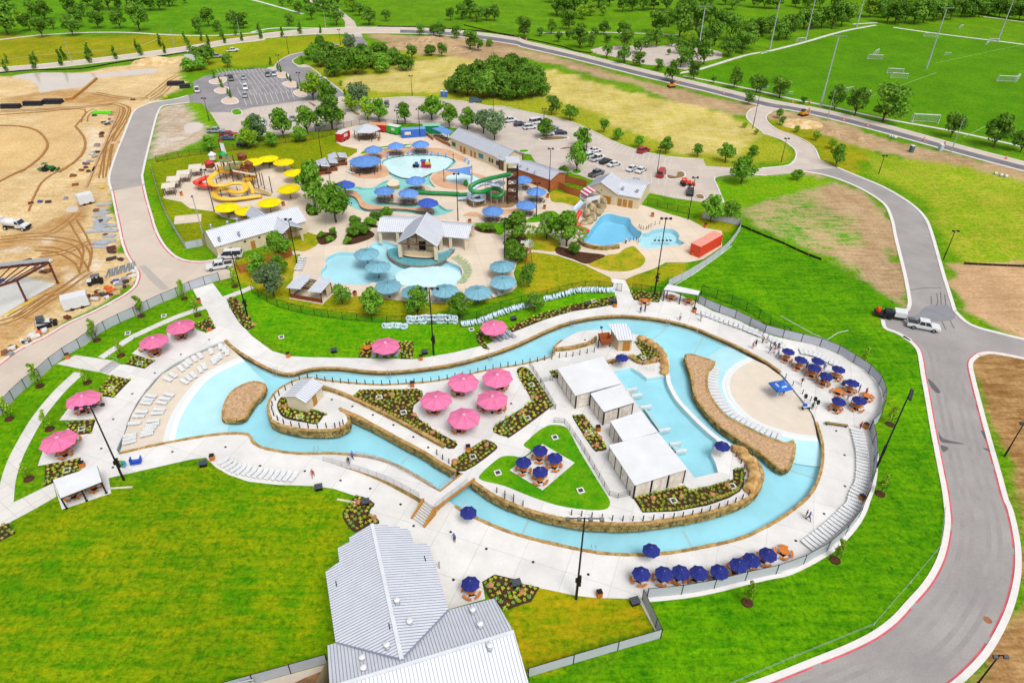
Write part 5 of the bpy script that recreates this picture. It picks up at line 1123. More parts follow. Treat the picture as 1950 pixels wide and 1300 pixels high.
MB().add([(-.7,-.7,1.0),(.7,-.7,1.0),(.7,.7,1.0),(-.7,.7,1.0),(-1.1,-1.1,2.6),(1.1,-1.1,2.6),(1.1,1.1,2.6),(-1.1,1.1,2.6),(-.98,-.98,2.6),(.98,-.98,2.6),(.98,.98,2.6),(-.98,.98,2.6),(-.6,-.6,1.2),(.6,-.6,1.2),(.6,.6,1.2),(-.6,.6,1.2)],((0,3,2,1),(0,1,5,4),(1,2,6,5),(2,3,7,6),(3,0,4,7),(4,5,9,8),(5,6,10,9),(6,7,11,10),(7,4,8,11),(8,9,13,12),(9,10,14,13),(10,11,15,14),(11,8,12,15),(12,13,14,15))).build('bucket',mat('rust_timber',S(176,92,46),.75,.2,2),bk)
for sx in(-1.15,1.15):MB().box((sx,0,1.4),(.14,.14,2.8)).build('leg',BLACK,bk)
MB().tube([(-.2,1.0,2.5),(-.4,1.3,3.6)],.05,6).build('spout',BLACK,bk);MB().lathe([(.1,0),(.26,.1),(.26,.3),(0,.4)],8,(-.4,1.3,3.5)).build('lantern',DKBR,bk)
# --- white shelter and grey shelter
def shelter(label,roof_px,k,zr,posts,pk,zb=0,m=ROOFC,th=.12):
 c=[PZ(k,x,y,zb+zr)for x,y in roof_px];b=Vector((c[0].x,c[0].y,zb));root=thing('shade_shelter',label,'shelter',b);o=-b
 MB().slab([p+o for p in c],th).build('roof',m,root);fr=MB()
 for p,q in zip(c,c[1:]+c[:1]):d=q-p;fr.box((p+q)/2+o-Vector((0,0,th+.08)),(d.length*.97,.1,.14),math.atan2(d.y,d.x))
 fr.build('edge_beam',BLACK,root)
 for x,y in posts:p=PZ(pk,x,y,zb);MB().box(p+o+Vector((0,0,(zr-th)/2)),(.16,.16,zr-th)).build('post',BLACK,root);MB().box(p+o+Vector((0,0,.03)),(.35,.35,.06)).build('base_plate',BLACK,root)
 return root
shelter('white flat-roofed shelter over two picnic tables at the left',((330,270),(1010,45),(1085,295),(445,548)),'k',3.0,((545,715),(855,595),(1160,475),(480,500),(800,400)),'k')
shelter('pale flat-roofed shelter at the far end of the new deck',((1185,900),(1215,862),(1455,912),(1442,942)),'B2',3.0,((1180,985),(1300,1008),(1412,1042),(1205,965),(1450,1000)),'B2')
# --- blue pop-up tent
tp=[PZ('h',x,y,2.1)for x,y in((285,832),(478,795),(590,905),(405,950))];b=sum(tp,Vector())/4;b.z=-.15;tent=thing('pop_up_tent','bright blue pop-up tent with white lettering on the splash beach','tent',b);o=-b
tb=fabric('tent_blue',S(58,120,222));ap=sum(tp,Vector())/4+o+Vector((0,0,.75));mb=MB()
for i in range(4):mb.tri(tp[i]+o,tp[(i+1)%4]+o,ap)
for i in range(4):p,q=tp[i]+o,tp[(i+1)%4]+o;v=Vector((0,0,.28));mb.quad(p-v,q-v,q,p)
mb.build('canopy',tb,tent)
for p in tp:MB().tube([p+o,p+o-Vector((0,0,2.25))],.03,6).build('leg',PLW,tent)
for i in range(4):
 p,q=tp[i]+o,tp[(i+1)%4]+o;mb=MB();d=(q-p).normalized();c0=(p+q)/2.0;up=(ap-c0);nrm=d.cross(up).normalized();nrm=nrm if nrm.z>0 else-nrm
 for kx in range(5):cc=c0+d*(kx-2)*.2+up*.42+nrm*.02;e=up.normalized()*.13;f=d*.07;mb.quad(cc-e-f,cc-e+f,cc+e+f,cc+e-f)
 mb.build('lettering',PW,tent)
for i,(x,y)in enumerate(((718,1025),(835,1060),(870,1100))):
 s=thing('loudspeaker',('left loudspeaker of three on stands beside the splash beach','middle loudspeaker of three on stands beside the splash beach','right loudspeaker of three on stands beside the splash beach')[i],'loudspeaker',PZ('h',x,y+60,.03));MB().box((0,0,1.5),(.42,.4,.65)).build('cabinet',BLACK,s);MB().tube([(0,0,0),(0,0,1.2)],.03,6).build('stand',BLACK,s)
for a in range(3):pass
tbl=thing('folding_table','small table with blue cooler beside the loudspeakers','table',PZ('h',740,1160,.03),.2);MB().box((0,0,.72),(1.5,.7,.05)).build('tabletop',PLW,tbl);MB().box((-.3,0,.92),(.6,.4,.36)).build('cooler',bm_,tbl);[MB().box((sx,0,.35),(.05,.6,.7)).build('leg',BLACK,tbl)for sx in(-.6,.6)]
post_rail('rope barrier on black posts between splash beach and deck',[PZ('h',x,y,.03)for x,y in((490,780),(580,870),(700,975),(800,1060))],1.0,BLACK,.05)
bb=MB().lathe([(.3,0),(.34,.2),(.34,.7),(.3,.9),(0,.9)],12).build('barrel',mat('steel_blue_barrel',S(70,90,140),.5));bb.location=PZ('h',1208,860,.03);tag(bb,'blue barrel standing alone among the navy umbrellas','barrel')
bc=thing('gangplank_bench','yellow and black striped bench on the deck left of the lounger row','bench',PZ('C3',553,665,.03),-.2);[MB().box((0,y,.4),(3.6,.16,.06)).build('plank',m_,bc)for y,m_ in((-.18,mat('wet_black',S(40,38,40),.5)),(0,mat('yellow_paint',S(236,190,50),.6)),(.18,bpy.data.materials['wet_black']))];[MB().box((x,0,.19),(.08,.45,.38)).build('leg',BLACK,bc)for x in(-1.5,1.5)]
# --- ramp, stairs, bridge
RZ=1.15
inn=rom([PZ('j',x,y,RZ*u)for x,y,u in((-220,120,0.0),(0,175,.15),(250,245,.4),(500,335,.65),(750,450,.9),(1020,600,1.0))],False,5)
out=rom([PZ('j',x,y,RZ*u)for x,y,u in((-200,30,0.0),(0,48,.15),(300,75,.4),(560,150,.65),(850,300,.9),(1215,490,1.0))],False,5)
br=thing('ramp_and_bridge','concrete ramp and bridge with stone sides climbing over the river','bridge',(inn[-1].x,inn[-1].y,0));o=-Vector((inn[-1].x,inn[-1].y,0));mb=MB();n=min(len(inn),len(out))
for i in range(n-1):mb.quad(inn[i]+o,inn[i+1]+o,out[i+1]+o,out[i]+o)
s0,s1=PZ('j',1020,600,RZ),PZ('j',1160,700,RZ);l1=PZ('j',1290,560,RZ);e0,e1=PZ('j',1500,265,RZ),PZ('j',1650,330,RZ);c0_=PZ('j',1215,490,RZ)
mb.add([p+o for p in(s0,s1,e1,e0,c0_)],((0,1,2,3,4),));v=Vector((0,0,.3))
mb.build('walkway',M_DECK,br);sd=MB()
for i in range(n-1):a,b2=inn[i]+o,inn[i+1]+o;sd.quad((a.x,a.y,0),(b2.x,b2.y,0),b2,a)
for i in range(n-1):a,b2=out[i]+o,out[i+1]+o;sd.quad((a.x,a.y,-.6),(b2.x,b2.y,-.6),b2,a)
sd.build('side_wall',M_STONE,br)
for a,b2 in((s1,e1),(c0_,e0)):d=b2-a;MB().box((a+b2)/2+o+Vector((0,0,-.12)),(d.length,.28,.36),math.atan2(d.y,d.x)).build('edge_beam',WOODT,br)
MB().quad(s1+o-Vector((0,0,RZ)),l1+o-Vector((0,0,RZ)),l1+o,s1+o).build('abutment',M_STONE,br)
ab=PZ('j',1385,625,.5);
for k in range(8):
 a=PZ('j',1020,600,RZ).lerp(PZ('j',870,835,0),(k+.5)/8);b2=PZ('j',1160,705,RZ).lerp(PZ('j',1020,940,0),(k+.5)/8);z=RZ*(1-(k+1)/9);d=b2-a
 m_=(a+b2)/2;MB().box((m_.x+o.x,m_.y+o.y,z/2),(d.length,(PZ('j',1020,600,RZ)-PZ('j',870,835,0)).length/8+.02,z),math.atan2(d.y,d.x)).build('step',M_DECK,br);MB().box((m_.x+o.x,m_.y+o.y,z+.012),(d.length*.98,.07,.02),math.atan2(d.y,d.x)).build('nosing',DKBR,br)
for(a,b2)in(((1020,600),(870,835)),((1160,705),(1020,940))):
 p,q=PZ('j',*a,RZ),PZ('j',*b2,0);d=q-p;mb=MB();nn=Vector((-d.y,d.x,0)).normalized()*.14;lo=[Vector((x.x,x.y,0))for x in(p-nn,p+nn,q+nn,q-nn)];hi=[p-nn+Vector((0,0,.45)),p+nn+Vector((0,0,.45)),q+nn+Vector((0,0,.25)),q-nn+Vector((0,0,.25))]
 mb.add([x+o for x in lo+hi],((4,5,6,7),(0,1,5,4),(2,3,7,6),(3,0,4,7),(1,2,6,5)));mb.build('stair_wall',WOODT,br)
def glassrail(pts,nm):
 rr=resample(pts,1.6);pm=MB().box((0,0,.5),(.05,.05,1.0)).mesh('rail_post',STEEL)
 for p in rr:ob('rail_post',pm,br,p+o)
 MB().tube([p+o+Vector((0,0,1.0))for p in rr],.03,5).build('handrail',STEEL,br);mb=MB()
 for a,b2 in zip(rr,rr[1:]):mb.quad(a+o+Vector((0,0,.1)),b2+o+Vector((0,0,.1)),b2+o+Vector((0,0,.95)),a+o+Vector((0,0,.95)))
 mb.build('rail_mesh',mesh_mat('light_rail_mesh',S(220,224,230),.3),br)
glassrail(inn,'a');glassrail([s1,e1],'b');glassrail([c0_,e0],'c');glassrail(out[len(out)//3:],'d')
# steps at the left fence entrance
st=thing('garden_steps','three grey concrete steps with handrail leading to the left fence gate','steps',PZ('i',1700,1130,.03));o=-Vector(st.location)
for k in range(3):a,b2=PZ('i',1560+45*k,1190+18*k,.03),PZ('i',1760+45*k,1040+18*k,.03);d=b2-a;MB().box((a+b2)/2+o+Vector((0,0,.08*(3-k)/2)),(d.length,.45,.08*(3-k)+.02),math.atan2(d.y,d.x)).build('step',mat('grey_step',S(196,196,198),.8),st)
a,b2=PZ('i',1700,1000,0),PZ('i',1830,1060,0);MB().tube([a+o,a+o+Vector((0,0,.9)),b2+o+Vector((0,0,.9)),b2+o],.03,6).build('handrail',STEEL,st)
# paths in the upper left lawn of the new park
path(Q('B0',1530,1030,1300,1110,1000,1245)+Q('C0',960,20,750,160),1.5,M_PATH,.02);path(Q('C0',590,270,450,400,300,580,190,760,110,920,60,1080,40,1250),2.0,M_PATH,.02)
sheet('path',W(Q('C0',420,205,560,140,830,180,880,205,745,268,580,240)),M_PATH,.022);sheet('path',W(Q('C0',0,1120,60,1110,85,1240,395,1090,420,1190,250,1287,0,1420,-200,1500,-200,1300)),M_PATH,.021);path(Q('B0',1640,975,1800,915,1950,850),1.6,M_PATH,.028)
# --- lifeguard chairs, ladders, showers
def lguard(label,p,rz):
 r=thing('lifeguard_chair',label,'lifeguard chair',p,rz);[MB().tube([(sx*.45,sy*.4,0),(sx*.3,sy*.3,1.3)],.035,5).build('leg',PLW,r)for sx in(-1,1)for sy in(-1,1)]
 MB().box((0,0,1.33),(.7,.65,.06)).build('seat',PLW,r);MB().box((0,.3,1.65),(.7,.06,.6)).build('backrest',PLW,r);[MB().box((0,-.42,.3*k),(.6,.06,.04)).build('rung',PLW,r)for k in(1,2,3)]
lguard('white lifeguard chair under the navy umbrella at the near river edge',PZ('l',130,300,.03),0);lguard('white lifeguard chair by the bridge umbrella',PZ('j',1560,790,.03),1);lguard('white lifeguard chair under the hut umbrella',PZ('g',960,580,ISL),0);lguard('white lifeguard chair under the umbrella at the weir end',PZ('m',1455,190,ISL),.5)
for i,(k,x,y,z)in enumerate((('C1',172,268,0),('C1',1018,285,0),('C1',1770,150,0),('g',325,105,0),('g',1505,95,0),('C1',475,860,0),('m',245,1115,0),('g',1230,680,ISL),('g',1310,690,ISL))):
 r=thing('pool_ladder',('steel pool ladder on the far bank near the west beach','steel pool ladder on the far bank above the island posts','steel pool ladder on the far bank near the tubes','steel pool ladder on the far bank left of the hut','steel pool ladder on the far bank right of the hut','steel pool ladder on the bank above the curved lounger row','steel pool ladder at the near bank by the centre pole','left white handrail at the island pool corner','right white handrail at the island pool corner')[i],'ladder',PZ(k,x,y,z))
 for sx in(-.3,.3):MB().tube([(sx,.5,0),(sx,.5,.8),(sx,.1,1.0),(sx,-.2,.8),(sx,-.25,-.6)],.03,6).build('handrail',PLW if z else STEEL,r)
 for zz in(-.1,-.4):MB().box((0,-.25,zz),(.6,.1,.04)).build('rung',STEEL,r)
 # --- the near building with standing-seam roofs
ZR,ZE=6.6,4.4
A,B=PZ('D1',890,105,ZR),PZ('D1',1112,1112,ZR);Lr,Rr=PZ('D1',545,460,ZE),PZ('D1',1462,742,ZE);u=(B-A).normalized()
base=(A+B)/2;base.z=0;big=thing('bath_house','large building with pale seamed metal roofs at the bottom edge','building',base);o=-base
pl=plane_of(A,B,Lr);pr_=plane_of(A,B,Rr)
left=[A,B,PL(*Q('D1',620,985)[0],*pl),PL(*Q('D1',545,460)[0],*pl),PL(*Q('D1',648,385)[0],*pl),PL(*Q('D1',635,282)[0],*pl),PL(*Q('D1',725,235)[0],*pl),PL(*Q('D1',720,205)[0],*pl)]
right=[A,B,PL(*Q('D1',1462,742)[0],*pr_),PL(*Q('D1',1312,258)[0],*pr_),PL(*Q('D1',1197,247)[0],*pr_),PL(*Q('D1',1172,150)[0],*pr_),PL(*Q('D1',1070,125)[0],*pr_)]
roof_slope([p+o for p in left],u,.36,big);roof_slope([p+o for p in right],u,.36,big)
W0,W1=PZ('D1',690,1287,ZR),PZ('D1',1945,905,ZR);w=(W1-W0).normalized();WX=W0-w*12
nE=PZ('D1',1800,657,ZE);pn=plane_of(W0,W1,nE);fE=PZ('D2',190,1300,ZE-.4);pf=plane_of(W0,W1,fE)
north=[PL(*Q('D1',*q)[0],*pn)for q in((1112,1112),(1462,742),(1800,657),(1945,905),(1112,1160))];roof_slope([p+o for p in north],w,.36,big)
north2=[PL(*Q('D1',*q)[0],*pn)for q in((690,1287),(1112,1160),(1112,1112),(622,988),(560,1005),(575,1287))];roof_slope([p+o for p in north2],w,.36,big)
e2=PL(*Q('D2',182,1287)[0],*pf);dn=(e2-W1);front=[W1,W1+dn*2.2,WX+dn*2.2,WX];roof_slope([p+o for p in front],w,.4,big)
for a,b2,s in((A,B,.45),(WX,W1,.4)):d=b2-a;MB().box((a+b2)/2+o+Vector((0,0,.05)),(d.length,s,.08),math.atan2(d.y,d.x)).build('ridge_cap',ROOFW,big)
for a,b2 in((B,left[2]),(B,right[2])):
 d=b2-a;MB().tube([a+o+Vector((0,0,.03)),b2+o+Vector((0,0,.03))],.09,5).build('valley_flashing',ROOFD,big)
def inset(pts,f):
 c=sum(pts,Vector())/len(pts);return[c+(p-c)*f for p in pts]
foot=inset([left[3],left[2],right[2],right[3],right[4],right[5],A,left[7],left[6],left[5],left[4]],.95)
MB().prism([(p.x+o.x,p.y+o.y)for p in foot],0,ZE-.1,top=False).build('wall',LIMEST,big)
f2=inset([north[2],north[3],front[1],front[2],north2[4]],.96);MB().prism([(p.x+o.x,p.y+o.y)for p in f2],0,ZE-.6,top=False).build('wall',LIMEST,big)
for i,(x,y,h)in enumerate(((1080,685,.9),(1172,830,.6),(1005,1015,.9),(1640,755,.9),(1695,860,.9),(1765,1020,.9),(820,1095,.5),(830,1170,.5))):
 pln=pr_ if i<2 else(pl if i==2 else(pn if i!=5 else pf));p=PL(*Q('D1',x,y+15)[0],*pln)
 v=MB().lathe([(.3,-.3),(.3,h*.4),(.2,h*.45),(.2,h*.8)],10,p+o).build('roof_vent',STEEL,big);MB().lathe([(.34,h*.8),(.34,h*.95),(.1,h*1.1),(0,h*1.1)],10,p+o).build('cowl',PLW,v)
for x,y,pln in((1285,365,pr_),(625,550,pl),(1020,868,pl)):
 p=PL(*Q('D1',x,y)[0],*pln);MB().box(p+o+Vector((0,0,.06)),(.1,.75,.1),math.atan2(u.y,u.x)-1.57).build('snow_guard',BLACK,big)
pd=W(Q('D1',30,1287,100,1270,560,1145,575,1300,560,1420,30,1420));sheet('service_yard',pd,M_ROADC,.02);sheet('service_yard',W(Q('D1',310,1287,400,1245,515,1200,520,1300,300,1340)),pair('wet_mud',S(136,100,66),S(170,130,90),.6),.035)
bo=MB().tube([(0,0,0),(0,0,1.1)],.09,8).lathe([(.14,1.1),(.16,1.2),(0,1.25)],10).build('bollard_light',STEEL);bo.location=PZ('D1',1392,435,.03);tag(bo,'single steel bollard light beside the metal-roofed building','bollard')
# ================================================================ OLDER WATER PARK (middle distance)
DKW=mat('dark_timber',S(96,60,40),.75,.15);BRICK=mat('orange_brick',S(196,118,74),.85,.12,3);STUC=mat('pale_stone_wall',S(240,224,190),.85,.07,1.5)
ROOFG=mat('grey_metal_roof',S(214,218,226),.45,.05,.6,spec=.4)
def columns(root,inf,zb,m=STUC,s=.7,h=None,extra=()):
 o=inf['o'];me=MB().box((0,0,(h or inf['zt']-zb)/2),(s,s,(h or inf['zt']-zb))).mesh('column',m)
 pts=list(inf['q'])+[inf['q'][0].lerp(inf['q'][1],.5),inf['q'][2].lerp(inf['q'][3],.5)]+list(extra)
 for p in pts:ob('column',me,root,Vector((p.x,p.y,zb))+o)
def gable_open(name,label,ra,rb,el,er,zr,ze,zb,k,cat='pavilion',roofm=ROOFW,cs=.7,cm=STUC,over=.6,truss=True,step=.5):
 A,B=PZ(k,*ra,zr),PZ(k,*rb,zr);L=PZ(k,*el,ze);u=B-A;ul=u.normalized();n=Vector((-ul.y,ul.x,0));dl=abs((L-A).dot(n));sl=1 if(L-A).dot(n)>0 else-1
 dr=abs((PZ(k,*er,ze)-A).dot(n))if er else dl
 c=[A+n*sl*dl,B+n*sl*dl,A-n*sl*dr,B-n*sl*dr]
 for p in c:p.z=ze
 base=(A+B)/2;base.z=zb;root=thing(name,label,cat,base);o=-base
 roof_slope([A+o,B+o,c[1]+o,c[0]+o],u,step,root,m=roofm,separate=False,th=.12);roof_slope([A+o,B+o,c[3]+o,c[2]+o],u,step,root,m=roofm,separate=False,th=.12)
 MB().box((A+B)/2+o+Vector((0,0,.04)),(u.length+.1,.35,.08),math.atan2(u.y,u.x)).build('ridge_cap',roofm,root)
 q=[A+ul*over+n*sl*(dl-over),B-ul*over+n*sl*(dl-over),B-ul*over-n*sl*(dr-over),A+ul*over-n*sl*(dr-over)];inf=dict(q=q,o=o,zt=ze+(zr-ze)*over/dl-.15,u=ul,n=n,sl=sl)
 columns(root,inf,zb,cm,cs)
 if truss:
  for e,s in((A,1),(B,-1)):
   a,b,c2=e+ul*s*.25+n*sl*(dl-.3),e+ul*s*.25-n*sl*(dr-.3),e+ul*s*.25;a.z=b.z=ze-.05;c2.z=zr-.3;mid=(a+b)/2
   t=MB();t.tube([a+o,b+o],.13,4);t.tube([a+o,c2+o],.12,4);t.tube([b+o,c2+o],.12,4);t.tube([mid+o,c2+o],.12,4);t.tube([mid+o,(a+c2)/2+o],.09,4);t.tube([mid+o,(b+c2)/2+o],.09,4);t.build('truss',DKW,root)
 return root,inf
 # --- swim-up bar
r,inf=gable_open('swim_up_bar','open swim-up bar with tall white gable roof in the lagoon pool',(1215,482),(1302,332),(1072,556),(1378,584),6.6,3.6,0,'B1',cs=.8)
q=inf['q'];o=inf['o'];a,b=q[0].lerp(q[3],.1),q[0].lerp(q[3],.9);a.z=b.z=0;d=b-a;ad=inf['u']*1.2
MB().box((a+b)/2+ad+o+Vector((0,0,.55-0)),(d.length,.6,1.1),math.atan2(d.y,d.x)).build('bar_counter',LIMEST,r);MB().box((a+b)/2+inf['u']*4+o+Vector((0,0,1.5)),(d.length*.9,.3,3.0),math.atan2(d.y,d.x)).build('back_wall',STUC,r);MB().box((a+b)/2+inf['u']*3.8+o+Vector((0,0,1.2)),(1.6,.1,2.2),math.atan2(d.y,d.x)).build('doorway',GLASS,r)
for k in range(5):p=a.lerp(b,(k+.5)/5)+ad+o;MB().lathe([(.1,1.12),(.1,1.4),(.04,1.5),(0,1.5)],6,p-Vector((0,0,p.z))).build('bottle_rack',(mat('red_bottles',S(200,50,60)),PLW)[k%2],r)
gable_open('bar_wing','left wing of the swim-up bar with white seamed roof',(948,372),(1240,378),(928,472),None,4.6,3.2,0,'B1',truss=False);gable_open('bar_wing','right wing of the swim-up bar with white seamed roof',(1365,405),(1632,428),(1400,508),None,4.6,3.2,0,'B1',truss=False)
bar_rail=rom(W(Q('B1',1003,612,1020,660,1080,700,1160,722,1240,730,1330,722,1410,695,1470,655,1492,610)),False,4);post_rail('curved row of thin posts round the swim-up bar channel',resample(bar_rail,1.3),1.1,STEEL,.04);ribbon('channel_wall',bar_rail,.3,-.6,.06,M_DKST)
# --- shower and snack building on the left
r,inf=gable('park_building','long cream building with white seamed roof below the yellow umbrellas',(75,392),(1215,82),(213,583),(213,583),5.6,3.3,0,k='e',wall=STUC)
for s,m_ in((.13,GLASS),(.38,WOODT),(.55,GLASS),(.7,GLASS),(.8,WOODT)):
 i_=(0,1)if inf['q'][0].y<inf['q'][3].y else(3,2);x=door_on(r,inf,*i_,s,1.0,2.1,m_,'door');door_on(r,inf,*i_,s+.012,.06,.2,BLACK,'handle',1.0,.06,.09).parent=x
for s in(.3,.46,.62):door_on(r,inf,*((0,1)if inf['q'][0].y<inf['q'][3].y else(3,2)),s,.5,.25,BLACK,'wall_lamp',2.4,.2,.12)
for x,y,h in((345,290,.9),(140,330,.9),(205,370,.6),(480,410,.4),(238,475,.4),(345,370,.3),(460,250,.8)):
 p=PZ('e',x,y,4.7);MB().lathe([(.28,-.9),(.28,h*.4),(.35,h*.45),(.2,h*.6),(0,h*.6)],8,p+inf['o']).build('roof_vent',STEEL,r)
gable_open('porch','white gabled porch on the right end of the cream building',(1125,322),(955,205),(975,440),(1288,347),4.9,3.2,0,'e',cs=.5);gable_open('porch','grey gabled porch behind the cream building',(640,75),(800,190),(575,190),None,4.9,3.3,0,'e',roofm=ROOFG,cs=.5)
# --- changing house along the car park
r,inf=gable('changing_house','long cream changing house with pale grey roof beside the car park',(345,86),(1036,366),(235,206),(235,206),5.6,3.4,0,k='c',wall=STUC,roofm=ROOFG)
i_=(0,1)if inf['q'][0].y<inf['q'][3].y else(3,2)
for s,wd,m_ in((.06,1.8,mat('green_awning',S(40,120,70))),(.2,1.0,WOODT),(.27,1.0,WOODT),(.4,.9,WOODT),(.47,.9,WOODT),(.58,2.2,mat('teal_awning',S(60,150,160))),(.74,.8,GLASS),(.79,.8,GLASS),(.88,1.4,GLASS)):door_on(r,inf,*i_,s,wd,2.0 if m_ is WOODT else 1.3,m_,'door' if m_ is WOODT else 'window',0 if m_ is WOODT else.9)
gable_open('entrance_porch','timber entrance porch at the right end of the changing house',(1036,366),(960,335),(905,502),None,5.4,3.3,0,'c',roofm=ROOFG,cs=.4,cm=DKW)
r,inf=gable('plant_room','brick building with flat pale roof behind the slide tower',(1120,488),(1592,640),(925,548),(925,548),4.3,3.2,0,k='c',wall=BRICK,roofm=ROOFG)
for x,y in((1050,530),(1110,555),(1200,590),(1290,630)):MB().box(PZ('c',x,y,4.0)+inf['o'],(.5,.5,.3)).build('roof_hatch',STEEL,r)
# --- pump house by the diving pool
r,inf=gable('pump_house','cream pump house with white gable roof above the diving pool',(550,176),(690,56),(345,250),(738,322),5.8,3.6,0,k='d',wall=STUC);door_on(r,inf,0,3,.72,2.2,2.2,WOODT,'door');door_on(r,inf,0,3,.5,.3,.3,BLACK,'wall_lamp',3.4)
r,inf=gable('pump_house_wing','white-roofed wing of the pump house with three brown doors',(800,162),(1118,216),(742,325),(742,325),4.6,3.3,0,k='d',wall=STUC);i_=(0,1)if inf['q'][0].y<inf['q'][3].y else(3,2)
for s in(.2,.42,.66):door_on(r,inf,*i_,s,1.1,2.1,WOODT,'door')
for x,y in((820,245),(1000,275)):MB().box(PZ('d',x,y,4.4)+inf['o'],(.7,.9,.35)).build('roof_vent',STEEL,r)
# --- brown timber cabanas with white split roofs
def kiosk(label,p,rz,L=3.6,Wd=3.0,h=2.4,two=True,sc=1.0):
 r=thing('timber_cabana',label,'cabana',p,rz,sc=sc);sx=L/2;sy=Wd/2
 for x in(-sx,sx):
  for y in(-sy,sy):MB().box((x,y,h/2),(.16,.16,h)).build('post',DKW,r)
 for k in range(5):MB().box((0,sy,.12+.22*k),(L,.06,.2)).build('board',WOODB,r);MB().box((-sx,0,.12+.22*k),(.06,Wd,.2)).build('board',WOODB,r)
 for k in range(5):MB().box((0,-sy,.1+.22*k),(L,.06,.2)).build('board',WOODB,r)
 MB().box((0,sy-.05,h/2+.3),(L-.2,.08,h-.3)).build('back_wall',STUC,r);MB().box((-sx+.05,0,h/2+.3),(.08,Wd-.2,h-.3)).build('side_wall',STUC,r);MB().box((sx-.05,Wd*.25,h/2+.3),(.08,Wd*.45,h-.3)).build('side_wall',STUC,r)
 if two:
  roof_slope([(-sx-.4,-sy-.4,h+.15),(-.25,-sy-.4,h+.75),(-.25,sy+.4,h+.75),(-sx-.4,sy+.4,h+.15)],(0,1,0),.45,r,separate=False,th=.08);roof_slope([(.3,-sy-.4,h+.55),(sx+.4,-sy-.4,h+.1),(sx+.4,sy+.4,h+.1),(.3,sy+.4,h+.55)],(0,1,0),.45,r,separate=False,th=.08)
 MB().box((0,0,.05),(L+.6,Wd+.6,.1)).build('floor_slab',M_DECKU,r)
 return r
for(k,x,y,s)in(('b',290,590,'upper right'),('b',170,660,'middle'),('b',70,700,'lower left')):kiosk(f'{s} brown cabana of three with white split roofs beside the lawn',PZ(k,x,y-50),.35,4.6,3.4)
big_k=kiosk('big brown cedar cabana with two white roofs beside the lagoon',PZ('e',1390,1190),-.28,7.2,4.2,2.6,two=False)
for(x0,x1)in((-4.0,-.7),(.9,4.0)):roof_slope([(x0,-2.6,2.7),(x1,-2.6,2.95),(x1,2.5,3.35),(x0,2.5,3.1)],(1,0,0),.45,big_k,separate=False,th=.08)
for k in range(5):MB().box((.1,-1.8+.9*k,2.75),(1.5,.1,.14)).build('pergola_beam',DKW,big_k)
# --- small picnic shelters west of the play deck
for i,(x,y,s)in enumerate(((490,480,'farthest'),(345,555,'third'),(225,630,'second'),(165,715,'nearest'))):
 p=PZ('a',x,y);r=thing('picnic_shelter',f'{s} small tan-roofed picnic shelter of four beside the play deck','shelter',p,.3)
 MB().slab([(-1.7,-1.5,2.5),(1.7,-1.5,2.5),(1.7,1.5,2.75),(-1.7,1.5,2.75)],.14).build('roof',mat('tan_roof',S(240,230,210),.6),r);[MB().box((sx*1.35,sy*1.15,1.2),(.14,.14,2.4)).build('post',DKW,r)for sx in(-1,1)for sy in(-1,1)]
 TABG.put(p,.4,f'grey picnic table under the {s} small tan-roofed shelter','grey picnic tables')
 # --- hexagonal white pavilion
p=PZ('b',650,215);r=thing('hexagonal_pavilion','white hexagonal pavilion over picnic tables near the food trucks','pavilion',p);MB().lathe([(4.6,2.9),(4.6,3.05),(0.4,4.6),(0,4.65)],6).build('roof',ROOFG,r);[MB().box((4.1*math.cos(w),4.1*math.sin(w),1.45),(.2,.2,2.9)).build('post',DKW,r)for w in[k*math.pi/3 for k in range(6)]]
for i,(dx,dy)in enumerate(((-1.8,-1),(0,-1.6),(1.8,-.6),(-.6,1.2),(1.2,1.4))):TABG.put(p+Vector((dx,dy,.05)),.3*i,f'brown picnic table, {nth(i+1)} of five under the white hexagonal pavilion','tables under the hexagonal pavilion')
# --- food trucks and containers
def trailer(name,label,cat,p,rz,L,Wd,H,m,mtop,win=None,wheels=True,stripe=None):
 r=thing(name,label,cat,p,rz);z0=.45 if wheels else.05;mb=MB();mb.box((0,0,z0+H/2),(L,Wd,H));mb.build('body',m,r);MB().box((0,0,z0+H+.03),(L*.985,Wd*.97,.06)).build('roof',mtop,r)
 if win:
  for x,w in win:v=MB().box((x,-Wd/2-.02,z0+H*.6),(w,.06,H*.36)).build('service_window',mat('cream_panel',S(240,232,214)),r);MB().box((x,-Wd/2-.06,z0+H*.4),(w*1.05,.14,.04)).build('counter',STEEL,v)
 if stripe:MB().box((L/2+.02,0,z0+H*.5),(.05,Wd*.5,H*.8)).build('door',stripe,r)
 if wheels:
  for sx in(-L*.2,L*.2):
   for sy in(-Wd/2+.1,Wd/2-.1):w=MB().tube([(sx,sy-.1,.36),(sx,sy+.1,.36)],.36,12).build('wheel',BLACK,r)
 for k in range(int(L/.6)):MB().box((-L/2+.3+.6*k,-Wd/2-.012,z0+H/2),(.05,.03,H*.96)).build('rib',m,r)
 return r
RED=mat('red_paint',S(214,44,50),.4,.06,spec=.5);GRN=mat('green_paint',S(30,200,50),.4,.06,spec=.5);BLUP=mat('blue_paint',S(62,118,216),.5,.06);ORGP=mat('orange_red_paint',S(250,84,48),.5,.05);WHP=mat('white_paint',S(240,242,246),.35,.04,spec=.5)
trailer('food_trailer','red and white food trailer at the corner of the lawn','trailer',PZ('b',350,240),1.2,5.0,2.3,2.3,RED,WHP,[(0,2)],stripe=BLACK)
trailer('vintage_bus','red vintage bus with orange roof behind the white pavilion','bus',PZ('b',800,130),-.15,7.0,2.4,2.0,RED,mat('orange_roof',S(250,170,120),.5),[(-1,1.4)])
trailer('food_trailer','bright green food trailer right of the red bus','trailer',PZ('b',985,160),-.5,4.6,2.3,2.3,GRN,WHP,[(.3,1.4)])
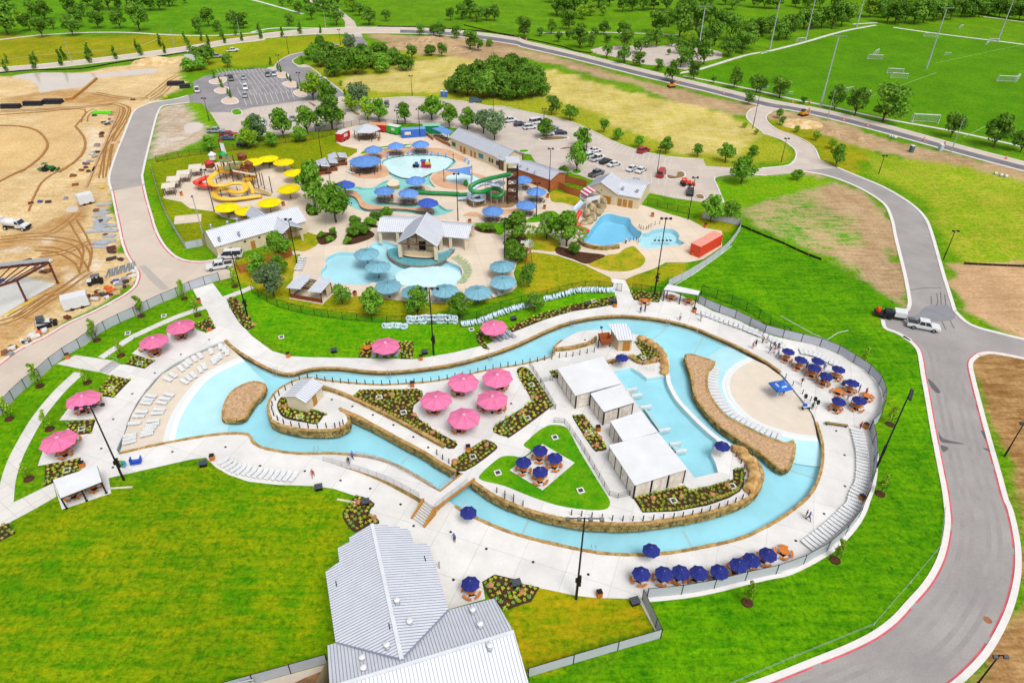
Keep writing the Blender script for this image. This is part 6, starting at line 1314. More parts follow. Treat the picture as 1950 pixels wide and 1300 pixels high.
trailer('shipping_container','blue container kiosk with cream serving hatch','container',PZ('b',1220,195),.25,8.0,2.6,2.6,BLUP,mat('pale_blue_roof',S(130,176,228),.5),[(-2,2)],False)
trailer('shipping_container','green container behind the blue kiosk','container',PZ('b',1450,150),.1,6.0,2.6,2.6,mat('dark_green_paint',S(20,140,90),.5),mat('mint_roof',S(150,226,190),.5),None,False)
trailer('shipping_container','bright orange-red shipping container by the diving pool fence','container',PZ('d',1840,1010),.78,9.5,2.7,2.8,ORGP,mat('salmon_roof',S(255,168,150),.5),None,False)
def sail(label,pts,k,z,m,name='shade_sail',posts=True):
 c=[PZ(k,x,y,zz)for(x,y),zz in zip(pts,z)];b=Vector((c[0].x,c[0].y,0));r=thing(name,label,'shade sail',b);o=-b;cen=sum(c,Vector())/len(c)-Vector((0,0,.35));mb=MB();n=len(c)
 for i in range(n):
  a,d=c[i],c[(i+1)%n];m_=(a+d)/2+(cen-(a+d)/2)*.12;mb.tri(a+o,m_+o,cen+o);mb.tri(m_+o,d+o,cen+o)
 mb.build('sail',m,r,True)
 if posts:[MB().tube([(p.x+o.x,p.y+o.y,0),(p.x+o.x,p.y+o.y,p.z+.3)],.1,6).build('post',DKBR,r)for p in c]
BLC=fabric('blue_canvas',S(96,146,222))
sail('blue four-cornered shade sail over the cafe tables',((1440,95),(1560,60),(1720,130),(1640,185)),'b',(3.4,3.2,3.2,3.0),BLC);sail('blue triangular shade sail over the splash pool',((1590,610),(1940,560),(1930,680)),'b',(3.6,4.0,4.0),BLC)
for i,(x,y)in enumerate(((1500,190),(1560,215),(1620,240))):TABG.put(PZ('b',x,y),.3*i,f'grey table, {nth(i+1)} from the left under the blue cafe sail','cafe tables')
for i,pts in enumerate((('b',1365,170,1460,245),('b',1500,235,1620,300),('b',1620,290,1665,320))):
 a,b=W(Q(*pts));d=b-a;r=thing('planter_wall',f'{nth(i+1)} piece from the left of the low brick wall before the cafe','wall',(a+b)/2,math.atan2(d.y,d.x),'low brick walls of the cafe');MB().box((0,0,.5),(d.length,.3,1.0)).build('brickwork',BRICK,r);MB().box((0,0,1.03),(d.length+.1,.4,.08)).build('cap',M_STONE,r)
 # --- big blue canopy on posts
p=PZ('b',635,620);r=thing('blue_canopy','large blue many-sided canopy on posts left of the leisure pool','canopy',p);canopy_mb(12,4.6,3.0,4.0,.3).build('canopy',BLC,r);[MB().tube([(4.3*math.cos(w),4.3*math.sin(w),0),(4.3*math.cos(w),4.3*math.sin(w),2.9)],.1,6).build('post',DKBR,r)for w in[k*math.pi/3+.26 for k in range(6)]]
for i,(dx,dy)in enumerate(((-2,-1.6),(.6,-2),(2.4,-.6),(-1,1.0),(1.4,1.6))):TABG.put(p+Vector((dx,dy,.05)),.4*i,f'dark picnic table, {nth(i+1)} of five under the large blue canopy','tables under the blue canopy')
# --- blue, teal and yellow umbrellas
for kd,k,x,y,s in((BLUE,'b',718,335,'blue umbrella nearest the grass wedge above the big blue canopy'),(BLUE,'b',1000,293,'middle of the three blue umbrellas at the far pool edge'),(BLUE,'b',1305,270,'right of the three blue umbrellas at the far pool edge'),(BLUED,'b',363,770,'dark blue umbrella on the left arm of the lazy river'),(BLUE,'b',850,845,'left blue umbrella on the lazy river island'),(BLUE,'b',1150,870,'middle blue umbrella on the lazy river island'),(BLUE,'b',1245,715,'upper right blue umbrella on the lazy river island'),(BLUED,'b',1390,990,'dark blue umbrella at the lower right river bend'),(BLUE,'c',770,1088,'blue umbrella in front of the slide tower'),(BLUE,'c',1185,1018,'blue umbrella right of the slide tower foot'),(BLUE,'c',1310,855,'blue umbrella by the wooden fence'),(BLUE,'c',1135,705,'blue umbrella hidden behind the slide tower')):
 q=Q(k,x,y)[0];put_umb(kd,q,3.2,s,'blue umbrellas',.1);p=P(q[0],q[1],3.2)
 if kd is BLUE:
  for j,dx in enumerate((-1.1,1.2)):TABG.put((p.x+dx,p.y-.6,.05),.5*j,('left','right')[j]+' brown table under the '+s[:60],'tables under blue umbrellas')
for i,(x,y,s)in enumerate(((850,620,'farthest teal umbrella, left of the swim-up bar'),(932,718,'second teal umbrella, on the pool peninsula'),(1010,862,'teal umbrella at the near left rim of the lagoon'),(1205,905,'teal umbrella half hidden by a tree at the lagoon'),(1432,895,'teal umbrella behind the middle light pole'),(1677,905,'teal umbrella at the near right of the lagoon'),(1862,715,'farther of the two teal umbrellas right of the green loungers'),(1868,830,'nearer of the two teal umbrellas right of the green loungers'))):
 q=Q('B1',x,y)[0];put_umb(TEAL,q,3.1,s,'teal umbrellas',.15)
for i,(x,y,s)in enumerate(((1175,300,'half hidden behind the brown play hut'),(1365,262,'at the far edge of the play deck'),(1558,305,'at the far right of the play deck'),(1690,435,'nearest the brown cabanas'),(1625,632,'beside the round tree'),(848,862,'left of the cream building roof'),(1100,905,'partly hidden by the cream building roof'),(1380,803,'behind the cream building roof'))):put_umb(YELL,Q('a',x,y)[0],3.0,'yellow umbrella '+s,'yellow umbrellas')
for i,(x,y)in enumerate(((850,940),(930,950),(1085,990),(1300,345),(1420,345),(1330,330))):TABG.put(PZ('a',x,y),.4*i,('picnic table left under the left yellow umbrella','picnic table right under the left yellow umbrella','picnic table by the cream roof edge','picnic table under the far yellow umbrella','table between the far yellow umbrellas','table behind the far yellow umbrella')[i],'play deck tables')
# --- loungers of the older park
for i,q in enumerate(Q('B1',1515,670,1535,685,1560,700,1575,715,1590,735,1600,755,1605,775,1600,795,1590,815,1570,838,1558,850)):LOGR.put(P(*q,.05),.3,f'lime green sun lounger, {nth(i+1)} from the far end beside the lagoon beach','lime loungers')
for i,q in enumerate(Q('B1',372,672,370,690,365,708,358,725,352,742,345,758)):LOW.put(P(*q,.05),-.1,f'white sun lounger, {nth(i+1)} from the far end left of the lagoon','white loungers left of the lagoon')
for i,q in enumerate(Q('B1',1345,980,1385,978,1425,972,1670,975,1710,972,1750,962,1790,950,1830,935,1870,915)):LOW.put(P(*q,.05),1.9,f'white sun lounger, {nth(i+1)} from the left at the near lagoon rim','white loungers at the near lagoon rim')
for i,q in enumerate(Q('b',895,452,965,438,1048,422,1152,412,1213,412,1285,408,1390,415,1442,418,1522,425,1618,440,1855,500,1900,530)):LOBL.put(P(*q,-.05),1.5,f'light blue pool chair, {nth(i+1)} from the left round the leisure pool','light blue pool chairs')
for i,q in enumerate(Q('b',850,355,900,348,1130,330,1170,328,1260,345,1350,350,420,640,460,655)):LOW.put(P(*q,.06),.4*i,f'white lounger, {nth(i+1)} counting along the far edge of the leisure pool','white loungers of the leisure pool')
for i,(k,x,y)in enumerate((('b',790,245),('b',955,960),('b',1915,1265),('b',380,480),('c',420,410),('c',785,540),('c',1450,950),('c',1410,1090),('d',1185,600),('d',1680,1075),('d',1840,735),('a',300,730),('a',1560,855),('B1',765,945))):
 BIN.put(PZ(k,x,y,.05),.2*i,('orange bin at the white hexagonal pavilion','orange bin on the lazy river island','orange bin right of the swim-up bar','orange bin by the brown cabanas','orange bin along the changing house','orange bin at the changing house end','orange bin by the wooden fence','orange bin right of the slide umbrellas','orange bin at the diving pool terrace','orange bin left of the orange-red container','orange bin behind the orange-red container','orange bin at the nearest small shelter','orange bin behind the cream building','orange bin near the brown cedar cabana')[i],'orange litter bins')
 # --- water slides and tower
def trough(path,w,h,n=7):
 mb=MB();path=[Vector(p)for p in path];vs=[];fs=[]
 for i,p in enumerate(path):
  t=path[min(i+1,len(path)-1)]-path[max(i-1,0)];t.z=0;t.normalize();s=Vector((-t.y,t.x,0))
  for k in range(n):a=math.pi*k/(n-1);vs.append(p+s*math.cos(a)*w+Vector((0,0,h*(1-math.sin(a)))))
  for k in range(n):a=math.pi*(1-k/(n-1));vs.append(p+s*math.cos(a)*(w+.07)+Vector((0,0,h*(1-math.sin(a))-.1)))
 m=2*n
 for i in range(len(path)-1):
  for k in range(m):fs.append((i*m+k,i*m+(k+1)%m,(i+1)*m+(k+1)%m,(i+1)*m+k))
 fs+=[tuple(range(m))[::-1],tuple(range((len(path)-1)*m,len(path)*m))];return mb.add(vs,fs)
def slide_thing(label,k,pts,r,m,sup=STEEL,open_=None,name='water_slide',flip=None,legs=True):
 w=[PZ(k,x,y,z)for x,y,z in pts];b=Vector((w[-1].x,w[-1].y,0));root=thing(name,label,'water slide',b);ln=[p-b for p in rom(w,False,6)]
 if open_:trough(ln,r,open_).build('chute',m,root,True)
 else:
  MB().tube(ln,r,12).build('tube',m,root,True)
  for p,t in evenly(ln,max(3,int(length(ln)/2.4))):MB().tube([p-t*.06,p+t*.06],r*1.1,12).build('flange',m,root)
 if legs:
  for i in range(4,len(ln)-4,9):
   p=ln[i]
   if p.z>1.2:MB().tube([(p.x,p.y,0),(p.x,p.y,p.z-r)],.11,6).build('support',sup,root)
 return root
GRS=mat('green_fibreglass',S(30,146,70),.35,.05,spec=.5);WHS=mat('white_blue_fibreglass',S(206,222,244),.35,.06,spec=.5);YES=mat('yellow_fibreglass',S(252,206,62),.35,.05,spec=.5);RDS=mat('red_fibreglass',S(236,72,52),.35,.05,spec=.5)
slide_thing('winding green tube slide beside the slide tower','c',((985,655,8.6),(850,690,7.6),(700,722,6.8),(560,772,5.9),(492,825,5.1),(515,868,4.6),(610,884,4.2),(700,858,4.0),(790,838,3.7),(868,862,3.2),(888,905,2.8),(835,938,2.3),(755,930,1.9),(712,890,1.7),(650,890,1.4),(540,905,1.1),(420,915,.8),(340,918,.6)),.55,GRS)
slide_thing('straight green run-out trough of the tube slide','c',((350,920,.35),(180,912,.3),(0,905,.3),(-240,890,.25)),.8,GRS,open_=.55,legs=False)
slide_thing('winding white and blue tube slide beside the slide tower','c',((985,700,7.4),(860,702,6.7),(765,718,6.2),(722,762,5.6),(770,805,5.1),(860,808,4.7),(895,780,4.4),(830,765,4.1),(720,790,3.7),(610,805,3.2),(540,850,2.6),(485,915,2.1),(500,975,1.7),(575,1000,1.5),(645,980,1.3),(630,930,1.1),(540,945,.9),(430,970,.6),(330,975,.4)),.6,WHS,open_=.5)
tb_,th_=PZ('c',1010,1005),9.0;tw=thing('slide_tower','tall dark timber slide tower with crossed braces','tower',tb_,.1)
for sx in(-1.3,1.3):
 for sy in(-1.3,1.3):MB().tube([(sx,sy,0),(sx,sy,th_+.3)],.14,5).build('leg',DKW,tw)
for lv in range(4):
 z0,z1=lv*2.2,lv*2.2+2.2
 for s in(-1.3,1.3):[MB().tube([(s,a*1.3,z0),(s,-a*1.3,z1)],.08,4).build('brace',DKW,tw)for a in(-1,1)];[MB().tube([(a*1.3,s,z0),(-a*1.3,s,z1)],.08,4).build('brace',DKW,tw)for a in(-1,1)]
 MB().box((0,0,z1),(2.7,2.7,.1)).build('landing',DKW,tw)
for sx in(-1.4,1.4):MB().box((sx,0,th_+.35),(.06,2.8,.9)).build('guard',DKW,tw)
for k in range(14):MB().box((2.2,-1.4+.2*k,.3+.55*k/1.0 if k<0 else.3+.28*k),(1.0,.28,.06)).build('stair_tread',STEEL,tw)
MB().slab([(-1.8,-1.8,th_+2.4),(1.8,-1.8,th_+2.4),(1.8,1.8,th_+2.9),(-1.8,1.8,th_+2.9)],.1).build('roof',ROOFG,tw);[MB().box((sx*1.3,sy*1.3,th_+1.4),(.12,.12,2.2)).build('roof_post',DKW,tw)for sx in(-1,1)for sy in(-1,1)]
gr=rom(W(Q('c',440,1010,560,950,720,880,900,860,1060,900,1080,1010,960,1080,700,1060,520,1080)),True,3);sheet('gravel_bed',gr,pair('brown_gravel',S(196,160,120),S(140,106,78),1.5,.35,.65,.95,6,.3),.06)
# diving pool slide, rock and striped canopy
slide_thing('red tube slide dropping into the diving pool','d',((290,545,4.6),(255,600,4.0),(235,660,3.2),(255,705,2.6),(310,750,1.8),(385,785,.9)),.6,RDS);slide_thing('white open slide beside the red tube slide','d',((330,420,5.2),(250,500,4.2),(190,590,2.6),(140,650,.9)),.7,WHS,open_=.5)
rk=thing('rock_grotto','tan artificial rock cliff beside the diving pool','rock wall',PZ('d',470,640));rm=pair('grotto_rock',S(226,206,168),S(150,130,96),.7,.36,.64,.9,3,.22,bump=.1)
for i,(x,y,z,s)in enumerate(((340,690,.6,1.5),(400,680,.9,1.7),(450,640,1.2,1.7),(500,590,1.4,1.6),(540,540,1.6,1.5),(575,490,1.8,1.4),(430,560,1.8,1.7),(480,500,2.0,1.6),(370,610,1.6,1.6),(530,460,1.9,1.5))):q=ob('rock',boulder_mesh(40+i),rk,PZ('d',x,y)-Vector(rk.location)+Vector((0,0,z*.6)));q.scale=(s*.8,s*.66,z*.85+.3);q.rotation_euler[2]=i;q.data.materials.clear();q.data.materials.append(rm)
mb=MB();pf_=PZ('d',400,520,0);pt=thing('slide_platform','white slide platform with red striped canopy above the rock cliff','platform',pf_,.5)
MB().box((0,0,3.4),(4.2,3.2,.2)).build('floor',PLW,pt);[MB().box((sx*1.9,sy*1.4,1.7),(.18,.18,3.4)).build('leg',PLW,pt)for sx in(-1,1)for sy in(-1,1)];[MB().box((0,sy*1.6,3.95),(4.2,.06,.9)).build('guard',PLW,pt)for sy in(-1,1)]
for k in range(10):a0,a1=math.pi*k/10,math.pi*(k+1)/10;x0,z0_=-2.1*math.cos(a0),4.5+1.3*math.sin(a0);x1,z1_=-2.1*math.cos(a1),4.5+1.3*math.sin(a1);MB().quad((x0,-1.7,z0_),(x1,-1.7,z1_),(x1,1.7,z1_),(x0,1.7,z0_)).build('canopy_stripe',(mat('red_stripe',S(214,60,96),.7),PLW)[k%2],pt)
dw=rom(W(Q('d',270,910,330,960,450,1000,600,1010,770,990)),False,4);stone_wall('pale curved stone wall below the diving pool',dw,0,.9,side=-1,budget=160,depth=.4,coping=.5,seed=31);sheet('mulch_bed',rom(W(Q('d',0,980,150,1000,300,1040,600,1080,480,1150,360,1190,200,1130,0,1060)),True,3),M_MULCH,.07);sheet('lawn',rom(W(Q('d',390,1190,500,1120,640,1075,760,1060,840,1000,950,970,1020,1030,1095,1120,1070,1200,980,1250,850,1280,650,1275,500,1240)),True,3),M_LAWNY,.065)
ring=rom(W(Q('d',1110,795,1200,770,1300,740)),False,4);post_rail('short brown posts between the two blue pools',[PZ('d',x,y,.05)for x,y in((1020,740),(1040,755),(1070,765),(1110,762),(1135,745),(1165,725),(1215,705),(1275,695))],1.0,DKBR,.06);post_rail('short dark posts at the outlet of the diving pool',[PZ('d',x,y,.05)for x,y in((855,930),(905,910),(950,895),(985,900),(1005,930))],1.1,DKBR,.06)
wg=mat('black_pool_toy',S(20,24,30),.5)
for i,x in enumerate((1215,1265,1315,1365,1410)):
 r=thing('floating_step',f'{nth(i+1)} black floating step from the left in the plunge pool','pool toy',PZ('d',x,900,-.1),.3*(i-2),'black floating steps');MB().lathe([(.3,0),(.36,.08),(.3,.16),(0,.18)],8).build('pad',wg,r);MB().tube([(0,.3,.1),(0,.8,.9)],.04,5).build('rope',wg,r)
 # fences of the older park
b1=Q('B1',0,920,100,990,240,1045,420,1088,610,1118,820,1138,1020,1150,1250,1158,1550,1150,1700,1110,1880,1035)+Q('B2',0,1050,100,1012,350,950,540,903,720,893,810,908)
chain_fence('long black chain-link fence between the two parks',resample(rom(W(b1),False,3),.6),1.8,3.0);chain_fence('black chain-link fence with gate left of the far shelter',W(Q('B2',800,908,880,915)),1.8,1.0);chain_fence('black chain-link fence behind the bed by the far shelter',W(Q('B2',948,912,1030,925,1180,940)),1.8,2.0)
chain_fence('black chain-link fence along the top of the play lawn',resample(rom(W(Q('a',-10,320,30,312,330,252,570,222,900,182,1270,122,1590,82,1900,42)+Q('n',780,1030,950,1005,1180,950)),False,3),.6),1.9,3.2);chain_fence('black chain-link fence behind the food trucks',resample(rom(W(Q('b',270,120,390,85,640,45,940,60,1250,80,1500,85)),False,3),.6),1.9,3.0)
chain_fence('black chain-link fence right of the pump house',W(Q('d',1120,455,1250,485,1460,540,1620,570)),1.9,2.8)
screen_fence('low pale screened fence along the left side of the play lawn',resample(rom(W(Q('B0',1125,0,1165,150,1225,330,1300,470,1385,605)),False,4),.6),1.7,3.2,pr=.04,post=STEEL);screen_fence('pale screened fence from the lawn corner to the cream building',W(Q('B0',1385,605,1512,580)),1.9,2.6,post=STEEL)
screen_fence('pale screened fence curving behind the orange-red container',resample(rom(W(Q('B2',1470,372,1600,400,1755,430,1740,480,1690,560,1600,650,1400,790,1215,885)),False,3),.6),1.9,3.2,post=STEEL,panel=mat('pale_screen',S(214,216,224),.8,.06,.5))
wf=thing('board_fence','curved orange cedar board fence round the service yard','fence',PZ('c',1430,880));o=-Vector(wf.location);wp=resample(rom(W(Q('c',1390,800,1480,870,1560,840,1620,860,1700,900,1800,930,1900,945)),False,4),.32);cm_=mat('orange_cedar',S(198,116,66),.75,.15,1.5);bdm=MB().box((0,0,1.05),(.29,.06,2.1)).mesh('board',cm_)
for a,b in zip(wp,wp[1:]):d=b-a;ob('board',bdm,wf,(a+b)/2+o,math.atan2(d.y,d.x))
wf2=thing('board_fence','orange cedar board fence at the far side of the service yard','fence',PZ('c',1650,760));o=-Vector(wf2.location);wp=resample(W(Q('c',1640,760,1780,790,1940,830)),.32)
for a,b in zip(wp,wp[1:]):d=b-a;ob('board',bdm,wf2,(a+b)/2+o,math.atan2(d.y,d.x))
wf3=thing('board_fence','reddish cedar board fence round the staff yard below the cream building','fence',PZ('e',500,900));o=-Vector(wf3.location);wp=resample(W(Q('e',455,800,500,915,800,850,960,760,1160,690)),.3)
for a,b in zip(wp,wp[1:]):d=b-a;ob('board',bdm,wf3,(a+b)/2+o,math.atan2(d.y,d.x))
# windmill
p=PZ('B2',183,710);r=thing('windmill','rust timber garden windmill with white wheel beside the path','windmill',p)
for sx,sy in((1,1),(1,-1),(-1,1),(-1,-1)):MB().tube([(sx*.75,sy*.75,0),(sx*.3,sy*.3,4.0)],.08,4).build('leg',mat('rust_wood',S(190,104,60),.75),r)
for z in(1.0,2.2,3.3):f=.75-.45*z/4;[MB().tube(q,.05,4).build('brace',bpy.data.materials['rust_wood'],r)for q in([(-f,-f,z),(f,-f,z)],[(-f,f,z),(f,f,z)],[(-f,-f,z),(-f,f,z)],[(f,-f,z),(f,f,z)],[(-f,-f,z-.9),(f,-f,z)])]
MB().lathe([(.7,4.0),(.5,4.4),(0,4.5)],4).build('cap',bpy.data.materials['rust_wood'],r)
for k in range(14):w=2*math.pi*k/14;c,s=math.cos(w),math.sin(w);MB().quad((.2*c,-.55,5.3+.2*s),(1.1*math.cos(w-.12),-.5,5.3+1.1*math.sin(w-.12)),(1.1*math.cos(w+.14),-.62,5.3+1.1*math.sin(w+.14)),(.2*math.cos(w+.3),-.58,5.3+.2*math.sin(w+.3))).build('blade',PLW,r)
MB().quad((-.9,.3,5.0),(-1.9,.3,4.9),(-1.9,.3,5.7),(-.9,.3,5.6)).build('tail_vane',PLW,r);MB().tube([(0,-.55,5.3),(0,.5,5.3),(-1.2,.3,5.3)],.05,5).build('axle',STEEL,r);MB().tube([(0,0,4.4),(0,0,5.3)],.07,5).build('mast',STEEL,r)
# train toy in the leisure pool
p=PZ('b',1340,575,-.1);r=thing('train_toy','colourful toy steam train standing in the leisure pool','pool toy',p,-.05)
for nm,c,d,m_ in(('tender',(-2.2,0,.5),(1.8,1.0,.5),BLACK),('tender_top',(-2.0,0,1.1),(.9,.8,.7),mat('toy_blue',S(70,100,170))),('cab',(.1,0,1.1),(1.1,1.2,1.7),mat('toy_red',S(200,40,60))),('cab_roof',(.1,0,2.05),(1.5,1.5,.2),bpy.data.materials['toy_blue']),('boiler_base',(1.2,0,.5),(2.2,1.0,.4),mat('toy_purple',S(120,50,130)))):MB().box(c,d).build(nm,m_,r)
MB().tube([(.6,0,1.15),(2.2,0,1.15)],.45,10).build('boiler',mat('toy_yellow',S(240,180,40)),r);MB().lathe([(.16,1.5),(.16,2.1),(.3,2.4),(0,2.4)],8,(1.9,0,0)).build('chimney',BLACK,r)
for x in(-2.6,-1.7,-.2,.6,1.3,2.0):[MB().tube([(x,y-.05,.35),(x,y+.05,.35)],.33,10).build('wheel',(mat('toy_magenta',S(190,30,110)),BLACK)[x<-1],r)for y in(-.6,.6)]
fr=thing('frog_slide','small green frog slide at the rim of the splash pool','pool toy',PZ('c',435,800),.3);MB().lathe([(.5,0),(.75,.4),(.6,1.0),(.35,1.5),(0,1.7)],10).build('body',GRS,fr);MB().box((0,-.9,.3),(.6,1.4,.12),0,(-.4,'X')).build('tongue_chute',GRS,fr);[MB().lathe([(0,1.5),(.18,1.65),(0,1.85)],8,(sx,-.2,0)).build('eye',YES,fr)for sx in(-.25,.25)]
pk=thing('pool_post_sign','brown diamond sign on a post in the leisure pool','sign',PZ('b',1715,540));MB().tube([(0,0,0),(0,0,2.6)],.07,6).build('post',DKBR,pk);MB().box((0,0,3.0),(.5,.08,.5),0,(.785,'Y')).build('board',mat('rust_orange',S(200,110,50)),pk)
# play structure
c=PZ('a',950,560);ps=thing('play_structure','big timber water play structure with yellow and red slides','play structure',c);o=-c;r_=random.Random(5)
posts=[(x,y)for x,y in((790,560),(860,540),(940,560),(1000,530),(1090,560),(1160,580),(1200,650),(1260,660),(820,480),(900,470),(980,470),(1060,480),(1240,560),(1290,610),(1330,660),(1420,700),(740,480),(1140,480))]
for i,(x,y)in enumerate(posts):p=PZ('a',x,y)+o;h=r_.uniform(3.2,6.0);MB().tube([p,p+Vector((0,0,h))],.12,6).build('post',DKW,ps)
for i,(x,y,z,sx,sy)in enumerate(((850,520,2.2,4,3),(960,520,3.2,4,3),(1060,540,2.4,4,3),(1160,590,1.6,3,3),(900,480,4.4,3,2.6),(1000,470,2.0,4,3))):p=PZ('a',x,y)+o;MB().box(p+Vector((0,0,z)),(sx,sy,.15),.2).build('platform',WOODT,ps);[MB().box(p+Vector((0,s*sy/2,z+.5)),(sx,.06,.8),.2).build('guard',(mat('yellow_panel',S(240,190,60)),mat('sage_panel',S(150,170,120)),WOODB)[i%3],ps)for s in(-1,1)]
for x,y,z,m_,s in((860,430,5.0,mat('green_roof',S(40,170,80)),1.5),(1080,400,4.2,mat('brown_roof',S(140,90,60)),1.7),(1160,500,4.0,bpy.data.materials['brown_roof'],1.5),(700,330,2.6,PLW,1.2),(670,450,3.0,RED,1.6)):p=PZ('a',x,y)+o;MB().lathe([(s,z),(s,z+.1),(.1,z+1.0),(0,z+1.0)],4 if m_ is not PLW else 10,p).build('hut_roof',m_,ps);MB().box(p+Vector((0,0,z-.7)),(s*1.2,s*1.2,1.3)).build('hut',WOODB if m_ is not PLW else PLW,ps)
for a_,b_,m_ in(((930,420,4.6),(1210,470,2.6),mat('cream_flume',S(240,226,200))),((1120,560,2.6),(1190,700,.3),YES),((1200,640,2.0),(1400,720,.3),mat('sage_ramp',S(206,180,110))),((760,560,2.0),(900,500,4.4),mat('sand_ramp',S(236,200,120)))):
 p,q=PZ('a',*a_)+o,PZ('a',*b_)+o;d=q-p;mb=MB();n=Vector((-d.y,d.x,0)).normalized()*.6;mb.slab([p-n,q-n,q+n,p+n],.15);mb.build('ramp',m_,ps);[MB().tube([p+s*n+Vector((0,0,.8)),q+s*n+Vector((0,0,.8))],.05,4).build('handrail',DKW,ps)for s in(-1,1)]
mast=PZ('a',845,430)+o;MB().tube([mast,mast+Vector((0,0,9.5))],.12,6).build('mast',DKW,ps);MB().quad(mast+Vector((0,0,9.4)),mast+Vector((1.1,-.1,9.4)),mast+Vector((1.1,.1,8.8)),mast+Vector((0,0,8.8))).build('flag',RED,ps);MB().quad(mast+Vector((.1,0,4.8)),mast+Vector((1.4,.2,4.8)),mast+Vector((1.2,.1,8.2)),mast+Vector((.1,0,8.4))).build('sail',PLW,ps)
slide_thing('long winding yellow slide of the play structure','a',((750,450,4.6),(690,500,4.1),(645,560,3.6),(690,612,3.2),(810,622,2.9),(950,592,2.7),(1060,600,2.4),(1100,645,2.1),(1050,695,1.8),(950,702,1.6),(850,672,1.5),(745,682,1.3),(702,732,1.1),(765,778,.9),(900,790,.7),(1100,772,.5),(1290,748,.3)),.75,YES,sup=DKW,open_=.5)
slide_thing('wide red bowl slide at the left of the play structure','a',((640,520,2.6),(560,545,2.2),(490,585,1.6),(560,620,1.2),(650,630,.8),(740,640,.4)),1.0,RDS,sup=DKW,open_=.7)
# splash circles on the play deck
for pts in(('a',300,760,400,600,600,520,700,800,600,880,420,850),):pass
sheet('concrete_pad',W(Q('a',200,1090,215,985,545,955,540,1055)),M_DECKU,.03)
# planting of the older park
M_HEDGE=mat('hedge_leaf',S(118,150,40),.85,.3,2)
for pts,s in((('B1',690,510,740,470,830,450,910,490,870,530,740,570,690,560),1),(('B1',730,415,830,405,930,430,920,445,800,440,735,435),1),(('B1',480,500,560,480,630,500,610,540,540,570,495,560),1),(('B1',400,300,480,310,490,350,420,350),1),(('B1',860,390,950,360,1090,365,1090,378,940,395),1),(('B2',10,540,60,500,150,490,170,560,60,600),1),(('B1',1640,445,1700,430,1810,455,1800,485,1700,480),1)):sheet('mulch_bed',rom(W(Q(*pts)),True,3),M_MULCH,.07)
for pts,m_ in((('B1',320,590,490,505,495,560,390,620),M_LAWNY),(('c',1480,900,1540,870,1620,890,1850,960,1780,1050,1650,1020,1500,1000),M_LAWNY),(('B1',1640,410,1880,415,1860,490,1800,490,1680,440),M_LAWN),(('B2',150,395,330,320,400,340,390,370,230,405),M_LAWN),(('B2',20,520,120,490,300,490,420,560,370,620,250,610,120,600),M_LAWNY),(('b',560,410,640,360,850,320,1180,290,1230,310,1000,330,800,360,650,400),M_LAWN),(('A1',1060,930,1250,930,1300,945,1180,975,1130,1010,1080,990),M_LAWN),(('B1',0,720,100,690,300,650,360,650,310,780,280,850,120,900,0,880),M_LAWNY)):sheet('lawn',rom(W(Q(*pts)),True,3),m_,.066)
# ================================================================ TREES
def crown_mesh(name,seed,w,h,z0,lobes,leaves,ls,m,shape='round'):
 """leaf-sized faces scattered through overlapping lobes, so the outline is uneven and open"""
 r=np.random.default_rng(seed);vs=[];fs=[];L=[]
 for i in range(lobes):
  if shape=='round':
   t=r.uniform(0,1);a=r.uniform(0,6.283);rad=w*.5*math.sqrt(max(.05,1-(2*t-.8)**2*.75))*r.uniform(.35,.78)
   L.append((rad*math.cos(a),rad*math.sin(a),z0+h*(.12+.74*t),w*r.uniform(.12,.29)))
  elif shape=='col':
   t=(i+.5)/lobes;a=r.uniform(0,6.283);rad=w*.22*(1-t*.6);L.append((rad*math.cos(a),rad*math.sin(a),z0+h*t*.92,w*.34*(1-.62*t)))
  else:
   a=r.uniform(0,6.283);rad=w*.5*r.uniform(.1,.82);L.append((rad*math.cos(a),rad*math.sin(a),z0+h*r.uniform(.3,.75)*(1-.5*(rad/(w*.5))**2),w*r.uniform(.16,.24)))
 per=leaves//len(L)
 for cx,cy,cz,R0 in L:
  d=r.normal(size=(per,3));d/=np.linalg.norm(d,axis=1)[:,None];d[:,2]=np.where(r.random(per)<.35,np.abs(d[:,2]),d[:,2]);rr=R0*(.55+.5*r.random(per)**.6)
  for k in range(per):
   c=np.array((cx,cy,cz))+d[k]*rr[k]*np.array((1,1,.8));n=d[k]+r.normal(size=3)*.55;n/=np.linalg.norm(n);u=np.cross(n,(.3,.5,.8));u/=np.linalg.norm(u)+1e-9;v=np.cross(n,u);s=ls*r.uniform(.6,1.25)
   o=len(vs);vs+=[tuple(c-u*s-v*s*.6),tuple(c+u*s-v*s*.6),tuple(c+u*s*.7+v*s*.7),tuple(c-u*s*.7+v*s*.7)];fs.append((o,o+1,o+2,o+3))
 mb=MB();mb.v=vs;mb.f=fs;mb.mi=[0]*len(fs);return mb.mesh(name,m)
def leaf_mat(name,c,c2):
 t=NT(name);p=t.n('ShaderNodeTexCoord').outputs['Object'];oi=t.n('ShaderNodeObjectInfo').outputs['Random']
 f=t.rng(t.noise(p,.9,3),.35,.65,0,1);col=t.mix(f,c,c2);col=t.scale(col,t.rng(t.noise(p,5,2),.3,.7,.7,1.35));col=t.scale(col,t.rng(oi,0,1,.75,1.25))
 b=t.n('ShaderNodeBsdfDiffuse');t.l(col,b.inputs[0]);tr=t.n('ShaderNodeBsdfTranslucent');t.l(col,tr.inputs[0]);mx=t.n('ShaderNodeMixShader');mx.inputs[0].default_value=.28
 t.l(b.outputs[0],mx.inputs[1]);t.l(tr.outputs[0],mx.inputs[2]);t.l(mx.outputs[0],t.out.inputs[0]);return t.m
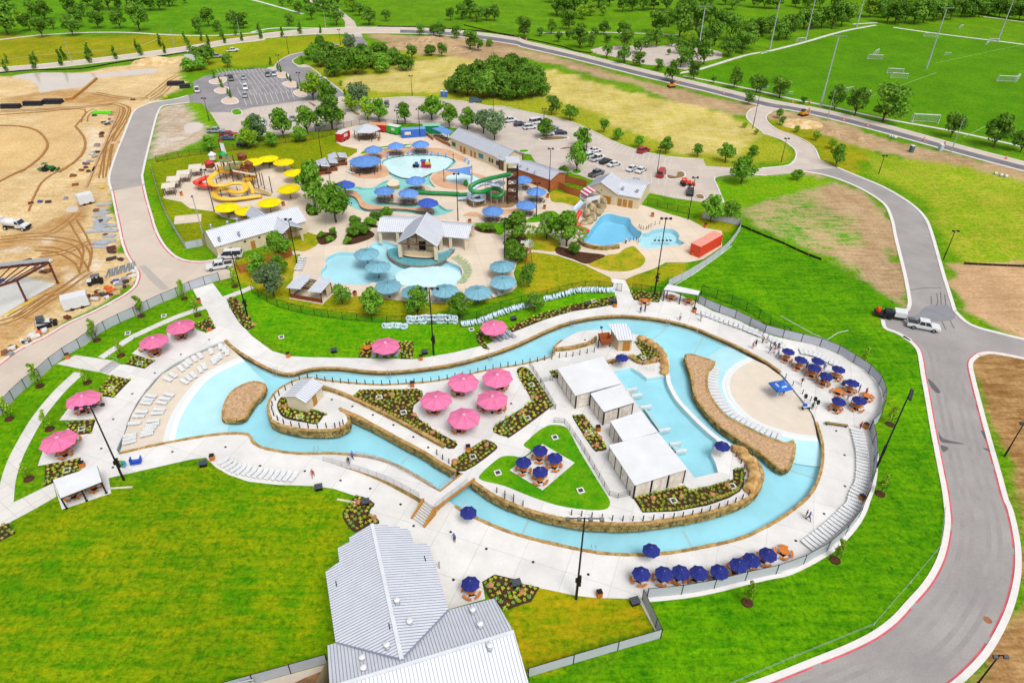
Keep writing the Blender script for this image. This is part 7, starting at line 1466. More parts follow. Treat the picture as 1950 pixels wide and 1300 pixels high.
LF_D=leaf_mat('dark_oak_leaf',S(84,138,46),S(146,190,72));LF_M=leaf_mat('oak_leaf',S(98,166,44),S(160,208,76));LF_L=leaf_mat('light_leaf',S(136,194,40),S(184,212,76));LF_G=leaf_mat('grey_green_leaf',S(118,154,104),S(156,182,132))
BARK=mat('bark',S(96,76,58),.9,.2,3)
def trunk_mesh(seed,z0,h,r0):
 r=random.Random(seed);mb=MB();mb.tube([(0,0,-.1),(r.uniform(-.08,.08),r.uniform(-.08,.08),z0*.6),(r.uniform(-.15,.15),r.uniform(-.15,.15),z0+h*.45)],[r0,r0*.8,r0*.4],7)
 for k in range(5):a=6.283*k/5+r.uniform(-.4,.4);b=h*.42;mb.tube([(0,0,z0*.75),(math.cos(a)*b*.5,math.sin(a)*b*.5,z0+h*.2),(math.cos(a)*b*.9,math.sin(a)*b*.9,z0+h*r.uniform(.4,.6))],[r0*.55,r0*.4,r0*.15],5)
 return mb.mesh('trunk',BARK)
TREES={}
def proto(key,shape,w,h,z0,lobes,leaves,ls,m,r0,n=2):
 TREES[key]=[(crown_mesh('crown',hash(key)%97+31*i,w,h,z0,lobes,leaves,ls,m,shape),trunk_mesh(i+3,z0,h,r0))for i in range(n)]
import zlib
def hash(s):return zlib.crc32(s.encode())
proto('oak','round',5,4.2,1.2,16,1800,.19,LF_M,.16,4);proto('dark','round',5,4.2,1.2,16,1800,.19,LF_D,.16,4);proto('light','round',5,4.2,1.2,20,1600,.19,LF_L,.15,2);proto('grey','round',5,4.2,1.3,20,1600,.18,LF_G,.16,2)
proto('col','col',2.0,4.0,.5,9,900,.16,LF_D,.07,2);proto('young','col',1.7,2.3,1.0,7,300,.12,LF_L,.05,2);proto('bush','bush',5,5.2,0,22,2400,.2,LF_D,.1,3);proto('bushm','bush',5,5.2,0,22,2400,.2,LF_M,.1,2);proto('flat','round',5,3.0,1.6,24,2600,.19,LF_M,.16,2)
PW_={'col':2.0,'young':1.7}
tcount=0
def tree(key,k,x,y,wz,label,group,name='tree',z=0.0,hs=1.0):
 global tcount
 tcount+=1;p=PZ(k,x,y,z);w=wz/REG[k][2]/ppm(p)*(1.05 if p.y>330 else 1.1);s=w/PW_.get(key,5.0);cr,tk=TREES[key][tcount%len(TREES[key])]
 r=thing(name,label,'tree' if 'bush' not in key else 'bush',p,random.uniform(0,6.28),group);r.scale=(s*random.uniform(.88,1.12),s*random.uniform(.88,1.12),s*hs*random.uniform(.9,1.15));ob('crown',cr,r);ob('trunk',tk,r);return r
def trees(group,label,k,lst,key='oak',name='tree',order=True,hs=1.0):
 """a run of trees, named from left to right as they stand in the photograph"""
 lst=sorted(lst,key=lambda t:t[0])
 for i,t in enumerate(lst):tree(t[3]if len(t)>3 else key,k,t[0],t[1],t[2],label.replace('#',nth(i+1)),group,name,hs=hs)
 # older park
trees('trees inside the older park','# leafy tree from the left around the lagoon and cream building','e',[(725,935,260),(985,740,290),(925,1200,340,'grey'),(985,930,220,'oak'),(1770,1290,250,'dark'),(1690,285,420,'flat'),(1430,110,420)],'oak')
trees('trees along the near lagoon lawn','# tree from the left on the near lagoon lawn','B1',[(905,1090,195),(1230,1105,190),(1545,1110,190)],'oak')
trees('trees by the windmill','# tree from the left near the windmill and diving pool','B2',[(100,560,210),(315,525,165,'dark'),(465,580,230),(185,880,140,'dark'),(225,1070,150,'dark'),(1530,400,170),(1660,405,130)],'oak')
trees('trees behind the play lawn','# tree from the left behind the play lawn fence','n',[(440,1020,190,'grey'),(355,1090,170,'light'),(575,1070,130),(685,990,200),(835,1030,130),(905,950,190),(1135,910,260,'dark'),(960,640,190,'light'),(1100,740,210),(1190,860,120,'light')],'oak')
tree('oak','a',640,180,170,'round green tree at the top corner of the play fence','trees behind the play lawn')
trees('trees along the changing house','# tree from the left between the car park and the changing house','A1',[(740,830,110,'light'),(800,810,150,'grey'),(860,890,130,'light'),(945,905,130),(1140,920,115),(1335,890,170),(1465,945,125),(1600,960,130),(1720,990,140,'grey'),(1800,1040,165,'grey')],'oak')
trees('trees of the car park','# tree from the left in the visitor car park','o',[(780,405,150),(1110,490,170),(1060,710,200),(830,190,130,'dark'),(1000,240,130),(1315,355,110,'dark'),(1445,420,100),(1640,490,90),(1885,550,120),(940,790,100,'bushm')],'oak')
trees('trees along the dry field edge','# tree from the left along the near edge of the dry field','A2',[(1435,1165,85),(1640,1205,120),(1830,1195,90),(1785,950,40,'light'),(1870,1000,35,'light'),(1810,775,80,'dark')],'oak')
trees('trees by the right junction','# tree from the left around the right-hand road junction','A3',[(130,880,60),(155,930,55,'dark'),(260,985,50,'light'),(400,1045,60,'light'),(515,1105,65,'light'),(550,1235,120),(260,1340,85)],'oak')
tree('oak','B2',1760,115,175,'lone round tree on the grass right of the orange tractor','lone trees')
# along the main road on the right
trees('trees along the soccer field path','# dark tree from the left between the main road and the soccer field','A3',[(-20,690,90),(130,730,140),(310,770,50),(540,810,125),(690,860,165),(900,905,220),(1405,1025,155),(1720,1095,190),(1920,1130,130)],'dark')
trees('trees along the middle of the main road','# tree from the left along the middle stretch of the main road','A2',[(150,280,130),(265,270,60),(350,250,80),(480,225,120),(400,315,60),(560,360,130),(655,350,80),(480,300,60),(580,250,60),(740,260,80),(885,290,110),(770,320,60),(670,290,70),(760,435,80),(890,470,110),(1005,495,95),(1140,525,75),(1245,605,110),(1405,590,100),(1555,620,50),(1705,655,105),(1870,690,110),(890,370,130),(1010,400,120),(1070,350,90),(1130,350,110),(1245,345,80),(1220,410,35)],'dark')
trees('trees of the shaded car park','# tree from the left in the grove beside the far car park','A2',[(1130,250,150),(1220,200,130),(1300,290,200),(1350,180,160),(1420,240,180),(1300,400,100),(1310,500,120),(1390,480,150),(1480,480,120),(1470,350,140),(1380,350,110,'light'),(1560,340,160),(1600,250,150),(1680,300,160),(1660,420,140),(1760,400,140),(1800,370,140),(1770,240,80),(1835,245,75),(1900,260,100),(1960,250,110),(1520,210,120)],'dark')
trees('far trees behind the meadow','# tree from the left in the far tree line above the meadow','A2',[(390,120,120),(450,130,130),(520,120,140),(580,145,90,'light'),(640,120,90,'light'),(735,120,60,'light'),(600,60,120),(700,60,120),(780,50,120),(880,90,100),(950,85,90),(1030,80,100),(1110,75,110),(1200,80,110),(1360,80,110),(1465,70,80),(1530,50,80),(1690,75,90),(1640,40,90),(1740,40,90),(1850,60,100),(1930,65,90),(430,40,100),(340,20,80)],'dark')
trees('trees along the soccer field end','# tree from the left in the hedge behind the soccer field','A3',[(-10,270,110),(60,250,120),(120,300,130),(180,290,130),(250,230,110),(310,220,140),(370,220,120),(440,210,150),(520,215,140),(590,200,160),(640,160,120),(110,70,140),(250,55,80),(340,70,120),(430,60,120),(530,70,100),(800,130,115,'light'),(930,170,110),(990,180,140),(1060,175,130),(1130,180,140),(1200,170,140),(1270,160,130),(1340,155,120),(1400,150,110),(1480,130,100),(1550,130,120),(1610,130,110),(1680,115,100),(1760,130,110),(1830,140,110),(1910,150,120),(1990,160,120)],'dark')
# left and top
trees('trees of the top left meadow','# dark oak from the left on the top left meadow','A0',[(40,165,100),(60,260,190),(150,175,90,'light'),(225,230,110),(320,280,120),(340,150,120),(240,130,110),(400,220,70),(525,120,130),(545,270,130),(570,205,115),(625,130,90),(735,215,120),(745,110,80),(810,80,160),(880,80,80),(895,215,130),(1010,85,120),(1040,230,160),(1120,80,120),(1190,80,120),(1260,50,110),(60,50,120),(660,50,120),(1380,25,40),(1480,250,90),(1555,200,115),(1620,235,70),(1745,215,110),(1810,215,100)],'dark')
trees('street trees along the upper left road','# small columnar street tree from the left along the upper left road','A0',[(45,530,40),(60,475,35),(258,510,45),(270,465,35),(465,490,45),(480,445,38),(665,470,42),(668,420,38),(858,440,40),(1020,375,34),(1050,415,40),(1197,350,36),(1230,400,34),(1378,318,34),(1410,372,38),(1500,305,30),(1555,350,34),(1648,275,30),(1668,322,34),(1750,262,28),(1800,305,32),(1925,238,28),(1940,288,28)],'col')
trees('street trees near the top road junction','# small street tree from the left by the top road junction','A1',[(50,235,26,'col'),(70,285,32,'col'),(225,275,34,'col'),(358,255,36,'col'),(512,248,28,'col'),(275,195,70),(445,150,95),(630,190,115),(410,80,70),(480,80,65),(570,125,120),(530,90,90),(350,100,70),(290,50,60),(230,50,50),(640,50,100),(750,90,110,'light'),(800,120,100),(870,185,105),(995,160,70),(1475,155,80),(1560,150,100),(1620,140,120),(1670,165,100),(1740,155,90),(1800,158,100),(1245,265,65),(1350,265,75),(1395,275,90),(1520,285,75)],'dark')
trees('thicket left of the dry field','# bushy tree from the left in the thicket above the car park','A1',[(450,440,120,'bushm'),(520,410,130),(510,500,140),(600,480,150),(610,565,130),(690,500,150),(730,400,110,'grey'),(770,555,190,'bushm'),(820,430,110),(880,500,140),(940,420,120),(965,530,150,'bushm'),(1050,480,120),(1130,520,125)],'bush','bushy_tree')
trees('lone trees on the dry field','# tree from the left at the upper edge of the dry field','A1',[(1190,440,90,'dark'),(1330,415,90,'bush'),(1410,420,80,'dark'),(1620,375,120,'dark'),(1680,380,90,'dark'),(1765,345,60,'bushm'),(660,640,35,'light')],'dark')
trees('big round grove','# tree from the left in the big dense grove above the car park','A1',[(1510,690,130),(1590,640,150),(1600,715,190),(1690,640,180),(1720,735,190),(1780,600,160),(1840,720,200),(1870,600,170),(1950,580,170),(1960,730,190),(2060,640,180),(2080,720,170),(2130,700,150)],'bush','grove_tree')
trees('young trees of the upper car park','# young columnar tree from the left in the upper left car park','A1',[(140,485,22),(375,475,24),(193,520,20),(217,540,22),(262,590,20),(288,610,22),(343,660,20),(370,680,24),(590,570,34),(738,675,26),(688,710,22)],'col')
trees('young trees at the left of the upper car park','# young columnar tree from the left at the left car park islands','A0',[(1595,585,26),(1635,620,20),(1650,655,26),(1695,700,20),(1715,730,28)],'col')
trees('trees by the construction yard','# tree from the left beside the white tank above the construction site','A0',[(1420,530,110,'bushm'),(1490,520,100,'bushm'),(1530,480,140,'bush'),(1470,440,100,'bush'),(1695,500,80,'dark'),(1900,1050,150,'oak')],'dark')
# staked young trees of the new park
for i,(k,x,y,w)in enumerate((('B0',1370,970,75),('B0',1470,1095,65),('B0',1050,1100,75),('B0',720,1280,80),('B0',1745,880,65),('C0',298,370,90),('C0',70,615,95),('C0',650,345,60),('C0',370,690,70),('C0',215,1060,60),('C0',900,145,60),('C3',750,215,65),('C3',955,655,80),('C3',880,1170,85),('D3',545,375,90),('D2',1805,690,95))):
 s=('by the path crossing near the left fence','beside the bed right of the path crossing','against the left fence above the pink umbrellas','half way along the left fence','at the foot of the upper left light pole','lower on the left fence lawn','at the far left by the fence','left of the square bed','above the lowest pink umbrella','left of the bed behind the shelter','left of the bed below the steps','outside the fence bulge','left of the right-hand light pole','right of the long lounger row','outside the near right fence bend','outside the near fence row')[i]
 tree('young',k,x,y,w,'staked young tree '+s,'staked young trees','young_tree',hs=1.15);p=PZ(k,x,y)
 r=thing('tree_ring','mulch ring round the young tree '+s,'mulch ring',p,0,'mulch rings');MB().lathe([(.75,0),(.7,.1),(0,.12)],14).build('mulch',M_MULCH,r);[MB().tube([(sx,0,0),(sx,0,1.3)],.035,5).build('stake',DKBR,r)for sx in(-.6,.6)]
 # shrubs of the older park
for i,(k,x,y,w)in enumerate((('B1',780,500,110),('B1',710,560,60),('B1',830,490,80),('B1',520,515,50),('B1',600,500,60),('B1',580,545,50),('B1',430,320,60),('B1',455,345,60),('B1',770,428,90),('B1',880,430,80),('B1',910,378,70),('B1',1000,372,90),('B2',90,690,150),('B2',60,640,120),('B2',520,640,90),('B1',1720,465,60),('B1',1770,470,60),('B2',120,640,80),('c',1640,680,120),('B1',1930,660,90))):
 tree(('bush','bushm')[i%2],k,x,y,w,('large round shrub','small shrub','leafy shrub','low shrub')[i%4]+f', {nth(i+1)} counting through the planting beds of the older park','shrubs of the older park','shrub')
 # ================================================================ VEHICLES
def car_proto(kind):
 """body shell lofted from cross sections, separate glasshouse, wheels and lamps"""
 if kind=='sedan':Lh,w,prof,cab=2.35,.9,[(-2.35,.45,.72),(-2.2,.3,.88),(-1.4,.25,.95),(1.0,.25,.92),(2.1,.27,.78),(2.35,.4,.6)],(-1.55,-.75,.45,1.15,1.42)
 elif kind=='suv':Lh,w,prof,cab=2.4,.96,[(-2.4,.5,.95),(-2.3,.32,1.08),(-1.4,.3,1.1),(1.1,.3,1.06),(2.2,.32,.95),(2.4,.45,.7)],(-2.25,-1.95,.35,1.15,1.75)
 elif kind=='van':Lh,w,prof,cab=2.7,1.0,[(-2.7,.5,1.1),(-2.6,.35,1.15),(-1.4,.32,1.15),(1.5,.32,1.1),(2.5,.35,1.0),(2.7,.5,.75)],(-2.6,-2.5,1.1,2.0,2.1)
 else:Lh,w,prof,cab=2.85,1.0,[(-2.85,.55,1.05),(-2.8,.4,1.12),(-1.0,.38,1.12),(1.3,.38,1.12),(2.6,.4,1.05),(2.85,.5,.8)],(-1.05,-.85,.7,1.4,1.85)
 b=MB();vs=[]
 for x,z0,z1 in prof:
  t=.93 if abs(x)>Lh-.2 else 1.0
  for y,z in((-w*.92*t,z0),(-w*t,z0+(z1-z0)*.35),(-w*.97*t,z1*.97),(-w*.7*t,z1),(w*.7*t,z1),(w*.97*t,z1*.97),(w*t,z0+(z1-z0)*.35),(w*.92*t,z0)):vs.append((x,y,z))
 n=8;fs=[]
 for i in range(len(prof)-1):
  for k in range(n):fs.append((i*n+k,i*n+(k+1)%n,(i+1)*n+(k+1)%n,(i+1)*n+k))
 fs+=[tuple(range(n)),tuple(range((len(prof)-1)*n,len(prof)*n))[::-1]];b.add(vs,fs);body=b
 x0,x1,x2,x3,zt=cab;zb=1.0 if kind=='pickup' else prof[2][2]-.04;wi,wo=w*.72,w*.93
 g=MB();g.add([(x0,-wo,zb),(x3,-wo,zb),(x3,wo,zb),(x0,wo,zb),(x1,-wi,zt-.06),(x2,-wi,zt-.06),(x2,wi,zt-.06),(x1,wi,zt-.06)],((0,1,5,4),(1,2,6,5),(2,3,7,6),(3,0,4,7),(4,5,6,7)))
 rf=MB();rf.slab([(x1-.05,-wi-.03,zt),(x2+.08,-wi-.03,zt),(x2+.08,wi+.03,zt),(x1-.05,wi+.03,zt)],.08)
 for sy in(-1,1):
  rf.tube([(x0,sy*wo,zb),(x1,sy*wi,zt-.04)],.05,4);rf.tube([(x3,sy*wo,zb),(x2,sy*wi,zt-.04)],.05,4);rf.tube([((x0+x3)/2,sy*wo*1.005,zb),((x1+x2)/2,sy*(wi+.01),zt-.04)],.045,4)
 wh=MB();wh.tube([(0,-.12,0),(0,.12,0)],.36 if kind!='pickup' else.4,14);rim=MB();rim.tube([(0,-.13,0),(0,.13,0)],.2,10)
 return Lh,w,body,g,rf,wh,rim
CARP={k:car_proto(k)for k in('sedan','suv','van','pickup')};CARM={}
TYRE=mat('tyre_rubber',S(36,36,40),.8);RIMM=mat('alloy_rim',S(170,174,180),.35,.05,metal=.5);HEADL=mat('headlamp_glass',S(230,236,240),.2,.03);TAILL=mat('tail_lamp',S(190,30,34),.3,.03);CARG=mat('car_window',S(44,54,66),.12,.05,spec=.7)
PAINT={n:mat(f'car_paint_{n}',c,.3,.03,1,spec=.6)for n,c in dict(white=S(240,242,246),silver=S(176,182,190),grey=S(112,118,126),black=S(34,36,42),navy=S(40,52,84),red=S(196,30,38),blue=S(78,104,140)).items()}
def car(kind,color,p,rz,label,group='parked cars',name=None,extra=None):
 Lh,w,body,g,rf,wh,rim=CARP[kind];key=(kind,color)
 if key not in CARM:CARM[key]=(body.mesh('body',PAINT[color]),rf.mesh('roof',PAINT[color]))
 if kind not in CARM:CARM[kind]=(g.mesh('windows',CARG),wh.mesh('wheel',TYRE),rim.mesh('rim',RIMM),MB().box((0,0,0),(.06,.36,.14)).mesh('headlight',HEADL),MB().box((0,0,0),(.05,.3,.16)).mesh('tail_light',TAILL))
 r=thing(name or{'sedan':'parked_car','suv':'parked_car','van':'parked_van','pickup':'pickup_truck'}[kind],label,'car' if kind in('sedan','suv')else('van' if kind=='van' else 'pickup truck'),p,rz,group)
 ob('body',CARM[key][0],r);ob('roof',CARM[key][1],r);ob('windows',CARM[kind][0],r);R=.4 if kind=='pickup' else.36
 for sx in(-Lh*.6,Lh*.6):
  for sy in(-w+.08,w-.08):q=ob('wheel',CARM[kind][1],r,(sx,sy,R));ob('rim',CARM[kind][2],q)
 zf=CARP[kind][2].v[5*8][2]+.18
 for sy in(-w*.62,w*.62):ob('headlight',CARM[kind][3],r,(Lh-.06,sy,zf));ob('tail_light',CARM[kind][4],r,(-Lh+.05,sy,zf+.08))
 if kind=='pickup':MB().box((-1.95,0,1.125),(1.65,1.6,.02)).build('load_bed',mat('bed_liner',S(60,62,66),.8),r)
 return r
CARS=[('A0',1465,680,'pickup','white',2.0,'white pickup driving at the bend below the upper left car park'),('A0',1718,595,'suv','black',-1.2,'dark car at the left of the upper car park'),('A0',1810,585,'sedan','silver',-1.2,'silver car right of the dark car in the upper car park'),('A0',1825,662,'suv','white',-1.25,'white car in the middle of the upper car park'),('A0',1820,718,'sedan','silver',-1.25,'silver car below the white car in the upper car park'),('A1',118,565,'suv','grey',-1.2,'left of two grey cars beside a car park island'),('A1',163,560,'suv','silver',-1.2,'right of two grey cars beside a car park island'),('A1',512,592,'sedan','white',.15,'white car alone in the angled bays'),('A1',90,922,'sedan','white',-1.3,'white car behind the leftmost trees'),('A1',303,890,'sedan','silver',-1.2,'silver car between the trees of the lower bays'),('A1',470,875,'suv','grey',-1.2,'grey car between two round trees'),('A1',490,842,'sedan','white',-1.2,'white car behind the grey car between two round trees'),('A1',487,950,'sedan','silver',-1.2,'silver car nearest the play lawn fence trees'),('A1',998,790,'suv','grey',-1.5,'grey car alone in the far lot above the food trucks'),('A1',872,788,'sedan','silver',-1.2,'silver car half behind the grey-green tree'),('A1',1115,797,'sedan','silver',.3,'silver car behind the tree above the green trailer'),('A1',1660,760,'suv','blue',.1,'dark blue car at the foot of the big grove'),('A1',605,345,'sedan','silver',.2,'silver car behind the thicket'),('o',225,200,'suv','black',.3,'black car at the left end of the visitor car row'),('o',345,240,'sedan','silver',.4,'silver car, second in the visitor car row'),('o',445,255,'pickup','white',.35,'white pickup, third in the visitor car row'),('o',540,290,'sedan','navy',.3,'navy car between the white pickup and the white cars'),('o',628,318,'suv','white',.35,'white car left of the planted island'),('o',690,270,'van','white',.6,'white van behind the planted island tree'),('o',790,378,'suv','white',.15,'white car in front of the island tree'),('o',835,320,'sedan','silver',.2,'silver car behind the island tree'),('o',910,368,'sedan','navy',.1,'navy car right of the planted island'),('o',1075,530,'suv','black',.2,'black car below the long planted island'),('o',1180,585,'suv','white',.7,'left white car of the lower visitor row'),('o',1228,532,'sedan','white',.4,'white car at the back of the lower visitor row'),('o',1258,608,'pickup','white',.7,'white pickup in the lower visitor row'),('o',1330,635,'sedan','black',.7,'dark car right of the white pickup'),('o',1408,660,'sedan','white',.65,'white car right of the dark car'),('o',1575,700,'sedan','white',.9,'left of two white cars standing apart'),('o',1658,715,'sedan','white',.95,'right of two white cars standing apart'),('o',1680,535,'suv','red',.7,'red car at the outer kerb of the visitor lot'),('o',1245,750,'pickup','grey',.8,'grey pickup behind the pump house'),('o',1845,750,'van','red',1.2,'dark red van near the curved planting strip'),('o',1612,820,'sedan','silver',1.4,'silver car half behind the pump house wing'),('B2',1380,190,'suv','black',1.35,'dark car below the orange tractor'),('A0',1605,985,'pickup','silver',.1,'silver pickup at the bare ground by the play fence'),('A0',1700,1015,'pickup','red',.25,'bright red pickup beside the silver pickup'),('A0',1820,1085,'suv','navy',.1,'navy car behind the play lawn fence'),('A0',1690,1038,'sedan','blue',.1,'blue car in front of the red pickup'),('e',250,850,'pickup','white',3.5,'white car parked at the staff gate'),('e',390,720,'van','white',3.3,'white service vehicle beside the cream building'),('A0',1610,430,'pickup','silver',.3,'silver truck at the top of the construction yard'),('A0',1730,385,'pickup','white',.5,'white truck by the upper left road'),('A1',640,95,'sedan','silver',.7,'silver car on the road at the top junction')]
for k,x,y,kind,c,rz,s in CARS:car(kind,c,PZ(k,x,y,.02),rz,s)
tr=car('pickup','white',PZ('B3',1195,1190,.03),-.36,'white pickup towing a trailer at the right-hand road junction','road traffic');tr.scale=(1.05,1.05,1.05)
tl=thing('equipment_trailer','black flat trailer with white box hitched to the white pickup','trailer',PZ('B3',950,1105,.03),-.3);MB().box((0,0,.7),(6.0,2.2,.18)).build('deck',BLACK,tl);MB().box((1.7,0,1.3),(2.2,2.0,1.1)).build('white_box',WHP,tl);MB().box((-.4,0,1.15),(1.5,1.6,.8)).build('machine',mat('dark_machine',S(40,46,56),.5),tl);MB().lathe([(.45,.8),(.5,1.2),(.4,1.7),(0,1.75)],10,(-2.3,.2,0)).build('orange_tank',ORGP,tl);MB().tube([(3,0,.6),(4.6,0,.55)],.08,6).build('drawbar',BLACK,tl)
for sx in(-1.2,-.2):[MB().tube([(sx,sy-.12,.4),(sx,sy+.12,.4)],.4,12).build('wheel',TYRE,tl)for sy in(-1.15,1.15)]
tc=thing('orange_tractor','orange tractor with loader in the visitor car park','tractor',PZ('B2',1350,130),.1);MB().box((0,0,1.1),(2.6,.9,.7)).build('body',ORGP,tc);MB().box((-.7,0,2.1),(1.4,1.3,.1)).build('canopy',ORGP,tc);[MB().box((-.7+sx,sy,1.6),(.08,.08,1.0)).build('canopy_post',BLACK,tc)for sx in(-.5,.5)for sy in(-.5,.5)];[MB().tube([(sx,sy-.2,r_),(sx,sy+.2,r_)],r_,12).build('wheel',TYRE,tc)for sx,r_ in((-.9,.65),(1.0,.4))for sy in(-.75,.75)];MB().box((2.2,0,.5),(.5,1.8,.6)).build('bucket',ORGP,tc)
# car park islands
def island(pts,ph,m=None,h=.15):
 o=rom(W(Q(*pts)),True,3);r=MB();r.prism([(p.x,p.y)for p in o],0,h);struct(r.build('kerb_island',M_KERB));c=sum(o,Vector())/len(o);sheet('island_fill',[c+(p-c)*.86 for p in o],m or mat('pink_gravel',S(232,206,186),.95,.1,3),h+.012)
MG=mat('brown_ground_cover',S(150,122,80),.95,.25,1.5)
for pts in(('n',-10,460,90,430,160,435,130,480,20,490),('n',40,540,130,515,180,530,150,575,60,575),('n',105,640,180,605,250,625,265,665,180,680,120,670),('n',600,390,680,375,730,400,720,430,640,435),('n',670,480,760,460,820,490,800,520,720,520),('n',770,560,860,540,900,570,890,610,810,605),('n',530,345,600,330,640,345,600,360),('n',800,320,900,315,930,330,850,335),('n',1180,620,1240,610,1290,660,1220,665)):island(pts,'')
for pts in(('n',200,735,270,720,300,770,220,780),('o',520,520,600,515,625,530,560,542),('o',1010,720,1060,690,1115,720,1060,745)):island(pts,'',M_LAWN)
for pts in(('o',710,410,850,390,980,395,985,412,850,428,730,430),('o',880,515,960,488,1100,488,1110,500,980,508),('d',1350,90,1480,110,1500,50,1560,40,1600,80,1570,120,1450,145,1370,140),('d',1715,335,1800,330,1830,385,1750,385),('n',905,650,990,690,960,700),('n',1290,720,1400,770,1350,780)):island(pts,'',MG)
# ================================================================ SPORTS FIELD
SPG=mat('light_grey_steel',S(190,198,206),.45,.05)
for bt,s in((((1562,203),(1599,68)),'nearest tall floodlight mast at the soccer field edge'),(((1764,131),(1801,15)),'tall floodlight mast in the middle of the soccer fields'),(((1330,96),(1345,12)),'tall floodlight mast in the grove by the far car park')):flood_pole(s,*bt,5,SPG,False,2.4,.28,lm=SPG)
for(b_,h,s)in(((1466,94),24,'left of three floodlight masts cut by the top edge'),((1534,77),24,'middle of three floodlight masts cut by the top edge'),((1631,52),24,'right of three floodlight masts cut by the top edge'),((1899,80),26,'floodlight mast at the far right of the soccer fields')):flood_pole(s,b_,(b_[0],b_[1]-80),5,SPG,False,2.4,.28,h=h,lm=SPG)
NET=mesh_mat('goal_net',S(240,240,240),.3)
def make_goal():
 r=thing('soccer_goal','x','soccer goal');a,h,d=3.2,2.2,1.6
 MB().tube([(-a,0,0),(-a,0,h),(a,0,h),(a,0,0)],.1,6).build('frame',PLW,r);MB().tube([(-a,0,h),(-a,d*.5,h),(-a,d,0),(-a,0,0)],.06,5).build('side_bar',PLW,r);MB().tube([(a,0,h),(a,d*.5,h),(a,d,0),(a,0,0)],.06,5).build('side_bar',PLW,r);MB().tube([(-a,d,0),(a,d,0)],.06,5).build('ground_bar',PLW,r)
 MB().add([(-a,.5*d,h),(a,.5*d,h),(a,d,0),(-a,d,0),(-a,0,h),(a,0,h),(-a,0,0),(a,0,0)],((0,1,2,3),(4,5,1,0),(6,4,0,3),(7,5,1,2))).build('net',NET,r);return Kind(r)
GOAL=make_goal()
for i,(x,y,rz,sc)in enumerate(((842,445,-.15,1.0),(858,400,.9,.8),(1022,585,-.15,1.0),(990,550,-.2,1.0),(655,675,.4,.6),(790,720,.9,.9),(1215,915,-.15,1.35),(1820,610,-.15,1.1),(1905,595,.9,.9),(1383,410,.2,.5),(1250,275,-.15,.9),(1680,330,.9,.6),(1720,315,-.15,.8),(1485,210,.8,.7),(15,670,.2,.6),(205,705,.3,.5),(295,310,.3,.8))):GOAL.put(PZ('A3',x,y,.03),rz,('left front','tilted','middle front','middle rear','small','slanting','nearest large','right-hand','right-hand slanting','tiny central','far left','far small','far right','farthest','partly hidden','half hidden','hedge-side')[i]+' white soccer goal of those scattered on the green fields','soccer goals',sc)
for pts in(('A3',800,720,1300,540),('A3',1290,470,1950,330),('A3',1500,1020,1680,930),('A1',1160,25,1420,15)):
 a,b=W(Q(*pts),.03);d=(b-a).normalized();w=Vector((-d.y,d.x,0))*.12;struct(MB().quad(a-w,b-w,b+w,a+w).build('field_line',mat('faint_field_line',S(170,214,120),.9)))
 # ---- street lamps
LAMP=[('A0',535,465,480,295,STEEL),('A0',1297,350,1250,212,STEEL),('A0',1780,250,1762,130,STEEL),('A1',548,210,535,80,STEEL),('A3',485,900,560,670,STEEL),('A3',1408,1128,1515,878,STEEL),('A0',1555,900,1515,728,BLACK),('A1',272,400,250,275,BLACK),('A1',205,500,193,410,BLACK),('A1',365,680,350,540,BLACK),('A0',1712,690,1690,560,BLACK),('A1',658,335,648,220,BLACK),('A1',1190,715,1183,562,BLACK),('A1',1792,875,1790,705,BLACK),('o',1152,520,1162,322,BLACK),('o',758,230,758,132,BLACK),('o',1808,735,1838,490,BLACK),('o',805,905,820,500,BLACK),('A2',1845,955,1910,640,BLACK),('A3',145,1205,190,1028,BLACK),('A3',870,1290,915,1155,BLACK),('B3',1350,680,1440,465,BLACK),('C3',1805,890,1950,640,BLACK),('D3',1560,1350,1770,1075,BLACK),('A1',1080,920,1072,820,BLACK),('A1',1248,1020,1240,810,BLACK),('A1',520,1180,490,970,BLACK),('a',705,930,570,410,BLACK),('a',600,1350,430,740,STEEL),('e',1208,800,1100,240,BLACK),('c',340,1240,320,655,BLACK),('c',1308,1185,1320,770,BLACK),('b',225,1010,180,640,BLACK),('B1',1875,670,1868,375,BLACK),('d',1625,640,1705,115,BLACK)]
LS='first lamp along the upper left road|second lamp along the upper left road|third lamp along the upper left road|lamp at the top road junction|pale lamp over the right main road near the roundabout loop|pale lamp over the far right main road|black lamp at the corner below the upper car park|black lamp on the grass above the upper car park|black lamp at the upper car park bend|black lamp on the right car park island|black lamp on the left car park island|black lamp behind the thicket|black lamp at the lower edge of the dry field|black lamp below the big grove|black lamp at the long planted island|black lamp behind the planted island tree|black lamp in the right part of the visitor lot|twin-headed lamp beside the brick plant room|black lamp at the connecting road|black lamp inside the connecting road loop|dark pole at the yellow-green mound|dark pole on the right grass verge|dark pole on the brown bank at the right edge|dark lamp at the lower right corner|black lamp behind the green food trailer|black lamp above the blue kiosk|black lamp on the play lawn|black lamp beside the yellow slide|pale leaning lamp at the cream building corner|black floodlight pole behind the lagoon loungers|black twin lamp on the lazy river terrace|black lamp right of the slide tower|black lamp at the left lazy river bank|black lamp right of the swim-up bar|black floodlight pole beside the diving pool fence'.split('|')
for(k,bx,by,tx,ty,m_),s in zip(LAMP,LS):
 q=Q(k,bx,by,tx,ty);flood_pole(s+' in the distance' if len(s.split())<4 else s,q[0],q[1],2 if m_ is BLACK else 1,m_,False,.55 if m_ is BLACK else.3,.1 if m_ is BLACK else.12,'street lamp','street_lamp');p=P(*q[0])
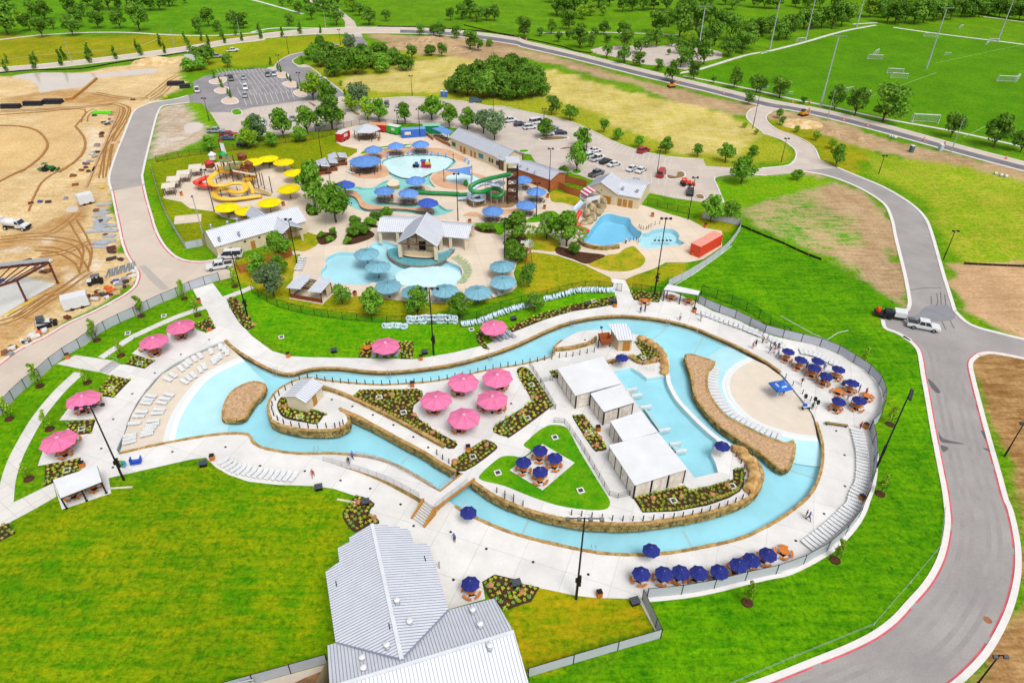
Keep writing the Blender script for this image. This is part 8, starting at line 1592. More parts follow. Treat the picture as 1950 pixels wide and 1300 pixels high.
 # ================================================================ TUBES along the chain fence
tb_m=MB()
def torus(R,r,n=14,m=6):
 vs=[];fs=[]
 for i in range(n):
  a=2*math.pi*i/n
  for j in range(m):b=2*math.pi*j/m;vs.append(((R+r*math.cos(b))*math.cos(a),(R+r*math.cos(b))*math.sin(a),r*math.sin(b)))
 for i in range(n):
  for j in range(m):fs.append((i*m+j,((i+1)%n)*m+j,((i+1)%n)*m+(j+1)%m,i*m+(j+1)%m))
 return MB().add(vs,fs)
tm=torus(.46,.2).mesh('inner_tube',mat('pale_blue_vinyl',S(214,236,250),.3,.08,2,spec=.6,rand=.1),True);tcn=0
for seg,n,stack in((Q('B1',990,1175,1140,1185),9,1),(Q('B1',1165,1150,1330,1140,1510,1145),20,2),(Q('B1',1560,1165,1660,1150,1800,1100,1950,1045)+Q('B2',100,1042,200,1015),40,1),(Q('B2',300,980,420,950,550,915,700,912,810,915),38,1)):
 ln=rom(W(seg,.3),False,3)
 for lv in range(stack):
  for(p,t)in evenly(ln,n):
   tcn+=1;o=ob('inner_tube',tm,None,p+Vector((random.uniform(-.12,.12),random.uniform(-.2,.2),.28+.75*lv)));o.rotation_euler=(1.25+random.uniform(-.25,.25),random.uniform(-.3,.3),math.atan2(t.y,t.x)+random.uniform(-.35,.35)+(1.1 if n>21 else 0));tag(o,f'pale blue inner tube, {nth(tcn)} counting along the chain-link fence','inner tube','inner tubes piled along the fence')
   # ================================================================ CONSTRUCTION SITE (left)
def beamline(root,a,b,w,h,m,name):d=Vector(b)-Vector(a);L=d.length;o=MB().box((0,0,0),(L,w,h)).build(name,m,root);o.location=(Vector(a)+Vector(b))/2;o.rotation_euler=(0,-math.asin(d.z/L),math.atan2(d.y,d.x));return o
RUST=mat('red_primer_steel',S(112,62,54),.6,.12)
slab=sheet('concrete_slab',W(Q('f',-300,1330,-200,900,225,820,700,915,380,1090,60,1290,-120,1400)),mat('slab_concrete',S(226,226,220),.85,.06),.08)
ye=mat('yellow_form_edge',S(246,214,40),.6)
for i,(a,b)in enumerate((((60,1295),(190,1250)),((260,1190),(420,1100)),((690,905),(775,875)))):p,q=PZ('f',*a),PZ('f',*b);r=thing('edge_form',f'{nth(i+1)} yellow edge board from the near end of the concrete slab','board',p,0,'yellow edge boards');beamline(r,(0,0,.12),q-p+Vector((0,0,.12)),.25,.2,ye,'board');beamline(r,(0,.15,.05),q-p+Vector((0,.15,.05)),.05,.1,WOODT,'stake')
posts_=[(330,1130),(715,905),(-160,1010),(-300,1350)];zf=5.0;sf=thing('steel_frame','dark red steel frame of an unfinished building at the left edge','building frame',PZ('f',330,1130));o=-Vector(sf.location)
tp_=[]
for x,y in posts_:p=PZ('f',x,y);MB().box(p+o+Vector((0,0,zf/2)),(.3,.3,zf)).build('column',RUST,sf);MB().box(p+o+Vector((0,0,.12)),(.6,.6,.06)).build('base_plate',RUST,sf);tp_.append(p+o+Vector((0,0,zf)))
for a,b in((0,1),(1,2),(2,3),(3,0)):beamline(sf,tp_[a],tp_[b],.3,.45,RUST,'beam')
for k in range(7):u=(k+.5)/7;beamline(sf,tp_[0].lerp(tp_[3],u)+Vector((0,0,.3)),tp_[1].lerp(tp_[2],u)+Vector((0,0,.3)),.12,.2,RUST,'joist')
d_=tp_[1]-tp_[2];beamline(sf,tp_[2]+Vector((0,.3,.6)),tp_[1]+Vector((0,.3,.6)),1.4,.12,STEEL,'roof_sheet')
def rbox(name,label,cat,k,x,y,d,rz,m,parts=()):
 r=thing(name,label,cat,PZ(k,x,y),rz);MB().box((0,0,d[2]/2+.02),d).build('body',m,r)
 for nm,c,dd,mm in parts:MB().box(c,dd).build(nm,mm,r)
 return r
trailer('site_trailer','white box trailer beside the concrete service drive','trailer',PZ('f',960,1200),.55,4.6,2.3,2.4,WHP,WHP,None,stripe=STEEL);trailer('site_trailer','small white box trailer at the top of the sheet stacks','trailer',PZ('B0',645,265),.75,3.6,2.1,2.3,WHP,WHP,None,stripe=STEEL);trailer('storage_tank','white storage box half hidden in bushes above the construction site','container',PZ('A0',1415,455),.6,4.0,2.4,2.6,WHP,ROOFG,None,False)
wt=thing('water_truck','white tanker truck standing on the sandy construction site','truck',PZ('f',215,235),-.12);MB().tube([(-3.2,0,1.75),(-3.0,0,1.75),(.1,0,1.75),(.3,0,1.75)],[.75,.95,.95,.75],14).build('tank',WHP,wt,True);MB().add([(.5,-1.05,.8),(3.3,-1,.8),(3.3,1,.8),(.5,1.05,.8),(.5,-1.05,1.7),(1.9,-1.05,1.6),(3.2,-.95,1.4),(3.2,.95,1.4),(1.9,1.05,1.6),(.5,1.05,1.7),(.6,-.9,2.5),(1.5,-.9,2.5),(1.5,.9,2.5),(.6,.9,2.5)],((0,1,6,5,4),(1,2,7,6),(2,3,9,8,7),(3,0,4,9),(5,6,7,8),(4,5,11,10),(8,9,13,12),(9,4,10,13),(10,11,12,13))).build('cab',WHP,wt);MB().quad((1.92,-1.0,1.62),(1.92,1.0,1.62),(1.52,.86,2.46),(1.52,-.86,2.46)).build('windscreen',CARG,wt);[MB().quad((.75,s*1.06,1.72),(1.7,s*1.06,1.66),(1.4,s*.93,2.4),(.75,s*.93,2.4)).build('side_window',CARG,wt)for s in(-1,1)];MB().box((0,0,.7),(6.4,1.0,.22)).build('chassis',BLACK,wt);MB().box((3.35,0,.95),(.2,2.0,.5)).build('bumper',BLACK,wt);MB().box((-3.0,0,2.9),(1.0,.8,.4)).build('hatch',WHP,wt)
for sx in(-2.3,2.3):
 for sy in(-.95,.95):q=MB().tube([(sx,sy-.16,.5),(sx,sy+.16,.5)],.5,14).build('wheel',TYRE,wt);MB().tube([(sx,sy-.17,.5),(sx,sy+.17,.5)],.25,10).build('rim',PLW,q)
 # stacks of metal sheets
SHEETM=mat('galvanised_sheet',S(206,212,222),.4,.12,3,metal=.2)
shk=Q('B0',740,318,760,340,735,362,770,380,745,400,760,425,730,445,770,462,700,475,810,430,815,470,805,510,740,560,800,545,770,275,745,590)
for i,q in enumerate(shk):
 r=thing('sheet_bundle',f'{nth(i+1)} bundle of galvanised sheets from the far end of the roadside stacks','sheet bundle',P(*q),random.uniform(-.15,.25),'galvanised sheet bundles')
 for k in range(4):MB().box((random.uniform(-.2,.2),-.45+.3*k,.18+.03*k),(random.uniform(2.6,4.2),.26,.16)).build('sheet',SHEETM,r)
 for x in(-1,1):MB().box((x,0,.05),(.1,1.2,.1)).build('dunnage',WOODT,r)
PIPEM=mat('grey_conduit',S(150,160,174),.5,.1)
for i in range(12):
 p=PZ('f',1330+30*i,790-9*i);r=thing('pipe_bundle',f'{nth(i+1)} grey pipe bundle from the left beside the buggy','pipe bundle',p,1.95+random.uniform(-.1,.1),'grey pipe bundles')
 for k in range(3):MB().tube([(-1.9,-.12+.12*k,.1+(.1 if k==1 else 0)),(1.9,-.12+.12*k,.1+(.1 if k==1 else 0))],.06,6).build('pipe',PIPEM,r)
bg=thing('utility_buggy','black utility buggy with grey canopy on the sand','buggy',PZ('f',1190,910),.45);MB().box((0,0,.7),(3.0,1.4,.45)).build('body',BLACK,bg);MB().box((.3,0,1.95),(1.7,1.4,.08)).build('canopy',mat('grey_canopy',S(110,114,124),.6),bg);[MB().tube([(x,y,.8),(x*.8+.1,y,1.95)],.035,5).build('roll_bar',BLACK,bg)for x in(-.5,1.1)for y in(-.62,.62)];[MB().box((x,0,1.05),(.35,1.2,.5)).build('seat',mat('dark_seat',S(50,50,54),.7),bg)for x in(.0,.8)];[MB().tube([(x,y-.12,.38),(x,y+.12,.38)],.38,12).build('wheel',TYRE,bg)for x in(-1.1,1.1)for y in(-.7,.7)];MB().box((-1.1,0,1.0),(.9,1.3,.12)).build('cargo_bed',WHP,bg)
sk=thing('skid_steer','white and red tracked loader beside the service drive','loader',PZ('i',690,500),.5);MB().box((0,0,.9),(2.4,1.3,.8)).build('body',WHP,sk);MB().box((-.2,0,1.75),(1.3,1.2,.95)).build('cab',mat('smoky_glass',S(80,96,96),.3),sk);[MB().box((.1,s*.8,.4),(2.4,.4,.7)).build('track',TYRE,sk)for s in(-1,1)];[beamline(sk,(-1.0,s*.78,1.5),(1.6,s*.78,.8),.14,.2,BLACK,'lift_arm')for s in(-1,1)];MB().box((1.9,0,.45),(.7,1.7,.55)).build('bucket',BLACK,sk);MB().box((-1.25,0,.9),(.15,1.2,.7)).build('rear_panel',RED,sk)
gt=thing('green_tractor','green farm tractor on the sand field at the left','tractor',PZ('p',-210,1180),.1);MB().box((.5,0,1.1),(2.0,.8,.7)).build('bonnet',mat('tractor_green',S(40,130,60),.4),gt);MB().box((-.7,0,2.2),(1.4,1.3,.1)).build('canopy',bpy.data.materials['tractor_green'],gt);[MB().box((-.7+x,y,1.6),(.07,.07,1.2)).build('canopy_post',BLACK,gt)for x in(-.5,.5)for y in(-.5,.5)];[MB().tube([(x,y-.2,r_),(x,y+.2,r_)],r_,12).build('wheel',TYRE,gt)for x,r_ in((-.8,.75),(1.2,.45))for y in(-.8,.8)];MB().box((2.4,0,.5),(.5,1.9,.5)).build('bucket',bpy.data.materials['tractor_green'],gt);MB().box((-2.2,0,.7),(1.2,1.6,.3)).build('implement',bpy.data.materials['tractor_green'],gt)
LIMEP=mat('lime_pipe',S(110,236,30),.4);r=thing('pipe_stack','stack of bright lime green pipes on the sand','pipe stack',PZ('p',615,300),.08)
for y,z in((-.45,.3),(0,.3),(.45,.3),(-.22,.75),(.22,.75)):
 for x in(-2.2,0,2.2):MB().tube([(x-1.05,y,z),(x+1.05,y,z)],.27,10).build('pipe',LIMEP,r)
BLKP=mat('black_drain_pipe',S(38,38,46),.5,.1)
for i,(k,x,y,L,n,rz)in enumerate((('A0',90,800,6.5,3,.08),('A0',255,780,6.5,3,.08),('A0',400,765,6.5,4,.08),('A0',1310,630,6.0,4,.1),('A0',1375,650,4.0,3,.4))):
 r=thing('pipe_stack',('left stack of black drain pipes on the sand','middle stack of black drain pipes on the sand','right stack of black drain pipes on the sand','stack of black drain pipes by the upper bend','short black pipes by the upper bend')[i],'pipe stack',PZ(k,x,y),rz)
 for q in range(n):MB().tube([(-L/2,-.8*n/2+.8*q,.4),(L/2,-.8*n/2+.8*q,.4)],.4,10).build('pipe',BLKP,r)
 for q in range(n-1):MB().tube([(-L/2,-.8*n/2+.4+.8*q,1.08),(L/2,-.8*n/2+.4+.8*q,1.08)],.4,10).build('pipe',BLKP,r)
 # forms, ridges and walls of the sand field
for i,(pts,m_,w,h)in enumerate(((('A0',885,800,880,850,830,960,780,1080,720,1210,690,1287),M_STONETOP,.5,.45),(('B0',705,0,640,160),M_STONETOP,.5,.45),(('A0',720,590,640,660,540,740),WOODT,.6,.8),(('A0',540,745,470,750),WOODT,.5,.9),(('A0',0,935,150,940,270,970,330,1020,355,1080,320,1150,230,1230,140,1290),mat('sand_ridge',S(182,130,74),.95,.2),.7,.25),(('A0',560,940,610,1000,635,1060,620,1130,560,1200,430,1290),bpy.data.materials['sand_ridge'],.7,.25),(('A0',0,855,300,835,630,815,560,940),bpy.data.materials['sand_ridge'],.5,.2),(('B0',480,0,330,90,260,200,210,330),bpy.data.materials['sand_ridge'],.5,.2),(('B0',-20,110,80,60,180,10),bpy.data.materials['sand_ridge'],.7,.25))):
 ln=resample(rom(W(Q(*pts)),False,4),1.2);r=MB();rr=ribbon_mb([p+Vector((random.uniform(-.08,.08),random.uniform(-.08,.08),0))for p in ln],w,-.02,h)
 q=rr.build('concrete_form' if i<4 else 'earth_ridge',m_)
 if i<4:tag(q,('pale concrete edge wall along the far service road ruts','pale concrete edge wall near the small white trailer','timber formwork wall beside the puddle','short timber formwork return beside the pipes')[i],'wall')
 else:struct(q)
SILT=mat('black_silt_cloth',S(36,38,36),.9)
for i,pts in enumerate((('B3',-230,400,0,500,150,560,300,630,455,690),('B3',1500,715,1700,725,1950,735,2200,745),('A0',0,545,250,525,600,515,900,465,1150,430,1400,390),('A2',-300,190,0,262,200,300,430,350,520,380,650,400),('A1',930,200,1300,208,1700,235,1950,270))):
 ln=resample(rom(W(Q(*pts)),False,3),1.6);r=thing('silt_fence',('black silt fence across the patchy right slope','black silt fence on the yellow-green mound','black silt fence along the upper left road','black silt fence along the middle main road','black silt fence at the top meadow')[i],'silt fence',ln[0]);o=-ln[0]
 mb=MB();[mb.quad(a+o,b+o,b+o+Vector((0,0,.55)),a+o+Vector((0,0,.55)))for a,b in zip(ln,ln[1:])];mb.build('cloth',SILT,r);sm_=MB().box((0,0,.45),(.06,.06,.9)).mesh('stake',WOODT);[ob('stake',sm_,r,p+o)for p in ln[::2]]
def pile(label,k,x,y,w,h,m,name='soil_pile',cat='soil pile'):
 r=random.Random(x);b=bmesh.new();bmesh.ops.create_grid(b,x_segments=16,y_segments=16,size=1)
 for v in b.verts:d=v.co.length;v.co.z=max(0,(1-d))**.8*h*(.75+.5*r.random())-.03;v.co.x*=w*(1+.15*r.random());v.co.y*=w*.8*(1+.15*r.random())
 me=bpy.data.meshes.new(name);b.to_mesh(me);b.free();me.materials.append(m);o=ob(name,me,None,PZ(k,x,y));return tag(o,label,cat)
SOILM=pair('heaped_soil',SOIL[0],SOIL[1],.5,.38,.62,.95,2,.25,bump=.1)
for a in(('pale sand heap beside the puddle','A0',1150,460,9,2.2,pair('heaped_sand',SAND[0],SAND[1],.4)),('brown soil heap behind the dry field','A1',1330,320,12,3.0,SOILM),('dark soil heap right of the brown heap','A1',1480,370,10,2.0,SOILM),('low soil heap left of the brown heap','A1',1180,340,12,1.6,SOILM),('sandy heap near the right junction','A3',290,920,7,1.0,pair('heaped_sand',SAND[0],SAND[1],.4)),('broken rock heap near the right junction','A3',530,990,4,1.0,SOILM),('second broken rock heap near the right junction','A3',720,1040,5,.9,SOILM),('soil mound beside the rutted track','p',815,750,1.8,.6,SOILM)):pile(*a)
# loose stock on the construction site
col=[S(240,240,240),S(60,100,190),S(150,100,60),S(240,120,60),S(170,170,176),S(220,200,150),S(70,70,76),S(120,60,50),S(250,220,60)]
nm_=['white','blue','brown','orange','grey','tan','dark','rust red','yellow']
JUNK=[('f',1440,890,1),('f',1450,920,0),('f',1340,975,3),('f',1380,1010,3),('f',1590,860,5),('f',1640,830,0),('f',1560,900,6),('f',1480,970,5),('f',1280,1060,6),('f',1180,1110,0),('f',1200,1070,2),('f',1330,1090,0),('f',1440,1040,5),('f',1540,960,6),('f',1620,930,5),('f',1390,1050,7),('f',1660,770,0),('f',1395,530,6),('f',1370,460,0),('f',1360,620,6),('f',1400,610,6),('f',1500,620,6),('f',1090,1080,7),('i',1050,375,7),('i',610,610,3),('i',500,650,0),('i',700,570,0),('i',380,740,0),('i',110,900,2),('i',200,830,2),('i',170,940,4),('p',340,1080,1),('p',290,1180,2),('p',400,1200,6),('p',150,1270,2),('p',600,660,2),('p',640,440,7),('p',690,470,6),('p',720,390,2),('p',490,335,6),('p',760,430,4),('p',540,900,6),('p',510,970,4),('B0',550,60,2),('B0',560,130,2),('B0',490,230,4),('B0',300,255,1),('B0',230,265,7),('B0',760,152,8),('B0',360,258,6),('f',340,640,7),('f',240,690,7),('f',500,740,7),('f',560,770,7),('f',620,640,0),('A0',1020,475,6),('A0',990,745,7),('A0',1230,725,8),('f',30,880,1)]
for _ in range(46):
 u=random.random();v=random.uniform(-60,60);JUNK.append(random.choice((('f',1150+480*u,1090-260*u+v*.6),('p',330+420*u,1200-900*u+v*.5),('B0',700+130*u,280+330*u+v*.3),('f',420+180*u,700+90*u+v*.3),('i',60+620*u,930-330*u+v*.2)))+(random.choice((0,0,4,5,2,6,7)),))
for i,(k,x,y,c)in enumerate(JUNK):
 p=PZ(k,x,y);L=random.uniform(.9,2.0);r=thing('building_material',f'{nm_[c]} stack of material, {nth(i+1)} counting through the loose stock on the site','building material',p,random.uniform(-.5,.9),'loose stock on the site');m_=mat(f'stock_{nm_[c].replace(" ", "_")}',col[c],.6,.15,3)
 MB().box((0,0,.06),(L*1.05,1.0,.1)).build('pallet',WOODT,r)
 for q in range(3):MB().box((random.uniform(-.1,.1),-.3+.3*q,.3),(L*random.uniform(.7,1),.26,random.uniform(.25,.6))).build('package',m_,r)
 # portable toilets, barriers, road works
def toilet(label,p,m_):r=thing('portable_toilet',label,'portable toilet',p,.2);MB().box((0,0,1.05),(1.1,1.1,2.1)).build('cabin',m_,r);MB().add([(-.58,-.58,2.1),(.58,-.58,2.1),(.58,.58,2.1),(-.58,.58,2.1),(0,0,2.4)],((0,1,4),(1,2,4),(2,3,4),(3,0,4))).build('roof',WHP,r);MB().box((0,-.57,1.0),(.7,.04,1.8)).build('door',m_,r)
toilet('left of two blue portable toilets by the big grove',PZ('A1',1412,718),BLUP);toilet('right of two blue portable toilets by the big grove',PZ('A1',1440,720),BLUP);toilet('portable toilet beside the soil at the far right road',PZ('A3',1110,1130),mat('teal_grey',S(90,120,120)));toilet('pale portable toilet at the foot of the far right lamp',PZ('A3',1325,1120),mat('pale_cabin',S(200,214,220)))
for i,(k,x,y)in enumerate((('A2',115,290),('A2',165,300),('A2',1630,700),('A3',230,765),('A3',355,765),('A3',350,855),('A3',610,900),('A3',785,940),('A3',1205,1045),('A3',1360,1075),('A3',1815,1180),('A2',680,400),('A2',965,465))):
 r=thing('traffic_barrel',f'orange traffic barrel, {nth(i+1)} along the main road from the top','traffic barrel',PZ(k,x,y,.02),0,'orange traffic barrels');MB().lathe([(.42,0),(.42,.1),(.3,.12),(.27,1.0),(.2,1.05),(0,1.05)],10).build('drum',mat('safety_orange',S(250,90,50),.5),r);[MB().lathe([(.305,z),(.3,z+.15)],10).build('reflective_band',PLW,r)for z in(.4,.7)]
for i,(k,x,y,rz)in enumerate((('A2',1240,650,.3),('A3',305,860,.5))):r=thing('mini_digger',('yellow digger on the bare strip beside the main road','yellow digger by the sand heap at the right junction')[i],'digger',PZ(k,x,y),rz);ym=mat('digger_yellow',S(236,160,30),.5);MB().box((0,0,1.0),(2.4,1.6,.8)).build('body',ym,r);MB().box((.2,.3,1.8),(1.1,1.0,1.0)).build('cab',CARG,r);[MB().box((0,s*.8,.35),(2.8,.45,.65)).build('track',TYRE,r)for s in(-1,1)];beamline(r,(1.0,0,1.3),(2.8,0,2.4),.2,.3,ym,'boom');beamline(r,(2.8,0,2.4),(3.6,0,.9),.18,.25,ym,'stick')
for i,(x,y)in enumerate(((955,1020),(972,1025),(990,1030))):q=MB().tube([(-.5,0,.5),(.5,0,.5)],.5,12).build('culvert_ring',mat('pale_concrete_ring',S(230,226,220),.8));q.location=PZ('A3',x,y);tag(q,('left','middle','right')[i]+' white concrete ring beside the right main road','concrete ring','concrete rings')
for i,(x,y)in enumerate(((1735,50),(1775,62),(1810,70))):q=MB().tube([(-.4,0,.45),(.4,0,.45)],.45,12).build('culvert_ring',mat('pale_concrete_ring',S(230,226,220),.8));q.location=PZ('B3',x,y);tag(q,('left','middle','right')[i]+' pale concrete ring at the edge of the yellow-green mound','concrete ring','concrete rings of the mound')
# irrigation wire fence on the right lawn
rp=[PZ('D3',x,y)for x,y in((1360,0),(1325,280),(1105,545),(832,860),(240,1100),(-300,1330))];post_rail('thin white wire line on short stakes inside the lower right road bend',rp,.6,PLW,.03)
hp=[PZ('h',x,y)for x,y in((430,10),(800,215),(1000,310),(1140,220),(1270,190))];r=MB().tube([p+Vector((0,0,.06))for p in hp],.06,5).build('irrigation_pipe',PLW);tag(r,'white irrigation pipe bent across the lawn behind the fence','pipe')
hp=[PZ('B2',x,y)for x,y in((1690,580),(1560,680),(1420,780),(1270,870))];r=MB().tube([p+Vector((0,0,.06))for p in hp],.07,5).build('irrigation_pipe',PLW);tag(r,'white irrigation pipe beside the pale curved fence','pipe')
hp=[PZ('D0',0,0),];pl_=MB().box((0,0,.05),(3.2,.3,.08)).build('plank',mat('pale_plank',S(240,226,206),.8));pl_.location=PZ('k',1385,395);pl_.rotation_euler[2]=.1;tag(pl_,'pale plank lying on the lawn right of the white shelter','plank');pl2=MB().box((0,0,.05),(3.2,.3,.08)).build('plank',mat('pale_plank',S(240,226,206)));pl2.location=PZ('C1',710,1225);pl2.rotation_euler[2]=-.2;tag(pl2,'pale plank on the lawn leading to the bed above the metal roof','plank')
for i,(x,y)in enumerate(((1158,637),(1140,662),(1105,697))):tag(MB().box((0,0,.03),(.5,.4,.06)).build('meter_lid',mat('pale_green_lid',S(200,230,220),.6)),('upper','middle','lower')[i]+' pale meter lid on the lawn inside the lower right road bend','meter lid','meter lids').location=PZ('D3',x,y)
def strip(name,ln,w,m,z):
 a,b=offs(ln,w/2),offs(ln,-w/2);mb=MB();n=len(ln);mb.add([(p.x,p.y,z)for p in a]+[(p.x,p.y,z)for p in b],[(i,n+i,n+i+1,i+1)for i in range(n-1)]);return struct(mb.build(name,m))
TRK=pair('rutted_soil',S(186,138,82),S(160,114,64),.8,.35,.65,.95,3,.2)
for pts in(('f',0,350,300,320,600,290,800,180,960,40),('f',0,385,500,345,900,400,1060,540,1040,740),('f',900,130,1000,300,1080,480,1060,700),('f',120,1330,500,1120,800,960,1000,820,1100,760),('f',260,1330,600,1110,850,940,1050,790),('f',450,480,700,500,950,620,1050,780),('f',500,560,800,520,1150,380),('f',-80,1420,200,1330,420,1190,620,1040),('p',850,150,960,200,960,300,880,450,760,620,690,850,650,1050,610,1290),('p',780,140,900,170,1000,220,970,350,860,560,740,760,690,1000,670,1290),('p',330,430,350,340,420,270,500,240),('A0',1100,720,1180,660,1250,600,1320,560),('A0',1130,745,1220,680,1290,600),('A0',700,690,850,720,1000,735,1100,730),('A0',0,830,300,815,700,790,850,770)):
 ln=rom(W(Q(*pts)),False,5)
 for d in(-.85,.85):q=[p+Vector((random.uniform(-.08,.08),random.uniform(-.08,.08),0))for p in offs(ln,d)];tz=globals().get('tz',.012)+.0025;strip('wheel_track',q,.48,TRK,tz)
wd=MB();lowc=[crown_mesh('c',70+i,9,9,.5,14,420,.62,LF_D)for i in range(3)]
for x0,x1,ya,yb,n in((1480,2140,-45,2,100),(1660,2140,0,34,60),(1040,1500,-45,-8,45),(-60,340,-45,0,45),(560,720,-45,-6,20)):
 for i in range(n):
  x=random.uniform(x0,x1);y=random.uniform(ya,yb);c=P(x,y);me=lowc[i%3];sc=random.uniform(.7,1.25);M=Matrix.Translation(c)@Matrix.Rotation(random.uniform(0,6),4,'Z')@Matrix.Diagonal((sc,sc,sc,1));wd.add([M@v.co for v in me.vertices],[tuple(f.vertices)for f in me.polygons])
o=wd.build('woodland',LF_D);o['kind']='stuff';o['label']='distant mass of dark green woodland along the top edge'
# ================================================================ PEOPLE
def body_mesh(pose,seed):
 """one continuous skinned figure, 1.75 m tall"""
 P_={};E_=[]
 def v(n,p,r,par=None):
  P_[n]=(len(P_),Vector(p),r)
  if par:E_.append((P_[par][0],P_[n][0]))
 st={'stand':(0,0),'walk':(.28,-.28),'wide':(.08,-.05)}[pose]
 v('pelvis',(0,0,.95),.14);v('waist',(0,0,1.1),.125,'pelvis');v('chest',(0,.01,1.3),.15,'waist');v('neck',(0,0,1.48),.055,'chest');v('jaw',(0,-.02,1.57),.075,'neck');v('head',(0,0,1.66),.1,'jaw');v('crown',(0,.01,1.73),.07,'head')
 for s,d in((-1,st[0]),(1,st[1])):
  t=str(s);w=.06 if pose=='wide' else 0
  v('hip'+t,(s*.1,0,.9),.11,'pelvis');v('knee'+t,(s*(.11+w),-d*.6-.02,.5),.07,'hip'+t);v('ankle'+t,(s*(.12+w),-d if d>0 else-d+.02,.09),.045,'knee'+t);v('toe'+t,(s*(.14+w),-d-.17,.035),.04,'ankle'+t)
  a=-d*.9;el=.05 if pose!='wide' else.2
  v('sh'+t,(s*.19,0,1.41),.065,'chest');v('el'+t,(s*(.25+el*.4),-a*.4,1.14),.045,'sh'+t);v('wr'+t,(s*(.27+el),-a*.9-.08,.92),.032,'el'+t);v('palm'+t,(s*(.275+el),-a*.9-.1,.84),.036,'wr'+t);v('fing'+t,(s*(.27+el),-a*.9-.12,.75),.018,'palm'+t);v('thumb'+t,(s*(.235+el),-a*.9-.14,.81),.014,'palm'+t)
 me=bpy.data.meshes.new('figure');me.from_pydata([p for _,p,_ in P_.values()],E_,[]);o=bpy.data.objects.new('figure',me);COL.objects.link(o)
 sk=o.modifiers.new('s','SKIN');ly=me.skin_vertices[0]if me.skin_vertices else None
 if ly is None:return None
 for(i,p,r),d in zip(P_.values(),ly.data):d.radius=(r,r*.85 if r>.11 else r);d.use_root=(i==0)
 sb_=o.modifiers.new('u','SUBSURF');sb_.levels=1;dg=bpy.context.evaluated_depsgraph_get();out=bpy.data.meshes.new_from_object(o.evaluated_get(dg));bpy.data.objects.remove(o);bpy.data.meshes.remove(me);return out
def dress(me,long_):
 """face materials: 0 skin, 1 top, 2 bottom, 3 hair, 4 shoes"""
 mi=[]
 for f in me.polygons:
  c=f.center;ax=abs(c.x)
  if c.z>1.685 or(c.z>1.58 and c.y>.035):k=3
  elif c.z<.085:k=4
  elif c.z<(.93)and ax<.22:k=2 if c.z>(.15 if long_ else.52)else 0
  elif c.z<1.45 and(ax<.22 or c.z>1.15):k=1
  else:k=0
  mi.append(k)
 for _ in range(5):me.materials.append(None)
 me.polygons.foreach_set('material_index',mi);me.polygons.foreach_set('use_smooth',[True]*len(mi));me.name='person';return me
def base_people():
 out={}
 for ps in('stand','walk','wide'):
  m=None
  try:
   m=body_mesh(ps,1)
  except Exception as e:print('skin',e)
  out[ps]=m
 return out
BP=base_people();SKIN=[mat('skin_light',S(226,176,146),.6),mat('skin_tan',S(180,126,92),.6),mat('skin_dark',S(110,74,54),.6)];HAIR=[mat('hair_dark',S(40,30,26),.7),mat('hair_brown',S(100,70,46),.7)];SHOE=mat('dark_shoes',S(46,44,46),.7)
CLO={n:mat('cloth_'+n,c,.85,.08,6)for n,c in dict(black=S(36,36,40),blue=S(70,120,210),red=S(206,36,44),white=S(236,236,236),navy=S(44,50,96),pink=S(224,90,130),lilac=S(176,160,210),grey=S(130,132,138),green=S(40,150,110),tan=S(196,160,120),lightblue=S(140,180,226)).items()}
DM={(ps,l):dress(BP[ps].copy(),l)for ps in BP for l in(0,1)if BP[ps]}
def person(k,x,y,top,bot,long_,ps,rz,label,z=.03):
 p=PZ(k,x,y,z);o=bpy.data.objects.new('person',DM[(ps,long_)]);COL.objects.link(o);o.location=p;o.rotation_euler[2]=rz;h=random.uniform(.94,1.04);o.scale=(h,h,h)
 for i,m_ in enumerate((random.choice(SKIN),CLO[top],CLO[bot],random.choice(HAIR),SHOE)):o.material_slots[i].link='OBJECT';o.material_slots[i].material=m_
 tag(o,label,'person','visitors and staff')
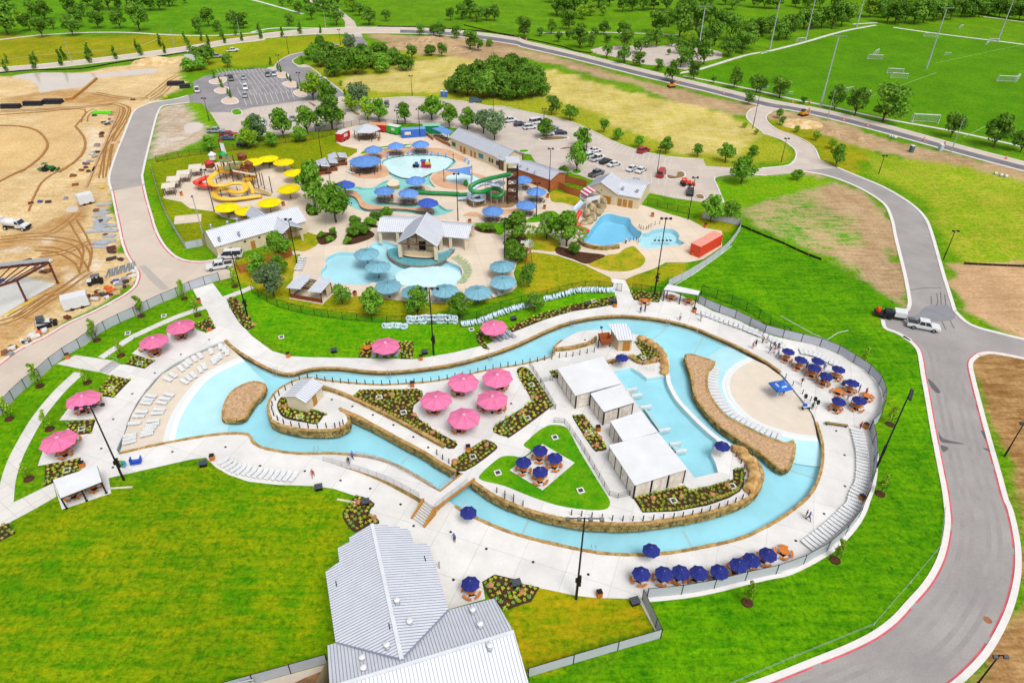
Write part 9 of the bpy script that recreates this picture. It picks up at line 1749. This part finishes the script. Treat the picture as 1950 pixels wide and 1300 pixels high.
PEOPLE=[('j',140,85,'blue','navy',1,'walk',1.2,'person in blue top walking on the ramp by the river',.3),('j',95,160,'black','grey',0,'stand',.4,'person in black top standing on the ramp by the railing',.25),('C1',455,1045,'red','red',0,'walk',.2,'person in red walking on the deck below the ramp',.03),('j',1400,1110,'blue','black',1,'stand',-.6,'person in blue top and dark trousers on the near deck',.03),('D3',325,60,'black','tan',0,'stand',.8,'person in black top beside the near right river bank',.03),('D3',345,80,'blue','navy',1,'walk',1.2,'person in blue bending forward beside the near right river bank',.03),('B2',1012,1075,'black','navy',1,'stand',.4,'left of two people by the table at the path mouth',.03),('B2',1043,1068,'blue','navy',1,'stand',2.0,'right of two people by the table at the path mouth, in blue',.03),('B2',1305,1128,'white','black',1,'wide',.3,'person in white top near the far shelter',.03),('B2',1458,1135,'lilac','grey',0,'stand',1.0,'person in lilac top in front of the far lounger row',.03),('h',85,410,'lilac','pink',0,'stand',.3,'left of two people on the far bank by the beach',.03),('h',118,390,'black','black',0,'stand',2.6,'right of two people on the far bank by the beach',.03),('h',205,345,'tan','black',0,'stand',.5,'leftmost person in the group under the far fence',.03),('h',258,345,'lightblue','white',0,'stand',.2,'person in light blue top in the group under the far fence',.03),('h',295,415,'grey','navy',1,'stand',1.2,'person in grey top in the middle of the far group',.03),('h',345,410,'navy','grey',1,'wide',2.2,'person in navy top in the middle of the far group',.03),('h',398,425,'navy','black',1,'stand',-.8,'person in navy left of the first navy umbrella',.03),('h',295,480,'black','white',0,'walk',.9,'person in black top at the front of the far group',.03),('h',350,470,'pink','white',0,'stand',.1,'person in pink top at the front of the far group',.03),('h',390,520,'lightblue','blue',1,'walk',2.0,'person in light blue nearest the first navy umbrella',.03),('h',685,865,'black','tan',0,'walk',.2,'person in black top walking toward the navy umbrellas',.03),('h',1395,950,'black','navy',1,'stand',1.0,'person in dark clothes beside the umbrella at the fence bend',.03),('h',1478,990,'pink','pink',1,'stand',1.7,'person in pink by the fence bend',.03),('h',820,1160,'green','black',1,'stand',.2,'person in green shirt by the loudspeakers',.03),('h',460,990,'tan','black',0,'wide',.3,'person under the blue pop-up tent',-.15),('h',960,690,'blue','grey',0,'stand',2.4,'person in blue between two navy umbrellas',.03),('h',745,660,'black','navy',1,'stand',.6,'person in black beside the second navy umbrella',.03),('h',770,700,'pink','grey',0,'stand',.4,'person in pink at the table of the overlapping umbrellas',.03),('h',885,745,'navy','grey',1,'wide',.2,'person in navy at the table of the overlapping umbrellas',.03),('h',935,860,'black','black',1,'wide',1.2,'person in black at the lower middle picnic table',.03),('h',1020,850,'black','grey',1,'stand',2.0,'person in black right of the lower middle picnic table',.03),('h',1255,1050,'lilac','lilac',1,'stand',.4,'person in lilac between the two lowest umbrellas',.03),('h',1300,1095,'black','black',1,'stand',.9,'person in black left of the rightmost umbrella',.03),('h',1340,1120,'lightblue','white',0,'wide',2.2,'person in light blue at the rightmost picnic table',.03),('d',855,935,'white','black',1,'stand',.3,'person in white top beside the diving pool outlet',.05),('c',845,545,'white','black',1,'stand',.5,'person in white top at the changing house porch',.05),('C3',728,690,'red','black',0,'wide',.5,'person in red at the top of the right-hand lounger row',.03),('D1',1500,-900,'navy','navy',1,'stand',0,'person',.03)][:-1]
for a in PEOPLE:person(*a)
